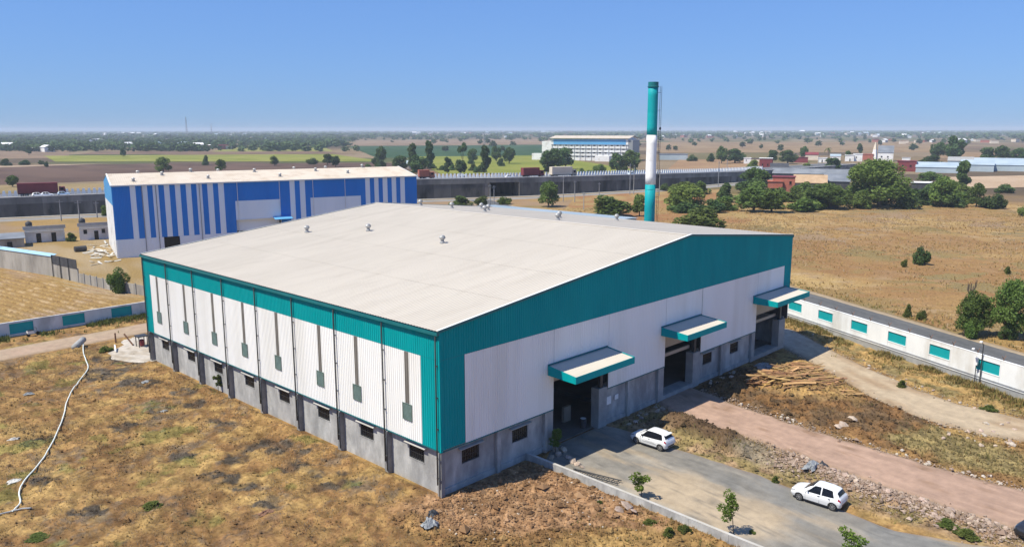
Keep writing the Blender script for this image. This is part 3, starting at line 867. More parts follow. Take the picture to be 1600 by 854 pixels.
# doors: posts, lintel, sill, beams seen inside
def door(a, b_, jl, jr, sill, deep):
    MB().box(jl[0], jl[1], .02, .66, -.5, H0+.05).build('door_post', M['concrete'], wh)
    MB().box(jr[0], jr[1], .02, .9, -.5, H0+.12).build('door_post', M['concrete'], wh)
    MB().box(jr[0]+.35, jr[0]+.75, .16, .5, H0+.12, DT).build('steel_column', M['darksteel'], wh)
    MB().box(a+.01, b_-.05, .11, .35, DT-.35, DT-.01).build('lintel', M['darksteel'], wh)
    if sill:
        MB().box(jl[1]+.01, jr[0]-.01, .05, 1.5, -.4, sill).build('door_sill', M['concrete'], wh)
        MB().box(jl[1]+.02, jr[0]+.3, .7, 1.0, 5.1, 6.35).build('shutter_box', M['beige'], wh)
        MB().box(jl[1]+.02, jr[0]+.3, .7, .95, 4.15, 4.5).build('beam', M['beige'], wh)
    else:
        MB().box(jl[1]+.02, jr[0]+.3, 1.0, 1.3, 5.5, 6.35).build('shutter_box', M['beige'], wh)
door(*DOORS[0], (11.9, 12.6), (18.95, 20.15), 0, 1)
door(*DOORS[1], (28.6, 29.55), (35.1, 36.4), .45, 1)
door(*DOORS[2], (48.05, 48.85), (55.1, 56.7), .45, 1)
# floors and frames inside
MB().box(.6, 24.0, .6, WY-.6, -.3, .03).build('floor_slab', M['floor'], wh)
MB().box(24.0, WX-.6, 1.5, WY-.6, -.3, .40).build('floor_slab', M['floor'], wh)
for y in range(1, BAYS):
    for x in (.42, RX, WX-.75):
        MB().box(x, x+.3, y*BL-.15, y*BL+.15, .0, roof_z(x)-.25).build('steel_column', M['steelgrey'], wh)
    m = MB()
    for x0, x1 in ((.4, RX), (RX, WX-.4)):
        m.hexa([(x0, y*BL-.1, roof_z(x0)-.75), (x1, y*BL-.1, roof_z(x1)-.75), (x1, y*BL+.1, roof_z(x1)-.75), (x0, y*BL+.1, roof_z(x0)-.75)],
               [(x0, y*BL-.1, roof_z(x0)-.12), (x1, y*BL-.1, roof_z(x1)-.12), (x1, y*BL+.1, roof_z(x1)-.12), (x0, y*BL+.1, roof_z(x0)-.12)])
    m.build('rafter', M['steelgrey'], wh)
# roof sheets, lapped
def roof_sheet(x0, x1, lift, y0, y1):
    P = lambda u, z, h: (z, u, roof_z(z)+h+lift*(1 if (z == x0) == (x0 < RX) else 0)+.0)
    o = ribbed('roof_sheet', y0, y1, x0, x1, lambda u, z, h: (z, u, roof_z(z)+h+(lift if z == (x0 if x1 <= RX+.01 else x1) else .0)), M['roof'], wh, pitch=.333, h=.034)
    return o
LAPS = [-.14, 7.95, 15.8, 24.2, RX]
for i in range(4): roof_sheet(LAPS[i], LAPS[i+1], .012, -.06, WY+.06)
for a, c in ((RX, 42.0), (42.0, 50.0), (50.0, WX+.14)): roof_sheet(a, c, .012, -.06, WY+.06)
# under-deck closes the roof
m = MB()
for x0, x1 in ((.0, RX), (RX, WX)):
    m.hexa([(x0, .0, roof_z(x0)-.1), (x1, .0, roof_z(x1)-.1), (x1, WY, roof_z(x1)-.1), (x0, WY, roof_z(x0)-.1)],
           [(x0, .0, roof_z(x0)-.03), (x1, .0, roof_z(x1)-.03), (x1, WY, roof_z(x1)-.03), (x0, WY, roof_z(x0)-.03)])
m.build('roof_deck', M['interior'], wh)
m = MB()
for s in (-1, 1):
    w = .34
    m.hexa([(RX-(w if s < 0 else 0), -.07, HR+.035-(.035 if s < 0 else 0)), (RX+(w if s > 0 else 0), -.07, HR+.035-(.035 if s > 0 else 0)),
            (RX+(w if s > 0 else 0), WY+.07, HR+.035-(.035 if s > 0 else 0)), (RX-(w if s < 0 else 0), WY+.07, HR+.035-(.035 if s < 0 else 0))],
           [(RX-(w if s < 0 else 0), -.07, HR+.06-(.035 if s < 0 else 0)), (RX+(w if s > 0 else 0), -.07, HR+.06-(.035 if s > 0 else 0)),
            (RX+(w if s > 0 else 0), WY+.07, HR+.06-(.035 if s > 0 else 0)), (RX-(w if s < 0 else 0), WY+.07, HR+.06-(.035 if s < 0 else 0))])
m.build('ridge_cap', M['roof'], wh)
# rake flashings and eave gutter
for y, s in ((-.09, -1), (WY+.09, 1)):
    for x0, x1 in ((-.15, RX), (RX, WX+.15)):
        MB().hexa([(x0, y-.02, roof_z(x0)-.12), (x1, y-.02, roof_z(x1)-.12), (x1, y+.02, roof_z(x1)-.12), (x0, y+.02, roof_z(x0)-.12)],
                  [(x0, y-.02, roof_z(x0)+.09), (x1, y-.02, roof_z(x1)+.09), (x1, y+.02, roof_z(x1)+.09), (x0, y+.02, roof_z(x0)+.09)]).build('rake_trim', M['tealtrim'], wh)
        MB().hexa([(x0, y-.03, roof_z(x0)+.092), (x1, y-.03, roof_z(x1)+.092), (x1, y+.03-s*.16, roof_z(x1)+.092), (x0, y+.03-s*.16, roof_z(x0)+.092)],
                  [(x0, y-.03, roof_z(x0)+.11), (x1, y-.03, roof_z(x1)+.11), (x1, y+.03-s*.16, roof_z(x1)+.11), (x0, y+.03-s*.16, roof_z(x0)+.11)]).build('rake_flashing', M['flash'], wh)
def gutter(x0, x1, z):
    m = MB().box(x0, x1, -.08, WY+.08, z-.30, z-.27).box(x0, x0+.02, -.08, WY+.08, z-.27, z-.05).box(x1-.02, x1, -.08, WY+.08, z-.27, z-.05)
    m.box(x0, x1, -.10, -.081, z-.30, z-.05).box(x0, x1, WY+.081, WY+.10, z-.30, z-.05)
    m.build('gutter', M['tealtrim'], wh)
gutter(-.30, -.05, HE); gutter(WX+.05, WX+.30, HE2)
# downpipes on the bay lines
for k in range(BAYS+1):
    y = k*BL if 0 < k < BAYS else (.22 if k == 0 else WY-.22)
    p = MB().tube([(-.18, y, HE-.3), (-.18, y, HE-.5), (-.19, y, HE-.8), (-.19, y, 1.0)], .062, 6).build('downpipe', M['pipe'], wh, True)
    m = MB().tube([(-.16, y-.17, H0-.15), (-.16, y-.17, .25 if k else -.2)], .04, 6)
    m.build('downpipe', M['pipe'], wh, True)
    for z in (1.5, 3.05): MB().box(-.21, -.105, y-.24, y+.10, z-.03, z+.03).build('pipe_clamp', M['pipe'], p)
    for z in (5.3, 7.7, 10.1): MB().box(-.20, -.03, y-.1, y+.1, z-.025, z+.025).build('pipe_clamp', M['pipe'], p)
# canopies over the doors
def canopy(x0, x1, zw, zf, d=3.0):
    c = ribbed('canopy', x0+.03, x1-.03, -d+.03, -.06, lambda u, y, h: (u, y, zw+(zf-zw)*(-y)/d+h*.6), M['roof'], wh, .3, .03)
    t = .04
    def board(name, pts, dv): MB().extr(pts, dv).build(name, M['teal'], c)
    board('fascia', [(x0, -d, zf-.52), (x1, -d, zf-.52), (x1, -d, zf+.07), (x0, -d, zf+.07)], (0, -t, 0))
    for x, s in ((x0, -1), (x1, 1)):
        board('fascia', [(x, -d-t, zf-.52), (x, -.05, zw-.78), (x, -.05, zw+.08), (x, -d-t, zf+.07)], (s*t, 0, 0))
    MB().box(x0-t, x1+t, -.10, -.045, zw+.03, zw+.16).build('flashing', M['tealtrim'], c)
    MB().hexa([(x0+.01, -d+.01, zf-.50), (x1-.01, -d+.01, zf-.50), (x1-.01, -.06, zw-.75), (x0+.01, -.06, zw-.75)],
              [(x0+.01, -d+.01, zf-.47), (x1-.01, -d+.01, zf-.47), (x1-.01, -.06, zw-.72), (x0+.01, -.06, zw-.72)]).build('soffit', M['tealtrim'], c)
canopy(11.85, 19.95, 7.5, 7.12)
canopy(28.75, 36.2, 7.65, 7.38)
canopy(47.8, 56.2, 7.8, 7.55)
# turbine ventilators
def ventilator(x, y, s=1.):
    z = roof_z(x)
    o = MB().lathe([(.42*s, -.06), (.42*s, .12), (.27*s, .2), (.27*s, .43)], 10, (x, y, z)).build('ventilator', M['steelgrey'], wh)
    m = MB()
    n = 14
    for k in range(n):                                   # vanes of the turbine head
        a = 2*math.pi*k/n
        pts = []
        for i in range(6):
            f = i/5; r = (.28+.22*math.sin(math.pi*f))*s; zz = z+(.42+.42*f)*1
            pts.append((r, zz, a+.25*f))
        for i in range(5):
            r0, z0, a0 = pts[i]; r1, z1, a1 = pts[i+1]
            w = .34
            m.add([(x+r0*math.cos(a0), y+r0*math.sin(a0), z0), (x+r0*.93*math.cos(a0+w), y+r0*.93*math.sin(a0+w), z0),
                   (x+r1*.93*math.cos(a1+w), y+r1*.93*math.sin(a1+w), z1), (x+r1*math.cos(a1), y+r1*math.sin(a1), z1)], [(0, 1, 2, 3)])
    m.lathe([(.30*s, .83), (.31*s, .86), (.02, .92)], 10, (x, y, z))
    m.build('turbine_head', M['galv'], o)
for x, y in ((16.3, 43.0), (20.2, 35.8), (19.7, 21.9), (38.5, 48.0), (39.5, 42.3), (38.8, 34.9), (47.0, 44.0), (36.4, 19.9), (42.5, 24.8), (50.5, 21.5), (44.0, 39.5)):
    ventilator(x, y, .70)
# lean-to along the right side, its pale edge shows beyond the roof
ln = empty('lean_to_shed', (0, 0, 0), 0, 'pale blue-grey lean-to roof behind the beige warehouse roof', 'shed')
lz = lambda x: 12.1-.03*(x-66)
ribbed('roof_sheet', 37, 72, 66.0, 78.0, lambda u, z, h: (z, u, lz(z)+h), M['bluegrey'], ln, .4, .04)
MB().box(66.2, 66.4, 37.2, 71.8, 0, 12.0).build('wall', M['bluegrey'], ln)
MB().box(77.6, 77.8, 37.2, 71.8, 0, 11.6).build('wall', M['bluegrey'], ln)
MB().box(66.42, 77.58, 71.5, 71.7, 0, 11.6).build('wall', M['bluegrey'], ln)
MB().box(66.42, 77.58, 37.3, 37.5, 0, 11.6).build('wall', M['bluegrey'], ln)

# ------------------------------------------------------------------ chimney
CX, CY = 62.0, 24.0
ch = empty('chimney', (CX, CY, 0), 0, 'tall teal and white banded steel chimney behind the warehouse', 'chimney')
MB().box(-1.6, 1.6, -1.6, 1.6, -.1, .6).build('base', M['concrete'], ch)
def rr_(z): return .80-.085*z/33.4
def band(z0, z1, mt):
    n = 6
    return MB().lathe([(rr_(z0+(z1-z0)*i/n), z0+(z1-z0)*i/n) for i in range(n+1)], 32).build('shaft_band', M[mt], ch, True)
band(.6, 18.9, 'tealpaint'); band(18.905, 26.0, 'whitepaint'); band(26.005, 32.7, 'tealpaint'); 
MB().lathe([(rr_(33)+.10, 32.72), (rr_(33)+.10, 32.86), (rr_(33)+.02, 32.9), (rr_(33)+.02, 33.45), (rr_(33)-.08, 33.45), (rr_(33)-.08, 32.9)], 32).build('collar', M['tealtrim'], ch)
for z in (9, 13.5, 18.2, 22.4, 29.3):
    MB().lathe([(rr_(z)+.012, z-.03), (rr_(z)+.012, z+.03)], 32).build('flange', M['whitepaint'] if 18.9 < z < 26 else M['tealpaint'], ch)
ld = MB()
lx, ly = 1.25, -.5
for s in (-.2, .2): ld.tube([(lx+s*.37, ly+s*.93, 2.2), (lx+s*.37, ly+s*.93, 32.9)], .028, 5)
L_ = ld.build('ladder', M['darksteel'], ch)
ld = MB()
for i in range(100): ld.tube([(lx-.074, ly-.186, 2.4+i*.305), (lx+.074, ly+.186, 2.4+i*.305)], .014, 4)
tag(ld.build('rungs', M['darksteel'], L_), kind='stuff')
for z in (5, 9, 13, 17, 20.5, 23.5, 26.5, 29.5, 32): MB().tube([(.5, -.2, z), (lx, ly, z)], .03, 5).build('bracket', M['darksteel'], ch)
for z in (20.0, 26.9): MB().lathe([(.10, -.18), (.14, 0), (.10, .2)], 8, (lx+.1, ly, z)).build('lamp', M['darksteel'], ch)

# ------------------------------------------------------------------ the blue warehouse behind
BO = np.array((26.35, 133.65)); BE = np.array((.9601, -.2797)); BN = np.array((.2797, .9601))
BRZ = math.atan2(BE[1], BE[0])
bw = empty('blue_warehouse', (*BO, 0), BRZ, 'long warehouse with blue and pale striped walls behind the teal one', 'warehouse')
BLN, BD, BE_Z, BR_Z = 69.0, 24.0, 15.3, 17.2
FRONT = lambda u, z, h: (u, -h, z)
st = [3.48, 4.56, 5.71, 6.84, 7.9, 9.04, 10.15, 11.23, 12.36, 13.42, 14.56, 15.63, 16.74, 17.87, 19.0, 20.18, 21.28, 22.47]
st2 = [37.09, 38.26, 39.44, 40.67]; st3 = [55.45, 56.6, 57.75, 58.86, 59.93, 61.15, 62.29, 63.47, 64.57, 65.77]
cutsb = [0]+st+[24.75, 34.75]+st2+[41.85, 54.2]+st3+[BLN]
pale_lo = {(24.75, 34.75), (41.85, 54.2)}
PZ = 3.95
isp = lambda a, b: any(abs(s[i]-a) < .01 and abs(s[i+1]-b) < .01 for s in (st, st2, st3) for i in range(0, len(s), 2))
for a, c in zip(cutsb[:-1], cutsb[1:]):
    if (a, c) in pale_lo:
        ribbed('blue_panel', a, c, 11.05, BE_Z, FRONT, M['blue'], bw, .3, .04)
        ribbed('pale_panel', a, c, 6.9, 11.04, FRONT, M['paleblue'], bw, .3, .04)
    elif isp(a, c):
        ribbed('pale_stripe', a, c, PZ+.01, BE_Z, FRONT, M['paleblue'], bw, .3, .04)
    else:
        ribbed('blue_panel', a, c, PZ+.01, BE_Z, FRONT, M['blue'], bw, .3, .04)
for a, c in ((0, 5.8), (5.8, 9.4), (12.6, 17.3), (17.3, 24.75), (34.75, 41.85), (54.2, BLN)):
    ribbed('pale_panel', a+.01, c-.01, -.2, PZ, FRONT, M['paleblue'], bw, .3, .04)
for a, c in ((24.75, 34.75), (41.85, 54.2)):
    MB().box(a+.2, c-.2, 1.0, 1.1, 4.2, 6.9).build('roller_shutter', M['paleblue'], bw)
    MB().box(a+.2, c-.2, 1.3, 1.4, 0, 4.2).build('doorway_shade', M['dark'], bw)  # dark sheet stands in for the shade in the open doorway
    MB().box(a, c, -.1, 1.0, 6.75, 6.89).build('lintel', M['paleblue'], bw)
MB().box(9.5, 12.5, .3, .4, 0, 3.9).build('door', M['dark'], bw)
MB().hexa([(32.9, -2.2, 6.55), (37.0, -2.2, 6.55), (37.0, -.05, 7.0), (32.9, -.05, 7.0)], [(32.9, -2.2, 6.67), (37.0, -2.2, 6.67), (37.0, -.05, 7.12), (32.9, -.05, 7.12)]).build('canopy', M['skyblue'], bw)
# end walls, back wall
SIDE0 = lambda u, z, h: (-h, u, z)
bz = lambda u: BE_Z+(BR_Z-BE_Z)*(1-abs(u-BD/2)/(BD/2))
for f, nm in ((SIDE0, 0), (lambda u, z, h: (BLN+h, u, z), 1)):
    for a, c in ((0, BD/2), (BD/2, BD)):
        ribbed('pale_panel', a, c, -.2, 11.2, f, M['whitepaint'] if nm == 0 else M['paleblue'], bw, .3, .04)
        ribbed('sky_blue_panel', a, c, 11.21, bz, f, M['skyblue'], bw, .3, .04)
ribbed('blue_panel', 0, BLN, -.2, BE_Z, lambda u, z, h: (u, BD+h, z), M['blue'], bw, .3, .04)
for s in (0, 1):
    P = (lambda u, z, h: (u, z, bz(z)+.05+h))
    a, c = ((-.25, BD/2) if s == 0 else (BD/2, BD+.25))
    for i in range(4):
        ribbed('roof_sheet', BLN*i/4-(.2 if i == 0 else 0), BLN*(i+1)/4+(.2 if i == 3 else 0), a, c, P, M['blueroof'], bw, .45, .03)
MB().box(-.2, BLN+.2, -.42, -.26, BE_Z-.12, BE_Z+.12).build('gutter', M['flash'], bw)
for x in (0, BLN):
    for a, c in ((-.25, BD/2), (BD/2, BD+.25)):
        MB().hexa([(x-.1, a, bz(a)+.10), (x+.1, a, bz(a)+.10), (x+.1, c, bz(c)+.10), (x-.1, c, bz(c)+.10)],
                  [(x-.1, a, bz(a)+.16), (x+.1, a, bz(a)+.16), (x+.1, c, bz(c)+.16), (x-.1, c, bz(c)+.16)]).build('rake_flashing', M['flash'], bw)
for u in (5.8, 8.5, 17.3, 25.3, 34.7, 42.5, 50.3):
    MB().tube([(u, -.12, BE_Z-.1), (u, -.12, .4)], .07, 5).build('downpipe', M['whitepaint'] if u > 20 else M['steelgrey'], bw)
def simple_vent(x, y, z, par):
    o = MB().lathe([(.4, -.15), (.4, .15), (.28, .2), (.28, .45)], 8, (x, y, z)).build('ventilator', M['steelgrey'], par)
    MB().lathe([(.26, .4), (.38, .55), (.38, .68), (.24, .82), (.05, .85)], 10, (x, y, z)).build('turbine_head', M['galv'], o)
for u, v in ((4.6, 3.5), (11, 9), (6.5, 14), (20, 4.2), (24, 14.5), (31.5, 10), (36, 4), (42, 14), (46, 9), (50, 14), (53, 5.5), (17.5, 11.9), (59, 11.9)):
    simple_vent(u, v, bz(v)+.05, bw)

# ------------------------------------------------------------------ raised highway
HP = np.array([(-90, 283), (33.3, 242.1), (60, 233.2), (112, 216.5), (164.7, 198.5), (199, 180.5), (228, 171), (261, 163.5), (300, 159), (337.6, 156.6), (420, 157), (520, 163)], float)
HZ = np.array([6.3, 6.35, 6.5, 7.3, 7.95, 7.75, 7.45, 7.1, 6.4, 5.6, 4.6, 3.8])
# smooth resampling
seg = np.hypot(*np.diff(HP, axis=0).T); ss = np.concatenate([[0], np.cumsum(seg)])
def hw(s, off=0.):
    x = np.interp(s, ss, HP[:, 0]); y = np.interp(s, ss, HP[:, 1])
    e = np.array([np.interp(s+6, ss, HP[:, 0])-np.interp(s-6, ss, HP[:, 0]), np.interp(s+6, ss, HP[:, 1])-np.interp(s-6, ss, HP[:, 1])])
    e = e/np.hypot(*e)
    n = np.array([-e[1], e[0]])
    return np.array([x, y])+n*off, e
def hz(s): return float(np.interp(s, ss, HZ))
S_END = ss[-1]
def s_at(u):                                            # place along the wall seen in column u
    best = min(np.arange(0, S_END, .5), key=lambda s: abs((lambda p: 800+FPX*((np.array([p[0], p[1], 3])-CAM)@_r2)/((np.array([p[0], p[1], 3])-CAM)@_fw))(hw(s)[0])-u))
    return float(best)
U0, U1 = s_at(766), s_at(811)
hy = empty('highway_embankment', (0, 0, 0), 0, 'long dark concrete retaining wall carrying the raised highway', 'retaining wall')
hy['kind'] = 'thing'
def hbox(mb, s0, s1, o0, o1, za, zb):                   # za, zb functions of s
    a, _ = hw(s0, o0); b_, _ = hw(s1, o0); c, _ = hw(s1, o1); d, _ = hw(s0, o1)
    mb.hexa([(*a, za(s0)), (*b_, za(s1)), (*c, za(s1)), (*d, za(s0))], [(*a, zb(s0)), (*b_, zb(s1)), (*c, zb(s1)), (*d, zb(s0))])
    return mb
# stepped joints
js = list(np.arange(0, U0-2, 7.0))+[U0-2, U0, U1, U1+2]+list(np.arange(U1+9, S_END, 7.0))
zero = lambda s: -.2
for s0, s1 in zip(js[:-1], js[1:]):
    if abs(s0-U0) < .01:
        continue
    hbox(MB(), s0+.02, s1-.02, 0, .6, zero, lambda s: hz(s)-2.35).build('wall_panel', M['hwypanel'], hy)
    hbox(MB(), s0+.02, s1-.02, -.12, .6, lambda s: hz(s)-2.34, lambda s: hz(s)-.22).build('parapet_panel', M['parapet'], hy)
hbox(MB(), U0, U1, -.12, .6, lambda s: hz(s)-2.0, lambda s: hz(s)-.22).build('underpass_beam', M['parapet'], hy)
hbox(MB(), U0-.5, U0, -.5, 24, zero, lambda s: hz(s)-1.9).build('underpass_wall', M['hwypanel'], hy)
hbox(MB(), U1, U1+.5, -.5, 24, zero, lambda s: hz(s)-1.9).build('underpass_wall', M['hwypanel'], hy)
for s in np.arange(0, S_END-8, 8.):
    hbox(MB(), s, s+8., -.16, .7, lambda q: hz(q)-.215, lambda q: hz(q)-.02).build('coping', M['kerb'], hy)
# deck and far wall as road
def deck_z(x, y):
    d = np.hypot(x[:, None]-HP[None, :, 0], y[:, None]-HP[None, :, 1])
    return 0
rows = []; zz_ = []
for s in np.arange(0, S_END, 6.):
    a, _ = hw(s, .7); b_, _ = hw(s, 24)
    rows.append((*a, *b_)); zz_.append(hz(s)-.55)
V = []; t_ = np.linspace(0, 1, 10)
for r, z in zip(rows, zz_):
    for t in t_: V.append((r[0]*(1-t)+r[2]*t, r[1]*(1-t)+r[3]*t, z))
V = np.array(V)
tag(link('highway', np_mesh('highway', V, grid_faces(len(rows), 10), M['asphalt'], True)), kind='structure')
# far slope of the bank
V2 = []
for r, z in zip(rows, zz_):
    d = np.array((r[2]-r[0], r[3]-r[1])); d /= np.hypot(*d)
    V2 += [(r[2], r[3], z-.01), (r[2]+d[0]*12, r[3]+d[1]*12, .0)]
tag(link('highway_bank', np_mesh('highway_bank', np.array(V2), grid_faces(len(rows), 2), MATS['soil_tinted'], True, np.tile(C_OLIVE, (len(V2), 1)))), kind='structure')
# median of white barrier blocks
mb_ = empty('median_barrier', (0, 0, 0), 0, 'row of white concrete blocks along the raised highway', 'barrier')
mb_['kind'] = 'thing'
m0 = MB().hexa([(-.52, -.25, 0), (.52, -.25, 0), (.52, .25, 0), (-.52, .25, 0)], [(-.34, -.1, 1.75), (.34, -.1, 1.75), (.34, .1, 1.75), (-.34, .1, 1.75)]).mesh('barrier_block', M['barrier'])
s = 95.
nb = 0
while s < S_END-130 and nb < 290:
    p, e = hw(s, 11.5)
    o = link('barrier_block', m0, mb_)
    o.location = (*p, hz(s)-.55); o.rotation_euler = (0, 0, math.atan2(e[1], e[0]))
    s += 1.62; nb += 1
# service road at the foot
def srv_tint(x, y, t):
    c = fbm(x*.3, y*.3, 201)
    return lerp((.26, .25, .24), (.36, .34, .32), c)
rows = []
for s in np.arange(120, S_END-4, 6.):
    k = float(np.interp(s, [120, U0, U1+60, S_END], [3.5, 5.0, 4.0, 3.5]))
    a, _ = hw(s, -k-8.5); b_, _ = hw(s, -k)
    rows.append((*a, *b_))
sheet_rows('service_road', rows, .10, 8, M['road'], srv_tint, .3, 41, .1)
rows = []
for s in np.arange(60, S_END-4, 6.):
    a, _ = hw(s, -2.3); b_, _ = hw(s, -.3)
    rows.append((*a, *b_))
sheet_rows('footpath', rows, .16, 4, M['road'], lambda x, y, t: lerp((.42, .40, .37), (.52, .50, .46), fbm(x*.2, y*.2, 203)), .1, 43, .1)

# ------------------------------------------------------------------ boundary walls
def yard_wall(name, label, A, e, L, H, s_first, s_pitch, n_pan, pw, pz, ledge, mts, brk, brk_pitch, side):
    """A origin, e direction; panels recessed in a painted wall, side = which face shows (+1 left of e)"""
    rz = math.atan2(e[1], e[0])
    o = empty(name, (*A, 0), rz, label, 'wall')
    o['kind'] = 'thing'
    f = side
    def bx(nm, x0, x1, d0, d1, z0, z1, mt, par=o):
        ya, yb = sorted((f*d0, f*d1))
        return MB().box(x0, x1, ya, yb, z0, z1).build(nm, mt, par)
    base, pan, trim = mts
    pans = [(s_first+i*s_pitch, s_first+i*s_pitch+pw) for i in range(n_pan)]
    x = 0.
    T = .22
    for a, b_ in pans+[(L, L)]:
        if a-x > .05:
            k = max(1, int((a-x)/3.2+.5))
            for i in range(k): bx('wall_panel', x+(a-x)*i/k+.008, x+(a-x)*(i+1)/k-.008, -T, 0, ledge, H, base)
        if b_ > a:
            bx('wall_panel', a+.008, b_-.008, -T, 0, ledge, pz[0], base); bx('wall_panel', a+.008, b_-.008, -T, 0, pz[1], H, base)
            bx('teal_inset', a, b_, -T, -.07, pz[0], pz[1], pan)
            for x0, x1, z0, z1 in ((a-.1, b_+.1, pz[1]-.0, pz[1]+.09), (a-.1, b_+.1, pz[0]-.09, pz[0]), (a-.1, a, pz[0], pz[1]), (b_, b_+.1, pz[0], pz[1])):
                bx('inset_frame', x0, x1, .0, .035, z0, z1, base)
        x = b_
    k = int(L/3.05)
    for i in range(k): bx('plinth', L*i/k+.004, L*(i+1)/k-.004, -T-.02, .02, -.5, ledge-.19, M['concrete'])
    if ledge > .1:
        bx('ledge', 0, L, -T-.03, .09, ledge-.19, ledge-.003, M['wallwhite'])
        bx('pipe', 0, L, .10, .17, ledge+.05, ledge+.12, M['steelgrey'])
    bx('coping', 0, L, -T-.02, .02, H+.002, H+.05, base)
    if brk:
        i = 0
        while brk+i*brk_pitch < L:
            x = brk+i*brk_pitch
            m = MB().tube([(x, f*-.11, H+.0), (x, f*-.11, H+.22)], .04, 4)
            m.tube([(x, f*-.11, H+.2), (x, f*.14, H+.55)], .035, 4).tube([(x, f*-.11, H+.2), (x, f*-.36, H+.55)], .035, 4)
            m.build('wire_bracket', M['rust'], o)
            i += 1
    return o
RWe = np.array((.456, .890))
yard_wall('boundary_wall', 'white boundary wall with teal inset panels beside the asphalt road', np.array((54.52, -26.3))-RWe*26, RWe, 75.0, 3.3,
          26+2.98-6.13*4, 6.13, 12, 2.75, (1.62, 2.82), .86, (M['wallwhite'], M['tealpaint'], M['wallwhite']), 26+2.75-3.05*8, 3.05, 1)
yard_wall('boundary_wall', 'pale boundary wall with teal inset panels beside the furrowed plot', np.array((-60.7, 76.3)), np.array((1., 0)), 110.0, 1.92,
          51.2+1.1-6.4*8, 6.4, 17, 2.85, (.32, 1.72), .0, (M['wallgrey'], M['tealpaint'], M['wallgrey']), 0, 3, -1)
# low plot wall beside the yard
pw_ = empty('plot_wall', (0, 0, 0), 0, 'low grey concrete wall between the brown soil and the yard', 'wall')
pw_['kind'] = 'thing'
ys_ = np.arange(.1, -42, -3.1)
for a, c in zip(ys_[:-1], ys_[1:]):
    xa = np.interp(-a, [0, 12, 20, 42], [9.45, 9.1, 8.75, 8.2]); xc = np.interp(-c, [0, 12, 20, 42], [9.45, 9.1, 8.75, 8.2])
    z1 = .56
    MB().hexa([(xa-.11, a-.01, -.6), (xc-.11, c+.01, -.6), (xc+.11, c+.01, -.6), (xa+.11, a-.01, -.6)], [(xa-.11, a-.01, z1), (xc-.11, c+.01, z1), (xc+.11, c+.01, z1), (xa+.11, a-.01, z1)]).build('wall_panel', M['block'], pw_)
    MB().hexa([(xa-.115, a, z1), (xc-.115, c, z1), (xc+.115, c, z1), (xa+.115, a, z1)], [(xa-.115, a, z1+.04), (xc-.115, c, z1+.04), (xc+.115, c, z1+.04), (xa+.115, a, z1+.04)]).build('coping', M['paleconc'], pw_)
    MB().box(xa-.135, xa+.135, a-.10, a+.08, -.4, z1-.01).build('pier', M['block'], pw_)
# old cement wall on the left, with its tin strip
ow = empty('old_wall', (0, 0, 0), 0, 'old grey cement wall with a blue tin edge beyond the furrowed plot', 'wall')
ow['kind'] = 'thing'
OW = [(-40, 262), (-2, 158), (5.93, 138.8), (10.1, 120.2)]
for (ax, ay), (bx_, by) in zip(OW[:-1], OW[1:]):
    L = math.hypot(bx_-ax, by-ay); k = max(1, int(L/4)); ex, ey = (bx_-ax)/L, (by-ay)/L; nx, ny = -ey, ex
    for i in range(k):
        p = [(ax+ex*L*i/k+nx*d, ay+ey*L*i/k+ny*d) for d in (0, .25)]; q = [(ax+ex*(L*(i+1)/k-.02)+nx*d, ay+ey*(L*(i+1)/k-.02)+ny*d) for d in (0, .25)]
        h = 3.75
        MB().hexa([(*p[0], -.3), (*q[0], -.3), (*q[1], -.3), (*p[1], -.3)], [(*p[0], h), (*q[0], h), (*q[1], h), (*p[1], h)]).build('wall_panel', M['stonewall'], ow)
        p = [(ax+ex*L*i/k+nx*d, ay+ey*L*i/k+ny*d) for d in (-.12, .9)]; q = [(ax+ex*(L*(i+1)/k-.02)+nx*d, ay+ey*(L*(i+1)/k-.02)+ny*d) for d in (-.12, .9)]
        MB().hexa([(*p[0], h), (*q[0], h), (*q[1], h+.35), (*p[1], h+.35)], [(*p[0], h+.06), (*q[0], h+.06), (*q[1], h+.41), (*p[1], h+.41)]).build('tin_edge', M['tin'], ow)
gt = empty('sheet_gate', (0, 0, 0), 0, 'black sheet screen above a grey panel at the wall corner', 'gate')
(ax, ay), (bx_, by) = (10.1, 120.2), (11.2, 110.6)
for i in range(3):
    t0, t1 = i/3, (i+1)/3-.01
    P0 = (ax+(bx_-ax)*t0, ay+(by-ay)*t0); P1 = (ax+(bx_-ax)*t1, ay+(by-ay)*t1)
    MB().hexa([(*P0, -.2), (*P1, -.2), (P1[0]+.2, P1[1], -.2), (P0[0]+.2, P0[1], -.2)], [(*P0, 2.5), (*P1, 2.5), (P1[0]+.2, P1[1], 2.5), (P0[0]+.2, P0[1], 2.5)]).build('panel', M['stonewall'], gt)
    MB().hexa([(P0[0]-.1, P0[1], 2.5), (P1[0]-.1, P1[1], 2.5), (P1[0]-.02, P1[1], 2.5), (P0[0]-.02, P0[1], 2.5)], [(P0[0]-.1, P0[1], 4.1), (P1[0]-.1, P1[1], 4.1), (P1[0]-.02, P1[1], 4.1), (P0[0]-.02, P0[1], 4.1)]).build('black_sheet', M['blacksheet'], gt)
    MB().tube([(P0[0]-.15, P0[1], -.2), (P0[0]-.15, P0[1], 4.1)], .08, 5).build('post', M['darksteel'], gt)
pf = empty('precast_wall', (0, 0, 0), 0, 'low precast slab wall running down to the boundary wall', 'wall')
pf['kind'] = 'thing'
PW = [(11.2, 110.5), (12.4, 99), (14.6, 90), (18, 82), (20, 77)]
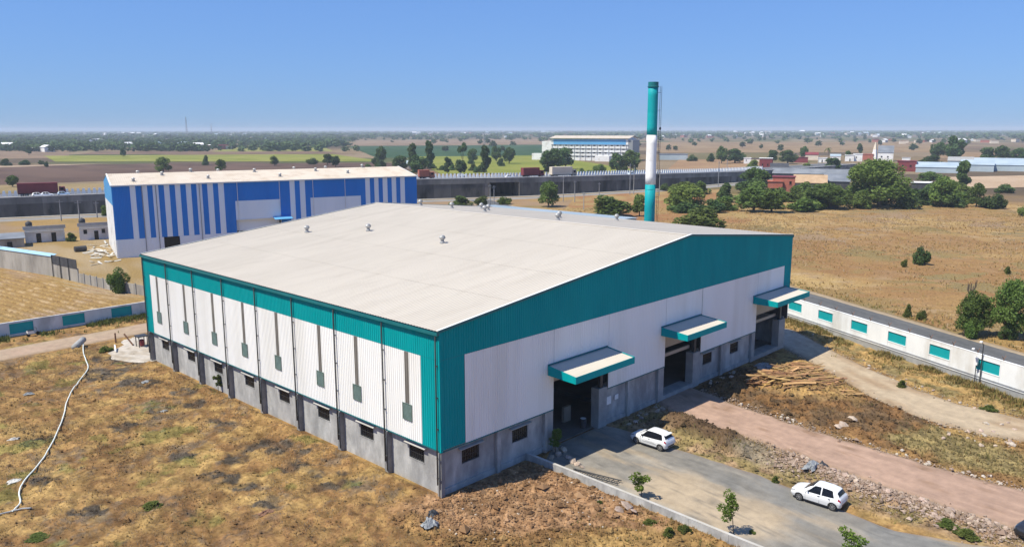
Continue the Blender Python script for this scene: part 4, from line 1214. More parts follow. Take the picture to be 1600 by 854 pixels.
for (ax, ay), (bx_, by) in zip(PW[:-1], PW[1:]):
    L = math.hypot(bx_-ax, by-ay); k = max(1, int(L/2.1))
    for i in range(k):
        P0 = (ax+(bx_-ax)*i/k, ay+(by-ay)*i/k); P1 = (ax+(bx_-ax)*((i+1)/k-.01), ay+(by-ay)*((i+1)/k-.01))
        h = 1.75+RNG.uniform(-.05, .05)
        MB().hexa([(*P0, -.2), (*P1, -.2), (P1[0]+.1, P1[1], -.2), (P0[0]+.1, P0[1], -.2)], [(*P0, h), (*P1, h), (P1[0]+.1, P1[1], h), (P0[0]+.1, P0[1], h)]).build('slab', M['stonewall'], pf)
        MB().box(P0[0]-.1, P0[0]+.02, P0[1]-.08, P0[1]+.08, -.2, 1.95).build('post', M['concrete'], pf)

# ------------------------------------------------------------------ trees
def leaf_cloud(n, lobes, size, rg, flat=.5):
    """n leaf faces spread through ellipsoid lobes (cx, cy, cz, rx, ry, rz)"""
    lb = np.array(lobes, float)
    w = (lb[:, 3]*lb[:, 4]*lb[:, 5])**.67
    k = rg.choice(len(lb), n, p=w/w.sum())
    d = rg.normal(size=(n, 3)); d /= np.linalg.norm(d, axis=1)[:, None]
    r = rg.uniform(.30, 1., n)**.45
    # uneven surface
    r *= .82+.30*vnoise(d[:, 0]*3+k*7.1+10, d[:, 1]*3+d[:, 2]*2+20, 3)
    P = lb[k, :3]+d*r[:, None]*lb[k, 3:]
    a = rg.normal(size=(n, 3)); a[:, 2] *= flat
    a /= np.linalg.norm(a, axis=1)[:, None]
    b = np.cross(a, rg.normal(size=(n, 3))); b /= np.linalg.norm(b, axis=1)[:, None]
    s = size*rg.uniform(.6, 1.35, n)[:, None]
    V = np.stack([P-a*s, P+b*s*.55, P+a*s, P-b*s*.55], 1).reshape(-1, 3)
    F = np.arange(4*n).reshape(-1, 4)
    return V, F
PROTO = {}
def proto(key, kind, seed, n, size):
    rg = np.random.default_rng(seed); rd = random.Random(seed)
    lobes = []; tr = MB()
    if kind == 'acacia':
        for i in range(16):
            a = rd.uniform(0, 6.28); q = rd.uniform(.06, .34)
            z = .78-1.1*q**1.7+rd.uniform(-.14, .06)
            lobes.append((q*math.cos(a), q*math.sin(a), z, rd.uniform(.14, .20), rd.uniform(.14, .20), rd.uniform(.13, .18)))
        for i in range(9):
            a = i*.7+rd.uniform(-.3, .3); q = rd.uniform(.28, .38)
            lobes.append((q*math.cos(a), q*math.sin(a), rd.uniform(.20, .42), .15, .15, .15))
        lobes.append((0, 0, .80, .19, .19, .16)); lobes.append((0, 0, .5, .24, .24, .24))
        top = .45
    elif kind == 'round':
        for i in range(16):
            a = rd.uniform(0, 6.28); e = rd.uniform(-.9, 1.2); q = .29*math.cos(e)
            lobes.append((q*math.cos(a), q*math.sin(a), .52+.32*math.sin(e), rd.uniform(.15, .22), rd.uniform(.15, .22), rd.uniform(.14, .20)))
        lobes.append((0, 0, .5, .28, .28, .3))
        top = .45
    elif kind == 'bush':
        for i in range(15):
            a = rd.uniform(0, 6.28); q = rd.uniform(0, .36)
            lobes.append((q*math.cos(a), q*math.sin(a), rd.uniform(.14, .76-1.0*q), rd.uniform(.14, .2), rd.uniform(.14, .2), rd.uniform(.18, .27)))
        top = .3
    elif kind == 'tall':
        for i in range(12):
            f = i/11; a = rd.uniform(0, 6.28); q = rd.uniform(.05, .27)*(1.1-.5*f)
            lobes.append((q*math.cos(a), q*math.sin(a), .22+.68*f, rd.uniform(.17, .25), rd.uniform(.17, .25), rd.uniform(.08, .12)))
        top = .8
    elif kind == 'lollipop':
        for i in range(8):
            a = rd.uniform(0, 6.28); q = rd.uniform(.05, .3)
            lobes.append((q*math.cos(a), q*math.sin(a), rd.uniform(.68, .9), .2, .2, .11))
        top = .68
    elif kind == 'palm':
        lobes = [(0, 0, .9, .05, .05, .05)]
        top = .9
    V, F = leaf_cloud(n, lobes, size, rg)
    if kind == 'palm':
        V = []; F = []
        for i in range(18):
            a = rd.uniform(0, 6.28); el = rd.uniform(-.5, .9); L = .38
            for k in range(6):
                f0, f1 = k/6, (k+1)/6
                def pt(f, w): 
                    r = L*f; z = .9+L*f*math.sin(el)-.35*f*f
                    return (r*math.cos(a)*math.cos(el)-w*math.sin(a), r*math.sin(a)*math.cos(el)+w*math.cos(a), z-.5*abs(w))
                w0, w1 = .05*(1-f0*.8), .05*(1-f1*.8)
                b = len(V)
                V += [pt(f0, -w0), pt(f0, w0), pt(f1, w1), pt(f1, -w1)]; F.append((b, b+1, b+2, b+3))
        V = np.array(V); F = np.array(F)
    crown = (V, F)
    lean = (rd.uniform(-.03, .03), rd.uniform(-.03, .03))
    th = .035 if kind in ('acacia', 'round', 'bush') else .022
    tr.tube([(0, 0, -.06), (lean[0]*.4, lean[1]*.4, .12), (lean[0], lean[1], top*.6), (lean[0]*1.2, lean[1]*1.2, top)], [th*1.25, th, th*.75, th*.4], 6)
    for lb in lobes[::2]:
        z0 = rd.uniform(.12, top*.6)
        tr.tube([(lean[0]*z0, lean[1]*z0, z0), (lb[0]*.55, lb[1]*.55, z0+(lb[2]-z0)*.6), lb[:3]], [th*.55, th*.35, th*.12], 4)
    PROTO[key] = (crown, tr)
MESH = {}
def tree(name, kind, x, y, w, h, leaf, label, group=None, cat='tree', rz=None, z=0.):
    if (kind, leaf) not in MESH:
        (V, F), tr = PROTO[kind]
        MESH[(kind, leaf)] = np_mesh('crown', V, F, LEAF[leaf])
        if ('t', kind) not in MESH: MESH[('t', kind)] = tr.mesh('trunk', M['bark'])
    o = empty(name, (x, y, z), RNG.uniform(0, 6.28) if rz is None else rz, label, cat, group)
    o.scale = (w, w*RNG.uniform(.9, 1.1), h)
    link('trunk', MESH[('t', kind)], o)
    link('crown', MESH[(kind, leaf)], o)
    return o
for i in range(3): proto('acacia%d' % i, 'acacia', 20+i, 3600, .040)
for i in range(3): proto('round%d' % i, 'round', 30+i, 2600, .052)
for i in range(3): proto('bush%d' % i, 'bush', 40+i, 2600, .048)
for i in range(2): proto('tall%d' % i, 'tall', 50+i, 1700, .085)
proto('lollipop', 'lollipop', 60, 700, .07)
proto('palm', 'palm', 61, 10, .05)
for i in range(2): proto('big%d' % i, 'acacia', 70+i, 11000, .024)
proto('bigbush', 'bush', 75, 8000, .026)
for i in range(3): proto('far%d' % i, 'round', 80+i, 220, .13)
for i in range(2): proto('sap%d' % i, 'tall', 90+i, 260, .085)

def px_tree(name, kind, u0, u1, v0, v1, leaf, label, group=None, cat='tree'):
    x, y = gp((u0+u1)/2, v1)
    w = metres_w(u1-u0, x, y); h = metres(v1-v0, x, y)*1.02
    return tree(name, kind, x, y, w*1.08, h*1.04, leaf, label, group, cat)
GT = 'trees and bushes along the far edge of the dry field'
for a in [
    ('acacia_tree', 'big0', 1322, 1424, 249, 324, 'acacia', 'largest spreading acacia behind the dry golden field'),
    ('bush', 'bush1', 1388, 1437, 294, 326, 'deep', 'dark dense bush at the right foot of the largest acacia'),
    ('bush', 'bush0', 1322, 1362, 298, 326, 'acacia', 'rounded bush at the left foot of the largest acacia'),
    ('acacia_tree', 'big1', 1252, 1328, 286, 326, 'acacia', 'wide low acacia left of the largest one, over a small open shelter'),
    ('bush', 'bush2', 1226, 1287, 308, 331, 'acacia', 'low wide bush on the field edge in front of the brick house'),
    ('bush', 'round0', 1180, 1231, 295, 332, 'acacia', 'bushy tree with deep shadow left of the brick house'),
    ('acacia_tree', 'acacia1', 1447, 1495, 276, 323, 'acacia', 'acacia right of the white flat shelter by the dry field'),
    ('tall_tree', 'tall0', 1488, 1518, 254, 298, 'deep', 'taller upright tree in front of the blue-grey sheds'),
    ('bush', 'bush0', 1450, 1512, 297, 323, 'deep', 'low dark bush mass below the acacia by the flat shelter'),
    ('acacia_tree', 'acacia2', 1507, 1543, 286, 323, 'acacia', 'medium acacia between the upright tree and the last dark bush'),
    ('bush', 'bush1', 1535, 1574, 298, 326, 'deep', 'rightmost dark round bush on the far field edge'),
    ('acacia_tree', 'acacia0', 1432, 1474, 268, 285, 'acacia', 'light green low tree below the maroon house with a white tank'),
    ('bush', 'bush2', 1566, 1584, 287, 297, 'fresh', 'small bright bush on the sandy yard at the right'),
    ('bush', 'bush1', 1588, 1612, 318, 337, 'acacia', 'bush cut by the right edge of the picture'),
    ('acacia_tree', 'round1', 1283, 1315, 247, 268, 'deep', 'round dark tree behind the long grey shed'),
    ('tree', 'round2', 1252, 1271, 255, 268, 'acacia', 'small pale tree left of the round dark tree behind the shed'),
    ('tree', 'round0', 1450, 1480, 223, 249, 'deep', 'left of the two big dark trees behind the maroon house'),
    ('tree', 'round2', 1474, 1508, 214, 253, 'deep', 'right and taller of the two big dark trees behind the maroon house'),
    ('bush', 'bush0', 1430, 1483, 243, 259, 'deep', 'dark hedge-like bush below the two big dark trees'),
    ('tree', 'round1', 1526, 1556, 231, 254, 'deep', 'left tree of the dark clump above the blue-grey sheds'),
    ('tree', 'round0', 1550, 1580, 228, 254, 'deep', 'middle tree of the dark clump above the blue-grey sheds'),
    ('tree', 'round2', 1574, 1604, 232, 254, 'deep', 'right tree of the dark clump above the blue-grey sheds'),
    ('tree', 'round2', 1216, 1246, 235, 256, 'deep', 'dark tree between the maroon block and the magenta wall'),
    ('tree', 'round1', 1197, 1217, 235, 255, 'deep', 'dark tree directly behind the maroon block'),
    ('palm_tree', 'palm', 1284, 1303, 231, 247, 'acacia', 'palm beside the small white houses'),
    ('tall_tree', 'tall1', 1338, 1348, 226, 241, 'deep', 'narrow upright tree above the white house row'),
    ('tree', 'round0', 1248, 1263, 229, 249, 'deep', 'slender tree left of the palm'),
    ('tree', 'round1', 1318, 1330, 236, 250, 'fresh', 'light green tree among the white houses'),
    ('acacia_tree', 'acacia0', 839, 875, 283, 323, 'acacia', 'yellow-green feathery tree rising above the roof before the highway wall'),
    ('bush', 'bush2', 908, 990, 302, 338, 'acacia', 'wide low bush just above the roof left of the chimney'),
    ('bush', 'round1', 986, 1012, 304, 338, 'acacia', 'bush half hidden by the chimney'),
    ('acacia_tree', 'acacia1', 1037, 1104, 289, 328, 'acacia', 'wide acacia right of the chimney'),
    ('bush', 'bush1', 1052, 1137, 318, 358, 'acacia', 'broad bush just above the warehouse roof right of the chimney'),
    ('bush', 'bush0', 1114, 1154, 286, 316, 'deep', 'dark round bush between the chimney and the brick house'),
    ('acacia_tree', 'acacia2', 1154, 1204, 262, 300, 'acacia', 'pale acacia standing before the end of the highway wall'),
    ('acacia_tree', 'acacia0', 1148, 1206, 292, 331, 'acacia', 'spreading acacia below the end of the highway wall'),
    ('bush', 'bush2', 1090, 1138, 309, 332, 'deep', 'low bush between the wide acacia and the spreading one'),
    ('bush', 'bush1', 1030, 1046, 284, 298, 'deep', 'small round bush right of the chimney before the service road'),
    ('bush', 'bush1', 776, 800, 305, 319, 'fresh', 'small bush before the highway underpass'),
    ('bush', 'bush0', 700, 740, 306, 322, 'acacia', 'low bush left of the highway underpass'),
    ('bush', 'bush2', 738, 770, 304, 322, 'acacia', 'scrubby bush beside the poles at the underpass'),
    ('tree', 'round0', 843, 880, 233, 269, 'deep', 'left tree of the dark pair before the white factory'),
    ('tree', 'round1', 868, 899, 232, 265, 'deep', 'right tree of the dark pair before the white factory'),
    ('tree', 'round2', 950, 978, 240, 268, 'deep', 'left tree at the right end of the white factory'),
    ('tree', 'round0', 970, 1002, 235, 268, 'deep', 'right tree at the right end of the white factory'),
    ('bush', 'bush1', 926, 948, 254, 269, 'acacia', 'small bush on the green slope before the white factory'),
    ('tree', 'round0', 1118, 1137, 229, 256, 'deep', 'leftmost of the trees left of the small white block'),
    ('tree', 'round2', 1133, 1164, 233, 255, 'deep', 'largest of the trees left of the small white block'),
    ('tree', 'bush2', 1102, 1120, 238, 253, 'deep', 'bushy low tree left of the small white block'),
    ('tree', 'bush1', 1072, 1090, 240, 252, 'deep', 'dark low tree behind the long grey wall'),
    ('bush', 'bush0', 1164, 1192, 250, 264, 'acacia', 'shrub below the small white block'),
    ('tree', 'round1', 503, 520, 241, 258, 'deep', 'left tree of the dark pair above the blue warehouse roof'),
    ('tree', 'round0', 517, 532, 244, 261, 'deep', 'right tree of the dark pair above the blue warehouse roof'),
    ('bush', 'bush1', 478, 498, 245, 257, 'deep', 'bush left of the dark pair above the blue warehouse roof'),
    ('tree', 'round2', 421, 437, 244, 259, 'acacia', 'thin pale tree on the green field above the blue warehouse'),
    ('tree', 'round0', 586, 605, 229, 257, 'deep', 'tree at the left edge of the dark crop field'),
    ('tree', 'tall1', 636, 652, 228, 264, 'deep', 'slim tree left of the tallest tree by the highway'),
    ('tall_tree', 'tall0', 660, 681, 223, 266, 'deep', 'tallest dark tree between the highway and the green field'),
    ('tree', 'round1', 612, 640, 244, 268, 'deep', 'tree beside the small blue roofed house'),
    ('tree', 'round2', 640, 668, 243, 272, 'deep', 'broad tree below the slim one near the red truck'),
    ('tall_tree', 'tall1', 693, 706, 248, 272, 'deep', 'small upright tree right of the tallest tree'),
    ('tree', 'lollipop', 714, 732, 225, 262, 'deep', 'tree with a ball crown on a long bare trunk'),
    ('tree', 'round0', 710, 730, 250, 273, 'deep', 'bushy tree below the ball crowned one'),
    ('tree', 'round1', 731, 747, 233, 255, 'deep', 'tree right of the ball crowned one'),
    ('tall_tree', 'tall0', 747, 768, 230, 272, 'deep', 'dark forked tree above the underpass'),
    ('tree', 'round2', 766, 785, 229, 252, 'deep', 'first of two round trees right of the forked tree'),
    ('tree', 'round0', 785, 806, 231, 256, 'deep', 'second of two round trees right of the forked tree'),
    ('tree', 'acacia1', 243, 268, 246, 270, 'acacia', 'open crowned tree behind the left part of the blue roof'),
    ('bush', 'bush0', 314, 331, 243, 258, 'deep', 'round bush at the near edge of the green field'),
    ('tree', 'acacia2', 336, 354, 249, 268, 'acacia', 'leaning thin tree behind the blue warehouse roof'),
    ('tree', 'round0', 9, 31, 274, 292, 'acacia', 'yellow-green tree left of the red container truck'),
    ('tree', 'round1', 40, 51, 227, 243, 'deep', 'pointed tree in the brown fields at far left'),
    ('bush', 'bush1', 59, 70, 249, 257, 'deep', 'left bush of the small pair on the field track'),
    ('bush', 'bush2', 68, 79, 251, 261, 'deep', 'right bush of the small pair on the field track'),
    ('bush', 'bush0', -3, 22, 248, 259, 'deep', 'bush at the far left edge of the ploughed field'),
    ('bush', 'bush2', 26, 54, 249, 258, 'deep', 'long low bush beside the field track'),
    ('tree', 'round2', 187, 198, 231, 245, 'deep', 'dark tree on the far edge of the green field'),
    ('bush', 'bigbush', 166, 206, 410, 457, 'acacia', 'green bush growing against the precast slab wall'),
    ('bush', 'bush2', 152, 178, 319, 337, 'acacia', 'bush at the left end of the blue warehouse'),
    ('bush', 'bush0', 100, 122, 363, 377, 'deep', 'dark bush between the two small white huts'),
    ('acacia_tree', 'big0', 1532, 1614, 430, 527, 'acacia', 'large feathery acacia beside the asphalt road'),
    ('acacia_tree', 'big1', 1486, 1548, 450, 524, 'acacia', 'smaller acacia left of the large one by the asphalt road'),
    ('bush', 'bigbush', 1494, 1540, 488, 527, 'acacia', 'dense low bush under the smaller acacia by the road'),
    ('bush', 'bigbush', 1556, 1590, 494, 530, 'deep', 'shadowy bush under the large acacia by the road'),
    ('bush', 'bush1', 1424, 1453, 379, 414, 'deep', 'lone small tree in the middle of the dry field'),
    ('bush', 'bush2', 1406, 1421, 403, 418, 'weed', 'low shrub left of the lone small tree in the dry field'),
    ('bush', 'bush0', 1410, 1428, 474, 495, 'weed', 'left of two weedy shrubs beside the asphalt road'),
    ('bush', 'bush1', 1430, 1450, 480, 500, 'weed', 'right of two weedy shrubs beside the asphalt road'),
    ('bush', 'bush2', 1566, 1582, 414, 428, 'weed', 'small shrub above the large roadside acacia'),
]:
    px_tree(*a[:8], group=None, cat='bush' if a[0] == 'bush' else 'tree')
# low scrub that joins the belt behind the dry field
rb = random.Random(21)
for i in range(44):
    u = rb.uniform(1045, 1572); v = rb.uniform(298, 327) if u > 1140 else rb.uniform(300, 340)
    w = rb.uniform(34, 66); h = rb.uniform(15, 27)
    px_tree('scrub_bush', 'bush%d' % rb.randrange(3), u-w/2, u+w/2, v-h, v, rb.choice(('acacia', 'acacia', 'deep')), 'low olive scrub bush in the belt behind the dry field', 'scrub bushes behind the dry field', 'bush')
for i in range(26):
    u = rb.uniform(560, 1000); v = rb.uniform(256, 272) if u < 830 else rb.uniform(262, 272)
    w = rb.uniform(9, 20); h = rb.uniform(7, 15)
    px_tree('scrub_bush', 'bush%d' % rb.randrange(3), u-w/2, u+w/2, v-h, v, 'deep', 'small dark shrub on the green slope beyond the highway', 'shrubs beyond the highway', 'bush')
# lopped trunk beside the smaller acacia
x, y = gp(1513, 505)
lt = empty('lopped_tree', (x, y, 0), 0, 'dead lopped tree trunk rising above the roadside acacia', 'tree')
hgt = metres(70, x, y)
MB().tube([(0, 0, -.2), (.05, 0, hgt*.4), (.1, .05, hgt*.75)], [.32, .26, .2], 7).build('trunk', M['bark'], lt)
for k in range(6):
    a = k*1.05
    MB().tube([(.08, .03, hgt*(.55+.04*k)), (.08+.5*math.cos(a), .03+.5*math.sin(a), hgt*(.72+.03*k)), (.08+.62*math.cos(a), .5*math.sin(a), hgt*(.86+.03*k))], [.13, .1, .07], 5).build('limb', M['bark'], lt)

# saplings in the yard
def sapling(u, v, h, w, label, lean):
    x, y = gp(u, v)
    o = empty('sapling', (x, y, 0), 0, label, 'sapling')
    MB().tube([(0, 0, -.1), (lean*.3, 0, h*.4), (lean, .05, h*.85)], [.035, .028, .015], 5).build('trunk', M['bark'], o)
    rg = np.random.default_rng(int(u))
    lobes = [(lean*f+rg.normal()*w*.22, rg.normal()*w*.22, h*f, w*.30, w*.30, h*.12) for f in np.linspace(.45, .98, 9)]
    V, F = leaf_cloud(950, lobes, .085, rg)
    link('crown', np_mesh('crown', V, F, LEAF['weed' if v < 700 else 'fresh']), o)
    for lb in lobes[::3]: MB().tube([(lean*.4, 0, h*.4), lb[:3]], [.015, .006], 4).build('branch', M['bark'], o)
sapling(1003, 776, 1.9, 1.15, 'young leafy sapling in the yard, nearer the door', -.35)
sapling(1146, 832, 2.9, 1.3, 'taller thin sapling in the yard behind the low wall', -.75)
sapling(868, 706, 2.0, 1.3, 'yellowish sapling growing from rocks beside the open door', .0)
sapling(1329, 868, 1.6, 1.5, 'green sapling top at the bottom edge of the yard', .0)
sapling(341, 612, 1.7, .6, 'thin green seedling against the block wall of the warehouse', .1)

# ------------------------------------------------------------------ far trees and woodland
GF = 'small trees scattered over the far plain'
rf = random.Random(5)
def far_density(u, v):
    if u < 330: 
        return 1. if 214 < v < 238 else .35
    if u < 560: return .9 if 214 < v < 231 else .4
    if u < 830: return .75 if v < 219 else .12
    if u < 1050: return .75 if v < 218 else .2
    return .75 if v < 214 else .26
nft = 0
while nft < 215:
    u = rf.uniform(-20, 1620); v = rf.uniform(210, 238)
    if rf.random() > far_density(u, v)*(.4+1.1*float(fbm(np.array([u*.02]), np.array([v*.2]), 301)[0])**1.0): continue
    x, y = gp(u, v)
    D = dist(x, y)
    h = rf.uniform(5.5, 10)*(1.15 if D > 1500 else 1)
    tree('far_tree', 'far%d' % rf.randrange(3), x, y, h*rf.uniform(.85, 1.5), h, 'far', 'small dark green tree out on the hazy far plain', GF)
    nft += 1
# the woods that read as one mass
def woodland():
    (V, F), _ = PROTO['far0']
    rg = np.random.default_rng(9)
    k = 46
    Vs = []; Fs = []; b = 0
    n = 0
    while n < 7400:
        u = rg.uniform(-60, 1660); v = 203.2+rg.exponential(5.5)
        if rg.random() < .13: u, v = rg.uniform(-40, 560), rg.uniform(211, 237)
        if v > 240 or v < 204.2: continue
        d = far_density(u, v) if v > 212 else 1.
        if v > 222 and not u < 520 and rg.random() < .75: continue
        if u < 560 and 210 < v < 240 and rg.random() < .0: continue
        if rg.random() > d*(.25+1.3*float(fbm(np.array([u*.025]), np.array([v*.25]), 311)[0])**1.3*1.6): continue
        x, y = gp(u, v)
        D = dist(x, y)
        h = rg.uniform(5, 11)*(1.25 if D > 2500 else 1); w = h*rg.uniform(.9, 2.2)*(1.6 if D > 2500 else 1.)
        i0 = rg.integers(0, len(F)-k)
        vv = V[F[i0:i0+k]].reshape(-1, 3).copy()
        c = (vv.reshape(-1, 4, 3).mean(1, keepdims=True))
        vv = ((vv.reshape(-1, 4, 3)-c)*1.7+c).reshape(-1, 3)
        vv = vv*(w, w, h*1.05)+(x, y, -.08*h)
        Vs.append(vv); Fs.append(np.arange(4*k).reshape(-1, 4)+b); b += 4*k
        n += 1
    o = link('woodland', np_mesh('woodland', np.concatenate(Vs), np.concatenate(Fs), LEAF['far']))
    tag(o, 'hazy band of distant trees under the horizon', 'woodland', kind='stuff')
woodland()

# ------------------------------------------------------------------ houses, sheds, factory
def facade_box(o, L, D, H, wall, roof, roofkind='flat', rise=1., over=.3, doors=(), wins=(), door_m=None):
    """front along local x, faces -y; a thing made of walls, roof, doors and windows"""
    MB().box(0, L, 0, D, -.3, H).build('walls', wall, o)
    if roofkind == 'flat':
        r = MB().box(-over, L+over, -over, D+over, H+.002, H+.18).build('roof', roof, o)
    elif roofkind == 'gable':
        m = MB()
        for s in (0, 1):
            y0, y1 = ((-over, D/2) if s == 0 else (D+over, D/2))
            m.hexa([(-over, y0, H-.05), (L+over, y0, H-.05), (L+over, y1, H+rise), (-over, y1, H+rise)], [(-over, y0, H+.1), (L+over, y0, H+.1), (L+over, y1, H+rise+.15), (-over, y1, H+rise+.15)])
        r = m.build('roof', roof, o)
        MB().extr([(0.02, 0, H), (0.02, D, H), (.02, D/2, H+rise-.05)], (L-.04, 0, 0)).build('gable', wall, o)
    else:
        r = MB().hexa([(-over, -over, H+.02), (L+over, -over, H+.02), (L+over, D+over, H+rise), (-over, D+over, H+rise)],
                      [(-over, -over, H+.16), (L+over, -over, H+.16), (L+over, D+over, H+rise+.14), (-over, D+over, H+rise+.14)]).build('roof', roof, o)
        MB().extr([(0, 0, H), (0, D, H), (0, D, H+rise)], (L, 0, 0)).build('gable', wall, o)
    for a, w, h in doors: MB().box(a, a+w, -.06, .05, 0, h).build('door', door_m or M['dark'], o)
    for a, w, z, h in wins:
        f = MB().box(a, a+w, -.05, .04, z, z+h).build('window', M['dark'], o)
        MB().box(a-.1, a+w+.1, -.18, -.052, z-.12, z-.02).build('sill', wall, f)
    return r
def px_house(name, u0, u1, vb, vt, depth, wall, roof, label, cat, kind='flat', rise=1., ang=None, zbase=0., **kw):
    x, y = gp(u0, vb); x1, y1 = gp(u1, vb)
    D = dist((x+x1)/2, (y+y1)/2)
    e = Vector((x1-x, y1-y, 0))
    if ang is None:
        L = metres_w(u1-u0, (x+x1)/2, (y+y1)/2)
        c = Vector(((x+x1)/2-CAM[0], (y+y1)/2-CAM[1], 0)).normalized()
        e = Vector((c.y, -c.x, 0))
        x, y = (x+x1)/2-e.x*L/2, (y+y1)/2-e.y*L/2
    if ang is not None: L = e.length
    H = metres(vb-vt, x, y)
    o = empty(name, (x, y, zbase), math.atan2(e.y, e.x), label, cat)
    kw2 = {}
    if 'nd' in kw: kw2['doors'] = [(L*f, min(L*.12, 1.6), min(H*.7, 2.2)) for f in kw['nd']]
    if 'nw' in kw: kw2['wins'] = [(L*f, min(L*.1, 1.4), H*kw.get('wz', .45), min(H*.3, 1.2)) for f in kw['nw']]
    facade_box(o, L, depth, H, M[wall], M[roof], kind, rise, over=kw.get('over', .3), **kw2)
    return o, L, H
# two small huts with black tanks, left
for u0, u1, vb, vt, lab, tk in ((40, 103, 378, 357, 'small white hut with two dark doorways and a black water tank', .12), (125, 180, 374, 352, 'small white hut with two windows at the left end of the blue warehouse', .1)):
    first = u0 == 40
    o, L, H = px_house('hut', u0, u1, vb, vt, 6, 'whitepaint', 'paleconc', lab, 'hut', over=.35, **(dict(nd=(.28, .66)) if first else dict(nd=(.42,), nw=(.12, .64))))
    MB().box(-.3, L+.3, -.3, -.1, H+.19, H+.85).build('parapet', M['paleconc'], o)
    MB().box(L*.02, L*.98, -.75, -.32, H-.55, H-.45).build('sunshade', M['paleconc'], o)
    x = o.location.x+math.cos(o.rotation_euler.z)*L*tk-math.sin(o.rotation_euler.z)*2; y = o.location.y+math.sin(o.rotation_euler.z)*L*tk+math.cos(o.rotation_euler.z)*2
    t = empty('water_tank', (x, y, H+.18), 0, 'black plastic water tank on the hut with two doorways' if first else 'black plastic water tank on the hut with two windows', 'tank')
    MB().lathe([(.75, 0), (.75, .5), (.72, .55), (.75, .6), (.75, 1.3), (.5, 1.55), (.2, 1.65)], 14).build('shell', M['blacksheet'], t, True)
    MB().lathe([(.22, 1.64), (.22, 1.74)], 10).build('lid', M['blackplastic'], t)
px_house('shed', -30, 40, 388, 374, 7, 'stonewall', 'greyroof', 'low cement shed at the left edge behind the old wall', 'shed', 'slope', .6, nd=(.6,))
# right-hand cluster
px_house('brick_house', 1206, 1241, 304, 277, 8, 'brick', 'maroon', 'two storey red brick house behind the trees', 'house', 'flat', nd=(.5,), nw=(.1, .3, .75), wz=.6)
px_house('house', 1199, 1222, 304, 284, 8, 'brick', 'brick', 'low brick wing left of the red brick house', 'house', 'flat')
px_house('shed', 1241, 1289, 298, 286, 12, 'concrete', 'tanroof', 'shed with a tan gabled roof right of the brick house', 'shed', 'gable', 3.2, over=.8)
px_house('shed', 1286, 1327, 297, 284, 14, 'blacksheet', 'greyroof', 'dark open shed with a light grey roof behind the acacias', 'shed', 'slope', 2.4)
px_house('shed', 1206, 1328, 281, 272, 12, 'blacksheet', 'greyroof', 'long low dark grey shed behind the brick house', 'shed', 'gable', 2.4)
px_house('shed', 1203, 1231, 271, 261, 12, 'blacksheet', 'blacksheet', 'black gabled shed with a white end wall', 'shed', 'gable', 2.0)
px_house('house', 1186, 1206, 268, 248, 9, 'maroon', 'whitepaint', 'tall maroon block with a white parapet', 'house', nw=(.2, .6))
px_house('house', 1240, 1262, 254, 246, 6, 'maroon', 'maroon', 'low magenta walled building among the trees', 'house')
px_house('house', 1258, 1278, 250, 242, 10, 'cream', 'maroon', 'pale house with a reddish roof behind the magenta wall', 'house', 'gable', 2.)
px_house('house', 1278, 1292, 254, 247, 6, 'whitepaint', 'whitepaint', 'small white house below the palm', 'house', nd=(.4,))
px_house('house', 1297, 1313, 251, 244, 8, 'whitepaint', 'bluegrey', 'small white house right of the palm', 'house', 'gable', 1.5)
px_house('house', 1320, 1334, 252, 243, 8, 'whitepaint', 'whitepaint', 'white house with a dark doorway in the row', 'house', nd=(.5,))
px_house('house', 1333, 1347, 252, 241, 8, 'whitepaint', 'whitepaint', 'taller white house at the right of the row', 'house', nw=(.3,))
px_house('house', 1347, 1364, 250, 241, 10, 'brick', 'brick', 'brown brick house right of the white row', 'house')
px_house('factory_shed', 1371, 1395, 252, 239, 16, 'whitepaint', 'greyroof', 'white building with a dark sloping roof beside a white tower', 'building', 'slope', 5.5, nw=(.2, .6))
px_house('house', 1401, 1431, 268, 252, 9, 'maroon', 'maroon', 'maroon house with a white tank on its roof', 'house', nw=(.25, .65))
px_house('roof_tank', 1409, 1422, 254, 246.5, 3, 'whitepaint', 'whitepaint', 'white roof tank house above the maroon house', 'tank')
px_house('shelter', 1423, 1455, 297, 286, 9, 'blacksheet', 'whitepaint', 'open shelter with a white flat roof among the trees', 'shelter')
px_house('shelter', 1281, 1310, 326, 315, 4, 'blacksheet', 'concrete', 'small thatched open shelter under the wide low acacia', 'shelter')
px_house('house', 1162, 1173, 256, 247, 7, 'whitepaint', 'whitepaint', 'small white block left of the pale acacia', 'house', nw=(.3,))
px_house('house', 1173, 1186, 254, 248, 7, 'cream', 'blacksheet', 'cream house with a black roof next to the small white block', 'house')
px_house('shed', 1030, 1074, 250, 241, 10, 'bluegrey', 'greyroof', 'long pale grey shed right of the chimney', 'shed')
px_house('house', 636, 643, 264, 256, 8, 'cream', 'bluegrey', 'small house with a blue-grey roof near the tallest tree', 'house', 'gable', 2)
# blue-grey sheds
for i, (u0, u1, vb, vt, dp) in enumerate(((1430, 1500, 270, 262, 18), (1500, 1552, 268, 258, 16), (1480, 1520, 262, 252, 10), (1552, 1640, 268, 259, 20), (1520, 1640, 258, 254, 16))):
    lab = ('leftmost long shed with a blue-grey sheet roof', 'middle blue-grey shed with a pale open end', 'short grey block behind the blue-grey sheds', 'rightmost blue-grey shed cut by the picture edge', 'far blue-grey shed behind the others')[i]
    px_house('sheet_shed', u0, u1, vb, vt, dp, 'bluegrey', 'bluegrey' if i != 2 else 'concrete', lab, 'shed', 'slope', 2.6)
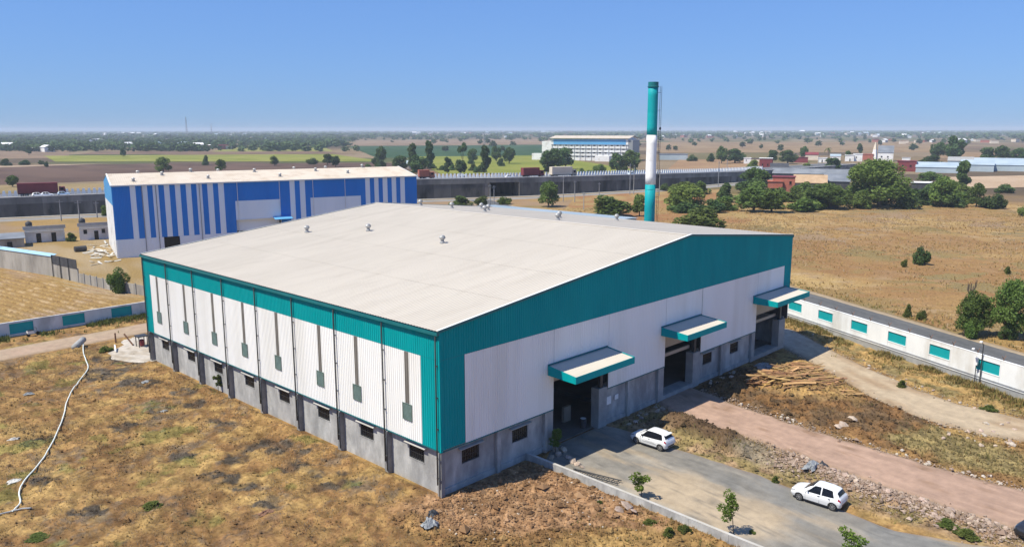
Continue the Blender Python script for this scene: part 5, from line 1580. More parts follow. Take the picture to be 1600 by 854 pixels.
# white tower of the building with the dark roof
x, y = gp(1366, 250)
t = empty('tower', (x, y, 0), 0, 'thin white tower beside the building with the dark sloping roof', 'tower')
hh = metres(27, x, y)
MB().hexa([(-2, -2, 0), (2, -2, 0), (2, 2, 0), (-2, 2, 0)], [(-1.2, -1.2, hh*.6), (1.2, -1.2, hh*.6), (1.2, 1.2, hh*.6), (-1.2, 1.2, hh*.6)]).build('shaft', M['whitepaint'], t)
MB().hexa([(-1.3, -1.3, hh*.6), (1.3, -1.3, hh*.6), (1.3, 1.3, hh*.6), (-1.3, 1.3, hh*.6)], [(-.2, -.2, hh), (.2, -.2, hh), (.2, .2, hh), (-.2, .2, hh)]).build('spire', M['cream'], t)
# the white factory across the highway
fo, FL, FH = px_house('factory', 858, 982, 251, 217, 30, 'whitepaint', 'blueroof', 'long white four storey factory with a sky blue top band', 'factory', 'gable', 2.0, over=1.5)
fo.rotation_euler.z -= .30
fo.location = (fo.location.x+FL*.5*(math.cos(fo.rotation_euler.z+.30)-math.cos(fo.rotation_euler.z)), fo.location.y+FL*.5*(math.sin(fo.rotation_euler.z+.30)-math.sin(fo.rotation_euler.z)), 0)
MB().box(2, FL-2, -.12, -.01, FH*.70, FH*.95).build('blue_band', M['skyblue'], fo)
for lv in range(4):
    z = FH*(.06+.165*lv)
    MB().box(0, FL, -.5, -.02, z+FH*.148, z+FH*.165).build('floor_band', M['steelgrey'], fo)
    for i in range(13):
        MB().box(FL*(.035+.0745*i), FL*(.035+.0745*i)+FL*.028, -.10, -.015, z+FH*.10, z+FH*.148).build('window', M['dark'], fo)
for i in range(14): MB().box(FL*(.012+.0745*i)-.18, FL*(.012+.0745*i)+.18, -.3, -.02, 0, FH*.70).build('column', M['steelgrey'], fo)
MB().box(-9, -.05, .5, 16, 0, FH*.86).build('stair_block', M['whitepaint'], fo)
MB().box(FL+.05, FL+4, 0, 24, 0, FH*.93).build('end_wall', M['steelgrey'], fo)
MB().box(-18, -9.1, -1, 6, 0, FH*.3).build('annexe', M['whitepaint'], fo)
MB().box(FL*.64, FL*.82, -14, -5, 0, FH*.24).build('annexe', M['whitepaint'], fo)
# villages on the plain
rh = random.Random(12)
hm = []
for k in range(5):
    m = MB()
    L, D, H = (9, 7, 4.2) if k < 3 else (14, 8, 4)
    m.box(-L/2, L/2, -D/2, D/2, 0, H)
    m.mi = 1
    if k % 2: m.box(-L/2-.3, L/2+.3, -D/2-.3, D/2+.3, H, H+.3)
    else:
        for s in (-1, 1): m.hexa([(-L/2-.4, s*(D/2+.4), H-.1), (L/2+.4, s*(D/2+.4), H-.1), (L/2+.4, 0, H+1.8), (-L/2-.4, 0, H+1.8)], [(-L/2-.4, s*(D/2+.4), H+.1), (L/2+.4, s*(D/2+.4), H+.1), (L/2+.4, 0, H+2), (-L/2-.4, 0, H+2)])
    m.mi = 2
    m.box(-.6, .6, -D/2-.05, -D/2+.05, 0, 2.2); m.box(L*.25, L*.25+1.2, -D/2-.05, -D/2+.05, 1.2, 2.4)
    hm.append(m.mesh('village_house', [M[('whitepaint', 'cream', 'whitepaint', 'brick', 'whitepaint')[k]], M[('whitepaint', 'tanroof', 'bluegrey', 'maroon', 'whitepaint')[k]], M['dark']]))
nh = 0
def vh(u, v, s, k):
    x, y = gp(u, v)
    o = link('village_house', hm[k])
    o.location = (x, y, 0); o.scale = (s, s, s); o.rotation_euler = (0, 0, rh.uniform(0, 3.14))
    tag(o, 'small pale house of a distant village on the plain', 'house', 'village houses on the plain')
for cu, cv, n, su, sv in ((265, 212.5, 12, 50, 1.6), (350, 213, 10, 40, 1.6), (225, 228, 10, 50, 2.5), (330, 233, 7, 22, 1), (430, 216, 10, 40, 2), (760, 211, 12, 60, 2), (1100, 213, 14, 60, 2), (1420, 212, 26, 90, 2), (1250, 209, 18, 90, 1.4),
                          (1540, 222, 12, 40, 2), (660, 208.5, 12, 60, 1.2), (100, 208, 12, 70, 1.5), (1420, 223, 8, 40, 1.5), (40, 235, 6, 30, 1.2), (880, 209, 8, 60, 1.2)):
    for i in range(n):
        u, v = rh.gauss(cu, su), max(206.5, rh.gauss(cv, sv))
        vh(u, v, (1.0+max(0, (216-v))*.14)*rh.uniform(.8, 1.5), rh.randrange(5))
x, y = gp(149, 223)
o = empty('barn', (x, y, 0), -.6, 'white barn with a curved roof among the far trees', 'barn')
m = MB(); pr_ = []
for i in range(13):
    a = math.pi*i/12; pr_.append((-13*math.cos(a), 0, 2.5+6*math.sin(a)))
m.extr(pr_, (0, 22, 0)); m.build('roof', M['whitepaint'], o)
MB().box(-12.9, 12.9, .2, 21.8, 0, 2.5).build('walls', M['whitepaint'], o)
# lattice masts
def mast(u, vb, vt, label, w=2.2):
    x, y = gp(u, vb); h = metres(vb-vt, x, y)
    o = empty('mast', (x, y, 0), 0, label, 'mast')
    for a, b_ in ((-1, -1), (1, -1), (1, 1), (-1, 1)): MB().tube([(a*w, b_*w, 0), (a*w*.2, b_*w*.2, h)], w*.12, 4).build('leg', M['steelgrey'], o)
    m = MB(); n = 9
    for i in range(n):
        f0, f1 = i/n, (i+1)/n; r0, r1 = w*(1-.8*f0), w*(1-.8*f1)
        for (a, b_), (c, d) in (((-1, -1), (1, -1)), ((1, -1), (1, 1)), ((1, 1), (-1, 1)), ((-1, 1), (-1, -1))):
            m.tube([(a*r0, b_*r0, h*f0), (c*r1, d*r1, h*f1)], w*.07, 3)
    tag(m.build('lattice', M['steelgrey'], o), kind='stuff')
mast(292.5, 216, 184, 'tall thin mast on the horizon above the blue warehouse', 2.5)
mast(757, 233, 210, 'rusty lattice mast above the dark forked tree', 1.6)
mast(331, 213, 193, 'thin mast right of the tall one on the horizon', 2.5)

# ------------------------------------------------------------------ cars and trucks
def cubic(xs, ys, x):
    """smooth monotone-ish interpolation (Catmull-Rom on uneven knots)"""
    xs = np.asarray(xs, float); ys = np.asarray(ys, float)
    m = np.gradient(ys, xs)
    dl = np.diff(ys)/np.diff(xs)
    for i in range(len(dl)):
        if dl[i] == 0: m[i] = m[i+1] = 0
    for i in range(1, len(xs)-1):
        if dl[i-1]*dl[i] < 0: m[i] = 0
        else: m[i] = np.sign(m[i])*min(abs(m[i]), 2.5*abs(dl[i-1]), 2.5*abs(dl[i]))
    i = np.clip(np.searchsorted(xs, x)-1, 0, len(xs)-2)
    h = xs[i+1]-xs[i]; t = (x-xs[i])/h
    return (2*t**3-3*t**2+1)*ys[i]+(t**3-2*t**2+t)*h*m[i]+(-2*t**3+3*t**2)*ys[i+1]+(t**3-t**2)*h*m[i+1]
ST = np.array([  # x, zb, w_sill, w_mid, z_belt, w_belt, z_edge, w_roof, z_roof
    (.00, .36, .44, .52, .58, .46, .62, .38, .635), (.05, .26, .58, .66, .62, .60, .69, .50, .71), (.16, .20, .68, .75, .67, .69, .755, .57, .78), (.40, .18, .76, .81, .75, .75, .835, .61, .865),
    (.75, .17, .80, .835, .82, .785, .905, .65, .935), (.93, .17, .81, .845, .845, .79, .945, .67, .975), (1.04, .17, .81, .845, .85, .79, .99, .665, 1.02), (1.40, .17, .81, .85, .855, .79, 1.245, .62, 1.29),
    (1.72, .17, .81, .85, .86, .79, 1.39, .585, 1.45), (2.20, .17, .81, .85, .87, .79, 1.43, .575, 1.495), (2.70, .17, .81, .85, .89, .785, 1.415, .565, 1.485), (3.10, .17, .80, .845, .915, .775, 1.36, .55, 1.435),
    (3.36, .19, .78, .835, .955, .76, 1.275, .54, 1.36), (3.48, .22, .76, .825, .95, .745, 1.14, .56, 1.20), (3.58, .25, .74, .81, .925, .725, 1.0, .60, 1.02), (3.66, .28, .70, .785, .86, .695, .90, .62, .91), (3.72, .36, .60, .72, .72, .63, .75, .56, .755)])
def car_shell():
    nx = 76; xs = np.unique(np.concatenate([np.linspace(0, .2, 16), np.linspace(.2, 3.3, 150), np.linspace(3.3, 3.72, 36)]))
    nx = len(xs)
    q = [cubic(ST[:, 0], ST[:, k], xs) for k in range(1, 9)]
    zb, ws, wm, zbe, wbe, ze, wr, zr = q
    zm = zb+(zbe-zb)*.52
    # half ring control points
    ctl = [(0*xs, zb), (ws*.86, zb), (ws, zb+.09), (wm, zm), (wm*.985+wbe*.015, zm+(zbe-zm)*.45), (wbe+.012, zbe-.02), (wbe, zbe), ((wbe+wr)/2+.012, (zbe+ze)/2), (wr, ze), (wr*.86, ze+(zr-ze)*.62), (wr*.5, zr-.008), (0*xs, zr)]
    sub = [1, 2, 6, 6, 5, 2, 9, 9, 3, 3, 3]
    half = []; tag_ = []
    for i in range(len(ctl)-1):
        for k in range(sub[i]):
            f = k/sub[i]
            half.append((ctl[i][0]*(1-f)+ctl[i+1][0]*f, ctl[i][1]*(1-f)+ctl[i+1][1]*f)); tag_.append(i+f)
    half.append(ctl[-1]); tag_.append(float(len(ctl)-1))
    return xs, half, tag_
CAR_XS, CAR_H, CAR_T = car_shell()
def car_point(i, j, s): return (s*float(CAR_H[j][0][i]), 1.85-float(CAR_XS[i]), float(CAR_H[j][1][i]))
AXF, AXR, WR = .74, 3.16, .31
def car_meshes(style):
    nx, nj = len(CAR_XS), len(CAR_H)
    body = MB(); glass = {}
    def cls(x, t, z):
        if 3.50 < x < 3.70 and 4.35 < t < 6.3: return 'tail_light'
        if .05 < x < .42 and 4.9+x*.9 < t < 6.9: return 'headlight'
        if 1.02 < x < 1.70 and t > 8.1: return 'windscreen'
        if 3.37 < x < 3.555 and t > 8.1: return 'rear_window'
        if 6.1 < t < 7.95:
            if style == 1:
                if 1.22 < x < 3.34 and x > 1.12+(t-6.25)*.34 and x < 3.34-(t-6.25)*.10: return 'side_window'
            else:
                if 1.20+(t-6.25)*.34 < x < 2.26: return 'front_window'
                if 2.345 < x < 3.30-(t-6.25)*.12-max(0, x-2.95)*.35: return 'rear_door_window'
        return 'body'
    inv = {}
    V = []
    for s in (1, -1):
        for i in range(nx):
            for j in range(nj): V.append(car_point(i, j, s))
    out = {}
    for s in (0, 1):
        for i in range(nx-1):
            for j in range(nj-1):
                x = (CAR_XS[i]+CAR_XS[i+1])/2; t = (CAR_T[j]+CAR_T[j+1])/2
                z = float((CAR_H[j][1][i]+CAR_H[j+1][1][i])/2)
                c = cls(x, t, z)
                if t < 5.2 and min(math.hypot(x-AXF, z-.30), math.hypot(x-AXR, z-.30)) < .345 and t > 1.0: continue
                b = s*nx*nj
                f = (b+i*nj+j, b+i*nj+j+1, b+(i+1)*nj+j+1, b+(i+1)*nj+j)
                if s: f = f[::-1]
                key = c+('_l' if s else '_r') if 'side' in c or 'door' in c or 'front' in c or 'light' in c else c
                out.setdefault(key, []).append(f)
    res = {}
    for k, fs in out.items():
        used = sorted({i for f in fs for i in f}); mp = {v: n for n, v in enumerate(used)}
        vv = [V[i] for i in used]
        if k == 'body':
            pass
        mm = MB(); mm.v = vv; mm.f = [tuple(mp[i] for i in f) for f in fs]; mm.m = [0]*len(mm.f)
        res[k] = mm
    # close nose and tail
    for i in (0, nx-1):
        ring = [car_point(i, j, 1) for j in range(nj)]+[car_point(i, j, -1) for j in range(nj-2, 0, -1)]
        res['body'].add(ring, [tuple(range(len(ring)))])
    return res
def weld(me):
    bm = bmesh.new(); bm.from_mesh(me)
    bmesh.ops.remove_doubles(bm, verts=bm.verts, dist=.0005)
    bmesh.ops.recalc_face_normals(bm, faces=bm.faces)
    bm.to_mesh(me); bm.free()
WHEEL = None
def wheel_meshes():
    n = 24
    t = MB().lathe([(WR*.62, -.085), (WR*.93, -.09), (WR, -.06), (WR, .06), (WR*.93, .09), (WR*.62, .085)], n).mesh('wheel', M['tyre'])
    r = MB()
    r.lathe([(WR*.62, .055), (WR*.66, .088), (WR*.60, .092), (WR*.56, .05)], n)
    for k in range(7):
        a = 2*math.pi*k/7; c, s_ = math.cos(a), math.sin(a); w = .022
        r.hexa([(c*.03-s_*w, s_*.03+c*w, .06), (c*.03+s_*w, s_*.03-c*w, .06), (c*WR*.6+s_*w, s_*WR*.6-c*w, .066), (c*WR*.6-s_*w, s_*WR*.6+c*w, .066)],
               [(c*.03-s_*w, s_*.03+c*w, .085), (c*.03+s_*w, s_*.03-c*w, .085), (c*WR*.6+s_*w, s_*WR*.6-c*w, .088), (c*WR*.6-s_*w, s_*WR*.6+c*w, .088)])
    r.lathe([(.045, .05), (.045, .1), (.01, .102)], 10)
    rim = r.mesh('rim', M['rim'])
    back = MB().lathe([(WR*.61, .0), (WR*.61, .04)], n).mesh('brake_disc', M['darksteel'])
    return t, rim, back
WM = wheel_meshes()
def add_wheel(par, x, y, side, r=WR):
    w = link('wheel', WM[0], par)
    w.rotation_euler = (0, side*math.pi/2, 0); w.location = (x, y, r); w.scale = (r/WR,)*3
    link('rim', WM[1], w); link('brake_disc', WM[2], w)
def hatchback(name, label, style, loc, rz, color=(.70, .70, .70, 1), detail=True):
    o = empty(name, loc, rz, label, 'car')
    key = ('car', style)
    if key not in MESH:
        r = car_meshes(style); MESH[key] = {}
        for k, mm in r.items():
            me = mm.mesh('body' if k == 'body' else k.rsplit('_', 1)[0] if k[-2] == '_' else k, M['paint'] if k == 'body' else M['redlens'] if 'tail' in k else M['clearlens'] if 'head' in k else M['dark'])
            weld(me); me.polygons.foreach_set('use_smooth', [True]*len(me.polygons))
            MESH[key][k] = me
    bo = None
    for k, me in MESH[key].items():
        nm = k[:-2] if k[-2:] in ('_l', '_r') else k
        ob = link(nm, me, o)
        if k == 'body': ob.color = color; bo = ob
    # floor and wheel housings
    MB().box(-.70, .70, -1.6, 1.55, .20, .62).build('underbody', M['blackplastic'], o)
    for yy in (1.85-AXF, 1.85-AXR):
        for s in (-1, 1): add_wheel(o, s*.735, yy, s)
    if not detail: return o
    for s in (-1, 1):
        mr = MB().hexa([(s*.79, .55, .93), (s*.93, .52, .94), (s*.93, .44, .94), (s*.79, .46, .93)], [(s*.80, .56, 1.05), (s*.95, .53, 1.07), (s*.95, .45, 1.07), (s*.80, .47, 1.05)]).build('mirror', M['paint'] if style == 2 else M['blackplastic'], o)
        mr.color = color
        for yy in (-.28, -1.05) if style == 2 else (-.20,):
            MB().box(min(s*.838, s*.862), max(s*.838, s*.862), yy-.07, yy+.07, .80, .83).build('door_handle', M['blackplastic'], o)
        # shut lines
        for yy in (.66, -.36, -1.12 if style == 2 else -.36):
            if yy == -.36 and style == 1: continue
            MB().box(min(s*.800, s*.8475), max(s*.800, s*.8475), yy-.006, yy+.006, .32, .86).build('shut_line', M['blackplastic'], o)
        MB().box(min(s*.79, s*.835), max(s*.79, s*.835), -.95, .72, .19, .27).build('sill_trim', M['blackplastic'], o)
        if style == 1:
            for y0, y1, z0, z1 in ((-.75, .15, .56, .60), (-.95, .45, .47, .52)):
                MB().hexa([(s*.845, y0, z0), (s*.845, y1, z0+.02), (s*.845, y1, z1), (s*.845, y0, z1)], [(s*.856, y0, z0), (s*.856, y1, z0+.02), (s*.856, y1, z1), (s*.856, y0, z1)]).build('side_sticker', M['steelgrey'], o)
    MB().box(-.48, .48, -1.875, -1.80, .36, .50).build('bumper_trim', M['blackplastic'], o)
    MB().box(-.26, .26, -1.885, -1.80, .56, .68).build('number_plate', M['plate'], o)
    MB().box(-.42, .42, 1.79, 1.862, .30, .44).build('grille', M['blackplastic'], o)
    if style == 1:
        sp = MB().hexa([(-.50, -1.66, 1.345), (.50, -1.66, 1.345), (.55, -1.43, 1.37), (-.55, -1.43, 1.37)], [(-.50, -1.68, 1.375), (.50, -1.68, 1.375), (.55, -1.43, 1.405), (-.55, -1.43, 1.405)]).build('spoiler', M['paint'], o); sp.color = color
        MB().box(-.30, .30, -1.79, -1.76, .76, .86).build('rear_trim', M['blackplastic'], o)
    return o
hatchback('parked_car', 'white hatchback with side stickers and rear spoiler nearer the open door', 1, (19.22, -5.6, .02), .0)
hatchback('parked_car', 'white hatchback with tinted windows parked beside the rubble', 2, (18.58, -20.45, .02), .02)

def on_highway(u, off, z=0.):
    s = s_at(u); p, e = hw(s, off)
    return (float(p[0]), float(p[1]), hz(s)-.54+z), math.atan2(e[1], e[0])
def truck(u, off, label, cab, cargo, L=11., H=2.9, rev=0, load=None):
    loc, a = on_highway(u, off)
    o = empty('truck', loc, a+(math.pi if rev else 0), label, 'truck')
    MB().box(-L/2, L/2-2.3, -1.15, 1.15, 1.1, 1.1+H).build('cargo_box', M[cargo], o)
    for i in range(9):
        x = -L/2+.3+i*(L-2.9)/8
        MB().box(x-.06, x+.06, -1.19, -1.151, 1.15, 1.05+H).build('rib', M[cargo], o)
    MB().box(-L/2, L/2-.5, -.5, .5, .75, 1.08).build('chassis', M['darksteel'], o)
    c = MB().hexa([(L/2-2.0, -1.1, .6), (L/2, -1.1, .6), (L/2, 1.1, .6), (L/2-2.0, 1.1, .6)], [(L/2-2.0, -1.05, 2.9), (L/2-.35, -1.05, 2.9), (L/2-.35, 1.05, 2.9), (L/2-2.0, 1.05, 2.9)]).build('cab', M[cab], o)
    MB().hexa([(L/2-.20, -1.0, 1.75), (L/2-.14, -1.0, 1.75), (L/2-.14, 1.0, 1.75), (L/2-.2, 1.0, 1.75)], [(L/2-.38, -1.0, 2.7), (L/2-.30, -1.0, 2.7), (L/2-.30, 1.0, 2.7), (L/2-.38, 1.0, 2.7)]).build('windscreen', M['dark'], c)
    for s in (-1, 1): MB().box(L/2-1.6, L/2-.7, min(s*1.07, s*1.12), max(s*1.07, s*1.12), 1.8, 2.6).build('side_window', M['dark'], c)
    for x in (L/2-1.1, -L/2+1.2, -L/2+2.4):
        for s in (-1, 1): add_wheel(o, 0, 0, s, .5); w = o.children[-1]; w.location = (x, s*1.0, .5); w.rotation_euler = (math.pi/2*-s, 0, 0)
    return o
truck(67, 6.0, 'dark red container truck on the highway left of the blue warehouse', 'maroon', 'maroon', 13.5, 3.2)
truck(672, 5.0, 'red truck with a grey cover at the right end of the blue warehouse', 'brick', 'brick', 6.5, 2.6)
truck(840, 4.5, 'dark maroon truck on the highway left of the beige one', 'maroon', 'maroon', 10.0, 3.0)
truck(889, 4.5, 'beige covered truck on the highway before the white factory', 'beige', 'cream', 12.5, 3.2)
def hwy_car(u, off, label, color, rev=0):
    loc, a = on_highway(u, off)
    hatchback('car', label, 2, loc, a-math.pi/2+(math.pi if rev else 0), (*color, 1), False)
hwy_car(62, 2.6, 'white car on the highway before the dark red container truck', (.8, .8, .8))
hwy_car(75, 2.8, 'second white car close behind on the highway before the dark red truck', (.78, .78, .8))
hwy_car(100, 3.2, 'pale blue van-like car right of the dark red container truck', (.45, .58, .72))
hwy_car(800, 2.6, 'white car on the highway above the underpass', (.8, .8, .8))
hwy_car(994, 3.0, 'pale car on the highway beside the chimney', (.62, .72, .78))
hwy_car(740, 17., 'white car on the far lane behind the barrier blocks', (.8, .8, .8))
# a dark parked vehicle cut by the lower right edge
hatchback('parked_vehicle', 'black vehicle cut off by the lower right edge of the picture', 2, (23.9, -33.3, .05), 1.2, (.02, .02, .022, 1), False)

# ------------------------------------------------------------------ small things on the plot
def ground_z(x, y): return float(near_height(np.array([x]), np.array([y]))[0])
# stones
def stone_mesh(seed, mt, flat=.7):
    rg = random.Random(seed)
    bm = bmesh.new()
    bmesh.ops.create_icosphere(bm, subdivisions=1, radius=.5)
    sx, sy, sz = rg.uniform(.7, 1.3), rg.uniform(.6, 1.1), flat*rg.uniform(.6, 1.1)
    for v in bm.verts:
        k = rg.uniform(.72, 1.2)
        v.co = Vector((v.co.x*sx*k, v.co.y*sy*k, v.co.z*sz*k))
    me = bpy.data.meshes.new('stone'); bm.to_mesh(me); bm.free()
    me.materials.append(mt)
    return me
STN = [stone_mesh(i, M['stone']) for i in range(7)]
SLB = [stone_mesh(50+i, M['stone'], .35) for i in range(3)]
PST = [stone_mesh(100+i, M['palestone']) for i in range(4)]
rs = random.Random(3)
def put_stone(name, me, x, y, s, label, cat, group, lift=.15):
    o = link(name, me)
    o.location = (x, y, ground_z(x, y)+s*lift)
    o.scale = (s, s, s); o.rotation_euler = (rs.uniform(-.5, .5), rs.uniform(-.5, .5), rs.uniform(0, 6.28))
    tag(o, label, cat, group)
    return o
RUB_EDGE = [gp(1238, 712), gp(1290, 722), gp(1345, 748), gp(1420, 772), gp(1500, 795), gp(1560, 812), gp(1600, 822)]
n = 0
while n < 298:
    k = rs.random()*(len(RUB_EDGE)-1); i = int(k); f = k-i
    if i == 0 and rs.random() < .3: continue
    x = RUB_EDGE[i][0]*(1-f)+RUB_EDGE[i+1][0]*f+rs.gauss(-.9, 1.15); y = RUB_EDGE[i][1]*(1-f)+RUB_EDGE[i+1][1]*f+rs.gauss(0, .9)
    if in_strip(YARD, np.array([x]), np.array([y]))[0] < .3 or in_strip(MURRAM, np.array([x]), np.array([y]))[0] < -.25: continue
    s = min(.95, .17*math.exp(rs.gauss(.4, .5)))
    put_stone('rubble_stone', rs.choice(STN+SLB), x, y, s, 'broken pinkish stone in the rubble bank beside the murram road', 'stone', 'stones of the rubble bank')
    n += 1
# pale kerb stones on the far edge of the murram road
for i in range(46):
    y = -5.5-rs.random()*27
    x = float(edges(MURRAM, np.array([y]))[1][0])+rs.gauss(.25, .25)
    put_stone('kerb_stone', rs.choice(PST), x, y, rs.uniform(.16, .5), 'pale loose stone along the far edge of the murram road', 'stone', 'pale stones edging the murram road')
for u, v, s in ((1318, 668, 1.25), (1332, 662, 1.1), (1309, 671, .8)):
    x, y = gp(u, v); put_stone('slab_stone', SLB[1], x, y, s, 'big pale broken slab on the edge of the murram road', 'stone', 'big pale slabs by the murram road', .3)
for i in range(70):                                      # pale stones in the dug soil
    u, v = rs.uniform(700, 1010), rs.uniform(745, 850)
    x, y = gp(u, v)
    if not (-5 < x < 8.7 and y < -1.2): continue
    put_stone('pale_stone', rs.choice(PST), x, y, rs.uniform(.10, .26), 'small pale stone lying in the dug brown soil', 'stone', 'pale stones in the dug soil')
for i in range(40):                                      # beside the track and the white wall
    y = -30+rs.random()*30
    x = float(edges(TRACK, np.array([y]))[rs.randrange(2)][0])+rs.gauss(.3, .6)
    put_stone('track_stone', rs.choice(PST+STN), x, y, rs.uniform(.15, .45), 'loose stone along the edge of the dirt track', 'stone', 'stones along the dirt track')
for i in range(26):
    x, y = gp(rs.uniform(1470, 1600), rs.uniform(660, 700))
    put_stone('track_stone', rs.choice(PST+STN), x, y, rs.uniform(.2, .6), 'loose stone along the edge of the dirt track', 'stone', 'stones along the dirt track')
for u, v, s in ((872, 712, .9), (880, 705, .8), (862, 716, .6), (888, 716, .55), (868, 704, .6), (852, 706, .4)):
    x, y = gp(u, v); put_stone('yard_rock', STN[int(u) % 7], x, y, s, 'orange rock at the foot of the yellowish sapling by the door', 'rock', 'rocks round the sapling by the door', .3)
for u, v, s in ((895, 722, .7), (902, 726, .6), (910, 730, .45)):
    x, y = gp(u, v); o = put_stone('yard_rock', STN[int(u) % 7], x, y, s, 'dark clod beside the low wall near the rocks', 'rock', 'dark clods by the low wall', .2)
for u, v, s in ((980, 797, 1.3), (968, 800, .9), (990, 803, .8)):
    x, y = gp(u, v); put_stone('boulder', SLB[0], x, y, s, 'flat pale boulder against the soil side of the low wall', 'rock', 'flat boulders below the low wall', .2)
for i in range(34):                                      # dark rocks and rubbish along the gable foot
    x = rs.uniform(20.5, 28.5) if i < 18 else rs.uniform(36.5, 47.5); y = -rs.uniform(.4, 1.8)
    put_stone('rubble_lump', rs.choice(STN), x, y, rs.uniform(.2, .6), 'grey rubble lump at the shaded foot of the gable wall', 'stone', 'rubble at the foot of the gable wall')

# timber heap: bent planks
def plank_mesh(seed):
    rg = random.Random(seed)
    L = rg.uniform(2.4, 5.2); w = rg.uniform(.10, .26); t = rg.uniform(.03, .08); bend = rg.uniform(-.12, .2)
    V = []; n = 6
    for i in range(n+1):
        f = i/n; x = (f-.5)*L; z = bend*(1-(2*f-1)**2)
        V += [(x, -w/2, z), (x, w/2, z), (x, w/2, z+t), (x, -w/2, z+t)]
    m = MB()
    F = [(0, 1, 2, 3), (4*n+3, 4*n+2, 4*n+1, 4*n)]
    for i in range(n):
        a = 4*i
        F += [(a, a+4, a+5, a+1), (a+1, a+5, a+6, a+2), (a+2, a+6, a+7, a+3), (a+3, a+7, a+4, a)]
    m.add(V, F)
    return m.mesh('plank', M['wood'])
PLK = [plank_mesh(i) for i in range(9)]
n = 0
while n < 170:
    u, v = rs.uniform(1172, 1330), rs.uniform(566, 626)
    # heap runs as a wedge
    if v < 598-(u-1172)*.35 and u < 1260: continue
    if v > 606+(u-1172)*.13: continue
    if u > 1270 and rs.random() < .55: continue
    x, y = gp(u, v)
    if float(in_strip(TRACK, np.array([x]), np.array([y]))[0]) < 2: continue
    o = link('plank', rs.choice(PLK))
    o.location = (x, y, ground_z(x, y)+rs.uniform(.02, .22))
    o.rotation_euler = (rs.gauss(0, .25), rs.gauss(0, .08), math.radians(rs.gauss(-44, 24)))
    s = rs.uniform(.35, 1.1); o.scale = (s, s*1.2, s*1.2)
    tag(o, 'weathered brown plank in the timber heap beside the dirt track', 'plank', 'planks of the timber heap')
    n += 1

# long hose on the left yard
def draped(pts, r, n=8, lift=.0):
    P = []
    pts = np.array(pts, float)
    t = np.arange(len(pts)); q = np.linspace(0, len(pts)-1, (len(pts)-1)*8+1)
    X = cubic(t, pts[:, 0], q); Y = cubic(t, pts[:, 1], q)
    for x, y in zip(X, Y): P.append((float(x), float(y), ground_z(x, y)+r+.03+lift))
    # smooth the height so it bridges hollows
    Z = [p[2] for p in P]
    Z = [max(Z[max(0, i-2):i+3])*.6+sum(Z[max(0, i-2):i+3])/len(Z[max(0, i-2):i+3])*.4 for i in range(len(Z))]
    return [(p[0], p[1], z) for p, z in zip(P, Z)]
hs_ = [gp(u, v) for u, v in ((131, 540), (131, 556), (138, 575), (130, 589), (115, 608), (104, 630), (100, 650), (84, 690), (70, 715), (52, 738), (31, 765), (32, 788), (20, 802))]
tag(MB().tube(draped(hs_, .06), .06, 8).build('water_hose', M['hose'], None, True), 'long pale hose winding across the dry left yard', 'hose')
hs2 = [gp(u, v) for u, v in ((-12, 807), (5, 804), (22, 801), (50, 800))]
tag(MB().tube(draped(hs2, .06), .06, 7).build('water_pipe', M['steelgrey'], None, True), 'short straight grey pipe at the lower end of the hose', 'pipe')
a, b_ = gp(117, 549), gp(131, 539)
o = tag(MB().tube([(*a, .55), (*b_, .75)], .38, 12).build('cement_pipe', M['concrete'], None, True), 'grey cement drain pipe lying at the upper end of the hose', 'pipe')
for (u0, v0), (u1, v1), lab in (((180, 519), (181, 535), 'rusty upright rod beside the concrete apron'), ((199, 530), (208, 540), 'dark leaning bar on the concrete apron'), ((181, 551), (197, 548), 'white bent pipe on the edge of the concrete apron')):
    a, b_ = gp(u1, v1), gp(u0, v0)
    if 'upright' in lab: pts = [(*a, 0), (a[0], a[1], metres(16, *a))]
    elif 'leaning' in lab: pts = [(*a, .1), (a[0]-.6, a[1]+1.0, 1.5)]
    else: pts = [(*gp(180, 545), .5), (*gp(181, 551), .25), (*b_, .2)]
    tag(MB().tube(pts, .10, 6).build('bar', M['rust'] if 'white' not in lab else M['whitepaint']), lab, 'bar')
# pump frame at the far corner
x, y = gp(222, 541)
o = empty('pump_frame', (x, y, .05), 0, 'dark pump frame standing at the far left corner of the warehouse', 'machine')
for dx in (-.5, .5):
    for dy in (-.5, .5): MB().tube([(dx, dy, 0), (dx, dy, 1.3)], .06, 5).build('leg', M['darksteel'], o)
MB().box(-.65, .65, -.65, .65, 1.3, 1.42).build('cover', M['darksteel'], o)
MB().lathe([(.3, .1), (.3, .8), (.15, .9)], 10).build('pump_body', M['maroon'], o)
# crumpled sheets
def crumple(name, u, v, w, d, h, mt, label, cat, seed):
    x, y = gp(u, v); rg = np.random.default_rng(seed)
    n = 15
    U, V = np.meshgrid(np.linspace(-1, 1, n), np.linspace(-1, 1, n), indexing='ij')
    X = U*w/2+(fbm(U*2+seed, V*2, seed)-.5)*w*.5; Y = V*d/2+(fbm(U*2, V*2+seed, seed+3)-.5)*d*.5
    R = np.clip(1-np.hypot(U, V)**2*.8, 0, 1)
    Z = h*R*(.35+.9*fbm(U*1.7+seed, V*1.7, seed+5)+.55*(fbm(U*5, V*5, seed+7)-.5))
    me = np_mesh(name, np.stack([X.ravel(), Y.ravel(), Z.ravel()-.03], 1), grid_faces(n, n), mt)
    o = link(name, me)
    o.location = (x, y, ground_z(x, y)+.02)
    return tag(o, label, cat)
crumple('plastic_sheet', 671, 824, 1.1, .9, .55, M['tarp'], 'crumpled grey plastic sheet on the dry grass near the corner', 'sheet', 3)
crumple('plastic_sheet', 676, 806, .8, .6, .45, M['tarpblack'], 'black plastic bag above the crumpled grey sheet', 'bag', 5)
crumple('plastic_sheet', 1268, 734, 1.7, 1.0, .55, M['tarp'], 'crumpled grey tarpaulin on the rubble behind the parked car', 'tarpaulin', 7)
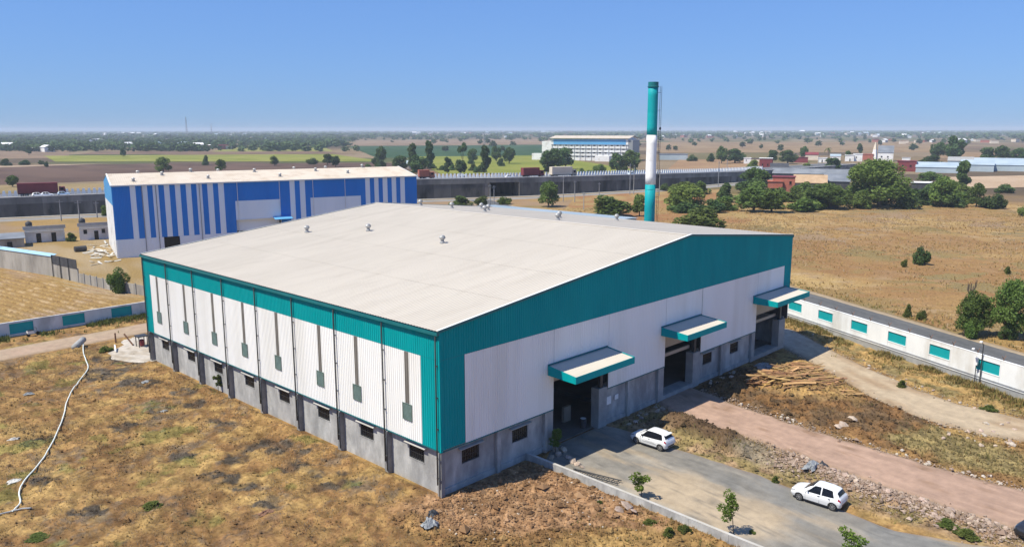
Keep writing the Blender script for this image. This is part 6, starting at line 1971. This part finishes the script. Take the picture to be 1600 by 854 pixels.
crumple('plastic_sheet', 1284, 730, 1.3, .8, .5, M['tarpblack'], 'dark tarpaulin fold beside the grey tarpaulin on the rubble', 'tarpaulin', 9)
crumple('plastic_sheet', 1196, 575, 2.2, 1.8, .6, M['tarp'], 'grey-blue sack in the shade beside the third door', 'sack', 11)
for u, v, sd, lb in ((228, 598, 13, 'blue-grey scrap sheet on the dark patch near the block wall'), (256, 642, 15, 'small grey scrap sheet further along the left yard'), (44, 616, 17, 'grey rags near the left edge of the yard'), (20, 686, 19, 'white rags at the left edge of the yard'), (22, 752, 21, 'pale cloth strip beside the hose'), (415, 802, 23, 'dark twig heap at the bottom of the left yard')):
    crumple('scrap_sheet', u, v, 1.0, .6, .22, M['tarp'] if sd < 18 else M['scrap'] if sd < 23 else M['rust'], lb, 'rag', sd)
# white curled duct at the gable foot
x, y = gp(849, 697)
o = empty('white_ducts', (x, y, .02), 0, 'white curled duct pieces at the gable foot beside the low wall', 'duct')
for k, (dx, dy) in enumerate(((-.5, .3), (.2, -.1), (.8, -.5))):
    pts = [(dx+.5*math.cos(t), dy+.25*math.sin(t), .25+.3*math.sin(t*1.3+k)**2) for t in np.linspace(0, 4, 10)]
    MB().tube(pts, .11, 7).build('duct_piece', M['whitepaint'], o, True)
# ladder lying beside the low wall
p0, p1 = gp(893, 736), gp(968, 757)
o = empty('lying_ladder', (*p0, .12), math.atan2(p1[1]-p0[1], p1[0]-p0[0]), 'dark metal ladder frame lying on the yard beside the low wall', 'ladder')
L = math.hypot(p1[0]-p0[0], p1[1]-p0[1])
for s in (-.3, .3): MB().tube([(0, s, 0), (L, s, .12)], .05, 6).build('rail', M['darksteel'], o)
for i in range(10): MB().tube([(L*(i+.5)/10, -.3, .06), (L*(i+.5)/10, .3, .06)], .03, 5).build('rung', M['darksteel'], o)
# lamp poles and poles
def lamp_pole(u, v, h, label, arms, name='lamp_post'):
    x, y = gp(u, v)
    o = empty(name, (x, y, 0), 0, label, 'pole' if name != 'lamp_post' else 'lamp post')
    MB().tube([(0, 0, -.2), (0, 0, h)], [.07, .05], 7).build('pole', M['darksteel'], o)
    for dx, dy, z in arms:
        a = MB().tube([(0, 0, z-.35), (dx*.8, dy*.8, z), (dx, dy, z)], .03, 5).build('arm', M['darksteel'], o)
        MB().box(dx-.18, dx+.18, dy-.12, dy+.12, z-.06, z+.05).build('lamp', M['whitepaint'], a)
    return o
lamp_pole(1530, 602, 4.6, 'dark lamp post in front of the white boundary wall', ((.25, .3, 4.7), (-.9, .7, 4.1)))
x, y = gp(1522, 600)
o = empty('meter_post', (x, y, 0), 0, 'thin post with a white meter box by the white boundary wall', 'post')
MB().tube([(0, 0, -.1), (0, 0, 3.1)], .045, 6).build('pole', M['darksteel'], o)
MB().box(-.3, .3, -.15, .1, 2.2, 3.0).build('box', M['whitepaint'], o)
k = 0
for u, vb, vt in ((96, 345, 312), (125, 350, 313), (152, 340, 314), (766, 322, 288), (772, 322, 290), (880, 315, 276), (898, 316, 282), (912, 328, 300), (984, 304, 256), (990, 304, 258), (1122, 292, 252), (1135, 284, 250), (936, 312, 285), (1030, 306, 268), (1278, 268, 243)):
    x, y = gp(u, vb); h = metres(vb-vt, x, y)
    lab = ('thin pole before the highway wall above the huts', 'pole above the gap between the huts', 'pole near the left end of the blue warehouse', 'left pole of the pair before the underpass', 'right pole of the pair before the underpass', 'pole before the wall below the beige truck',
           'second pole before the wall below the beige truck', 'short post among the bushes left of the chimney', 'left yellowish pole beside the chimney', 'right yellowish pole beside the chimney', 'lamp pole on the highway right of the chimney', 'farther lamp pole on the highway right of the chimney',
           'pole at the service road left of the chimney', 'pole directly right of the chimney', 'pole behind the long grey shed')[k]; k += 1
    o = empty('utility_pole', (x, y, 0), 0, lab, 'pole')
    MB().tube([(0, 0, -.2), (0, 0, h)], [.17, .12], 6).build('shaft', M['steelgrey'] if k % 2 else M['concrete'], o)
    MB().box(-.9, .9, -.06, .06, h-.7, h-.55).build('cross_arm', M['steelgrey'], o)
# notice boards by the first door
for u, v, w in ((949, 625, .9), (962, 619, .55)):
    d = ray(u, v); t = (.30-CAM[1])/d[1]; p = CAM+d*t
    o = MB().box(p[0]-w/2, p[0]+w/2, .20, .24, p[2]-w*.42, p[2]+w*.42).build('notice_sheet', M['whitepaint'])
    tag(o, 'larger white notice sheet on the block wall beside the open door' if w > .6 else 'small white notice right of the larger one on the block wall', 'notice')
# crates and a drum just inside the first door
MB_ = MB().box(17.9, 18.85, 3.2, 3.5, .05, 1.5)
tag(MB_.build('board', M['beige'], None), 'beige board standing inside the open door', 'board')
o = empty('drum', (18.2, 1.2, .03), 0, 'dark drum at the foot of the door column', 'drum')
MB().lathe([(.29, 0), (.30, .3), (.29, .32), (.30, .6), (.29, .88)], 14).build('shell', M['blacksheet'], o)
MB().lathe([(.27, .88), (.27, .9)], 14).build('lid', M['whitepaint'], o)
# scrap heap before the blue warehouse
for i in range(58):
    u, v = rs.gauss(160, 14), rs.gauss(396, 9)
    if not (122 < u < 190 and 380 < v < 416): continue
    x, y = gp(u, v)
    o = link('scrap_piece', PLK[rs.randrange(9)].copy())
    o.data.materials.clear(); o.data.materials.append(M['scrap'])
    o.location = (x, y, rs.uniform(.05, .4)); o.rotation_euler = (rs.gauss(0, .3), rs.gauss(0, .1), rs.uniform(0, 3.1)); o.scale = (.55, 1.6, .8)
    tag(o, 'white scrap strip in the heap before the blue warehouse', 'scrap', 'scrap heap before the blue warehouse')
x, y = gp(126, 393)
o = empty('black_drum', (x, y, .5), 0, 'black barrel lying in the scrap heap before the blue warehouse', 'barrel')
MB().tube([(-1.2, 0, .2), (1.2, 0, .2)], .6, 12).build('shell', M['blacksheet'], o)
# small motor scooter by the left wall
x, y = gp(52, 524)
o = empty('scooter', (x, y, 0), .2, 'parked scooter against the left boundary wall', 'scooter')
for dx in (-.6, .6): MB().tube([(dx, -.05, .25), (dx, .05, .25)], .25, 14).build('wheel', M['tyre'], o)
MB().hexa([(-.7, -.15, .35), (.2, -.15, .3), (.2, .15, .3), (-.7, .15, .35)], [(-.75, -.17, .75), (0, -.15, .7), (0, .15, .7), (-.75, .17, .75)]).build('body', M['whitepaint'], o)
MB().box(-.7, 0, -.14, .14, .76, .84).build('seat', M['blackplastic'], o)
MB().tube([(.6, 0, .25), (.42, 0, 1.0)], .05, 6).build('fork', M['steelgrey'], o)
MB().tube([(.42, -.3, 1.02), (.42, .3, 1.02)], .025, 5).build('handlebar', M['darksteel'], o)

# ------------------------------------------------------------------ clods and gravel too small to pick apart
def lumps(name, x, y, size, col, label, cat, seed, sink=.25):
    rg = np.random.default_rng(seed); N = len(x)
    base = np.array([(1, 0, 0), (0, 1, 0), (-1, 0, 0), (0, -1, 0), (0, 0, .75), (0, 0, -.75)])
    fc = np.array([(0, 1, 4), (1, 2, 4), (2, 3, 4), (3, 0, 4), (1, 0, 5), (2, 1, 5), (3, 2, 5), (0, 3, 5)])
    V = base[None]*rg.uniform(.55, 1.3, (N, 6, 1))*size[:, None, None]*rg.uniform(.7, 1.3, (N, 1, 3))
    a = rg.uniform(0, 6.283, N); c, s = np.cos(a)[:, None], np.sin(a)[:, None]
    V = np.stack([V[..., 0]*c-V[..., 1]*s, V[..., 0]*s+V[..., 1]*c, V[..., 2]], -1)
    V = V+np.stack([x, y, near_height(x, y)+size*sink+.02], 1)[:, None, :]
    F = (fc[None]+np.arange(N)[:, None, None]*6).reshape(-1, 3)
    C = np.repeat(col*rg.uniform(.75, 1.25, (N, 1)), 6, 0)
    o = link(name, np_mesh(name, V.reshape(-1, 3), F, M['grassdry'], False, C))
    tag(o, label, cat, kind='stuff')
def clear(x, y, pad=.1):
    road = np.minimum(np.minimum(in_strip(YARD, x, y), in_strip(MURRAM, x, y)), in_strip(TRACK, x, y))
    bld = np.maximum(np.maximum(-.3-x, x-57.6), np.maximum(-.3-y, y-52.4))
    return (road > pad) & (bld > 0)
rq = np.random.default_rng(5)
x = rq.uniform(-34, 0, 15000); y = rq.uniform(-22, 62, 15000); k = clear(x, y) & (rq.random(15000) < .2+sstep(.45, .6, fbm(x*.4, y*.4, 501)))
x, y = x[k], y[k]
lumps('yard_clods', x, y, .035*np.exp(rq.normal(.4, .5, len(x))), near_tint(x, y)*.82, 'small clods of earth scattered over the left yard', 'clods', 1)
x = rq.uniform(-5, 9.2, 9000); y = rq.uniform(-18, 0, 9000); k = clear(x, y) & (rq.random(9000) < .3+.7*sstep(-13, -7, y))
x, y = x[k], y[k]
lumps('soil_clods', x, y, .04*np.exp(rq.normal(.4, .55, len(x))), near_tint(x, y)*.92, 'clods of dug brown soil in front of the gable wall', 'clods', 2)
x = rq.uniform(20, 48, 16000); y = rq.uniform(-34, -.3, 16000); k = clear(x, y)
x, y = x[k], y[k]
lumps('dug_clods', x, y, .035*np.exp(rq.normal(.4, .55, len(x))), near_tint(x, y)*.72, 'clods of dark earth between the murram road and the track', 'clods', 3)
n = 9000
kk = rq.random(n)*(len(RUB_EDGE)-1); ii = kk.astype(int); ff = (kk-ii)[:, None]; RE_ = np.array(RUB_EDGE)
pp = RE_[ii]*(1-ff)+RE_[ii+1]*ff+rq.normal(0, 1, (n, 2))*(1.25, .9)+(-.8, 0)
x, y = pp[:, 0], pp[:, 1]; k = clear(x, y, -.2)
x, y = x[k], y[k]
lumps('rubble_gravel', x, y, .045*np.exp(rq.normal(.35, .5, len(x))), lerp(np.array((.33, .23, .17)), np.array((.46, .36, .29)), rq.random(len(x))), 'fine pinkish rubble of the stone bank beside the murram road', 'gravel', 4, .4)
n = 5000
y = -1-rq.random(n)*44; e0, e1 = edges(MURRAM, y); x = np.where(rq.random(n) < .5, e0, e1)+rq.normal(0, .35, n)
lumps('road_gravel', x, y, .03*np.exp(rq.normal(.3, .5, n)), lerp(np.array((.36, .25, .19)), np.array((.48, .38, .30)), rq.random(n)), 'loose gravel along both edges of the murram road', 'gravel', 5, .9)
n = 3600
y = 3-rq.random(n)*46; e0, e1 = edges(TRACK, y); x = np.where(rq.random(n) < .5, e0, e1)+rq.normal(0, .5, n)
lumps('track_gravel', x, y, .03*np.exp(rq.normal(.3, .5, n)), lerp(np.array((.30, .23, .16)), np.array((.46, .38, .29)), rq.random(n)), 'loose gravel along both edges of the dirt track', 'gravel', 6, .7)

# ------------------------------------------------------------------ grass and weeds
def tufts(name, x, y, z, h, col, label, blades=4, wid=.16, seed=0, spread=.45):
    rg = np.random.default_rng(seed)
    N = len(x)
    a = rg.uniform(0, 6.283, (N, blades)); ln = rg.uniform(.2, .9, (N, blades))*spread*2
    hh = h[:, None]*rg.uniform(.55, 1.2, (N, blades)); w = h[:, None]*wid*rg.uniform(.6, 1.4, (N, blades))
    bx = x[:, None]+rg.normal(0, .25, (N, blades))*h[:, None]; by = y[:, None]+rg.normal(0, .25, (N, blades))*h[:, None]
    zz = np.repeat(z[:, None], blades, 1)
    c, s = np.cos(a), np.sin(a)
    P0 = np.stack([bx-s*w, by+c*w, zz-.03], -1); P1 = np.stack([bx+s*w, by-c*w, zz-.03], -1)
    P2 = np.stack([bx+c*hh*ln, by+s*hh*ln, zz+hh], -1)
    V = np.stack([P0, P1, P2], 2).reshape(-1, 3)
    F = np.arange(len(V)).reshape(-1, 3)
    C = np.repeat(col[:, None, :]*rg.uniform(.75, 1.25, (N, blades, 1)), 3, 1).reshape(-1, 3)
    C = np.repeat((col[:, None, :]*rg.uniform(.75, 1.25, (N, blades, 1)))[:, :, None, :], 3, 2).reshape(-1, 3)
    o = link(name, np_mesh(name, V, F, M['grassdry'], False, C))
    tag(o, label, 'grass', kind='stuff')
rg = np.random.default_rng(77)
def scatter(n, x0, x1, y0, y1):
    x = rg.uniform(x0, x1, n); y = rg.uniform(y0, y1, n)
    road = np.minimum(np.minimum(in_strip(YARD, x, y), in_strip(MURRAM, x, y)), in_strip(TRACK, x, y))
    bld = np.maximum(np.maximum(-.25-x, x-57.4), np.maximum(-.2-y, y-52.2))
    lroad = np.maximum(64.9-(y-.05*x), (y-.05*x)-71.3)
    ap = np.maximum(np.maximum(-2.6-x, x-7), np.maximum(51.8-y, y-63.5))
    ok = (road > .05) & (bld > 0) & (lroad > 0) & (ap > 0)
    return x[ok], y[ok]
# dry grass of the left yard
x, y = scatter(95000, -38, .2, -24, 64)
p = .25+.75*sstep(.42, .6, fbm(x*.3, y*.3, 401))
p = np.where(x > -30, p, p*.6)
k = rg.random(len(x)) < p
x, y = x[k], y[k]
g_ = sstep(.585, .67, fbm(x*.3, y*.3+40, 61, 5))
col = lerp(lerp(C_DRY*.80, C_PALE*.75, rg.random(len(x))), np.array((.13, .15, .04)), g_*.85)
col = lerp(col, C_SOIL*.9, (rg.random(len(x)) < .18)*.6)
burn = burn_mask(x, y)
col = lerp(col, C_BURN*.7, burn*.85)
tufts('dry_grass', x, y, near_height(x, y), rg.uniform(.06, .19, len(x))*(.6+.8*fbm(x*.4, y*.4, 403)), col, 'dry yellow grass covering the left yard', 4, .10, 1)
# front and right weeds
x, y = scatter(40000, 0, 60, -46, 1)
cl = fbm(x*.35, y*.35, 411)
zone = np.zeros(len(x))
zone = np.maximum(zone, .75*((x < 9) & (y < -9-.3*x+2*cl)))
zone = np.maximum(zone, .5*((x > 19) & (x < 28))*sstep(.42, .58, cl))
zone = np.maximum(zone, .9*(poly_sd(x, y, OLIVE) < .6))
zone = np.maximum(zone, .28*((x > 33) & (x < 46))*sstep(.5, .6, cl))
zone = np.maximum(zone, .9*(x > edges(TRACK, y)[1]+.2)*sstep(.35, .55, cl))
zone = zone*(poly_sd(x, y, RUBBLE) > -.4)
k = rg.random(len(x)) < zone
x, y = x[k], y[k]
col = lerp(C_DRY*.68, np.array((.17, .17, .055)), sstep(.48, .62, fbm(x*.5, y*.5, 413))*.9)
col = lerp(col, np.array((.20, .18, .07)), (poly_sd(x, y, OLIVE) < .6)*.75)
col = lerp(col, C_SOIL*.7, (rg.random(len(x)) < .3)*.7)
tufts('weeds', x, y, near_height(x, y), rg.uniform(.10, .30, len(x)), col, 'dry weeds between the roads right of the warehouse', 4, .11, 2)
# tall dry grass of the field beyond the road
n = 60000
s_ = rg.uniform(-60, 165, n); q = 1.2+(rg.random(n)**1.25)*172
x = R0[0]+RE[0]*(s_*(1-.08*q/174)+12*q/174)+RN[0]*q; y = R0[1]+RE[1]*(s_*(1-.08*q/174)+12*q/174)+RN[1]*q
cl = fbm(x*.06, y*.06, 421)*.6+fbm(x*.5, y*.5, 423)*.4
k = rg.random(n) < (.12+sstep(.42, .58, cl)+.6*sstep(9, 2, q))
x, y, q = x[k], y[k], q[k]
col = lerp(np.array((.32, .20, .08)), np.array((.42, .30, .125)), rg.random(len(x)))
col = lerp(col, C_PALE*.7, (rg.random(len(x)) < .25)*.8)
col = lerp(col, np.array((.18, .17, .05)), sstep(6, 2, q)*(rg.random(len(x)) < .5)*.9)
tufts('field_grass', x, y, field_z(x, y), rg.uniform(.15, .48, len(x)), col, 'tall dry golden grass of the field beyond the road', 4, .16, 3, .6)
# green weeds along the walls
n = 5200
t_ = rg.random(n)*75
pts = np.array((54.52, -26.3))-RWe*26+RWe*t_[:, None]+np.array((-RWe[1], RWe[0]))*rg.exponential(.9, n)[:, None]+np.array((-.3, .15))
x, y = pts[:, 0], pts[:, 1]
k = fbm(x*.3, y*.3, 431) > .44
x, y = x[k], y[k]
col = lerp(np.array((.14, .16, .045)), C_DRY*.7, rg.random(len(x))**.7)
tufts('wall_weeds', x, y, near_height(x, y), rg.uniform(.15, .5, len(x)), col, 'weeds along the foot of the white boundary wall', 5, .14, 4)
n = 3600
x = rg.uniform(-44, 14, n); y = 76.0-rg.exponential(.8, n)
k = fbm(x*.3, y*.3, 433) > .40
x, y = x[k], y[k]
col = lerp(np.array((.07, .10, .025)), np.array((.16, .16, .05)), rg.random(len(x)))
tufts('wall_weeds', x, y, np.zeros(len(x)), rg.uniform(.2, .6, len(x)), col, 'dark green weeds along the foot of the left boundary wall', 5, .14, 5)
# single weed clumps
for i, (u, v, w, h, lf, lb) in enumerate(((1046, 838, 1.1, .6, 'weed', 'green weed clump below the low wall, nearest the second sapling'), (1015, 818, 1.0, .5, 'weed', 'green weed clump below the low wall, nearest the flat boulders'), (936, 786, .7, .25, 'weed', 'small bright weed at the foot of the low wall'), (1212, 752, .8, .6, 'weed', 'weed clump between the yard and the rubble'),
        (1070, 832, 1.0, .7, 'weed', 'leafy weed against the low wall near the bottom edge'), (60, 838, 2.2, .3, 'weed', 'bright green weed patch at the lower left corner'), (240, 790, 1.8, .4, 'weed', 'green weed patch in the lower left yard'), (1175, 832, .6, .4, 'weed', 'weed at the foot of the taller sapling'),
        (1480, 822, 2.0, .7, 'weed', 'weedy clump on the rubble bank at the lower right'), (1510, 838, 1.8, .6, 'weed', 'second weedy clump on the rubble bank at the lower right'), (165, 548, 1.8, .9, 'weed', 'green weeds behind the head of the hose'), (1280, 508, 1.6, 1.1, 'weed', 'shrub at the foot of the white wall right of the third door'), (1410, 604, 1.5, .9, 'weed', 'dry shrub before the middle of the white wall'), (1545, 640, 1.6, .7, 'weed', 'dry shrub before the near end of the white wall'))):
    x, y = gp(u, v)
    tree('weed_clump', 'bush%d' % (i % 3), x, y, w, h, lf, lb, None, 'weed', z=ground_z(x, y)-.05)

# ------------------------------------------------------------------ air
hb = MB().box(-15500, 15500, -15500, 15500, -3, 46)
hm_ = bpy.data.materials.new('haze_air'); hm_.use_nodes = True
n_ = hm_.node_tree.nodes; n_.clear()
pv = n_.new('ShaderNodeVolumePrincipled'); ou = n_.new('ShaderNodeOutputMaterial')
pv.inputs['Color'].default_value = (.80, .89, 1.0, 1)
pv.inputs['Density'].default_value = 1.6e-4
pv.inputs['Anisotropy'].default_value = .0
hm_.node_tree.links.new(pv.outputs[0], ou.inputs['Volume'])
tag(hb.build('haze', hm_), kind='stuff')
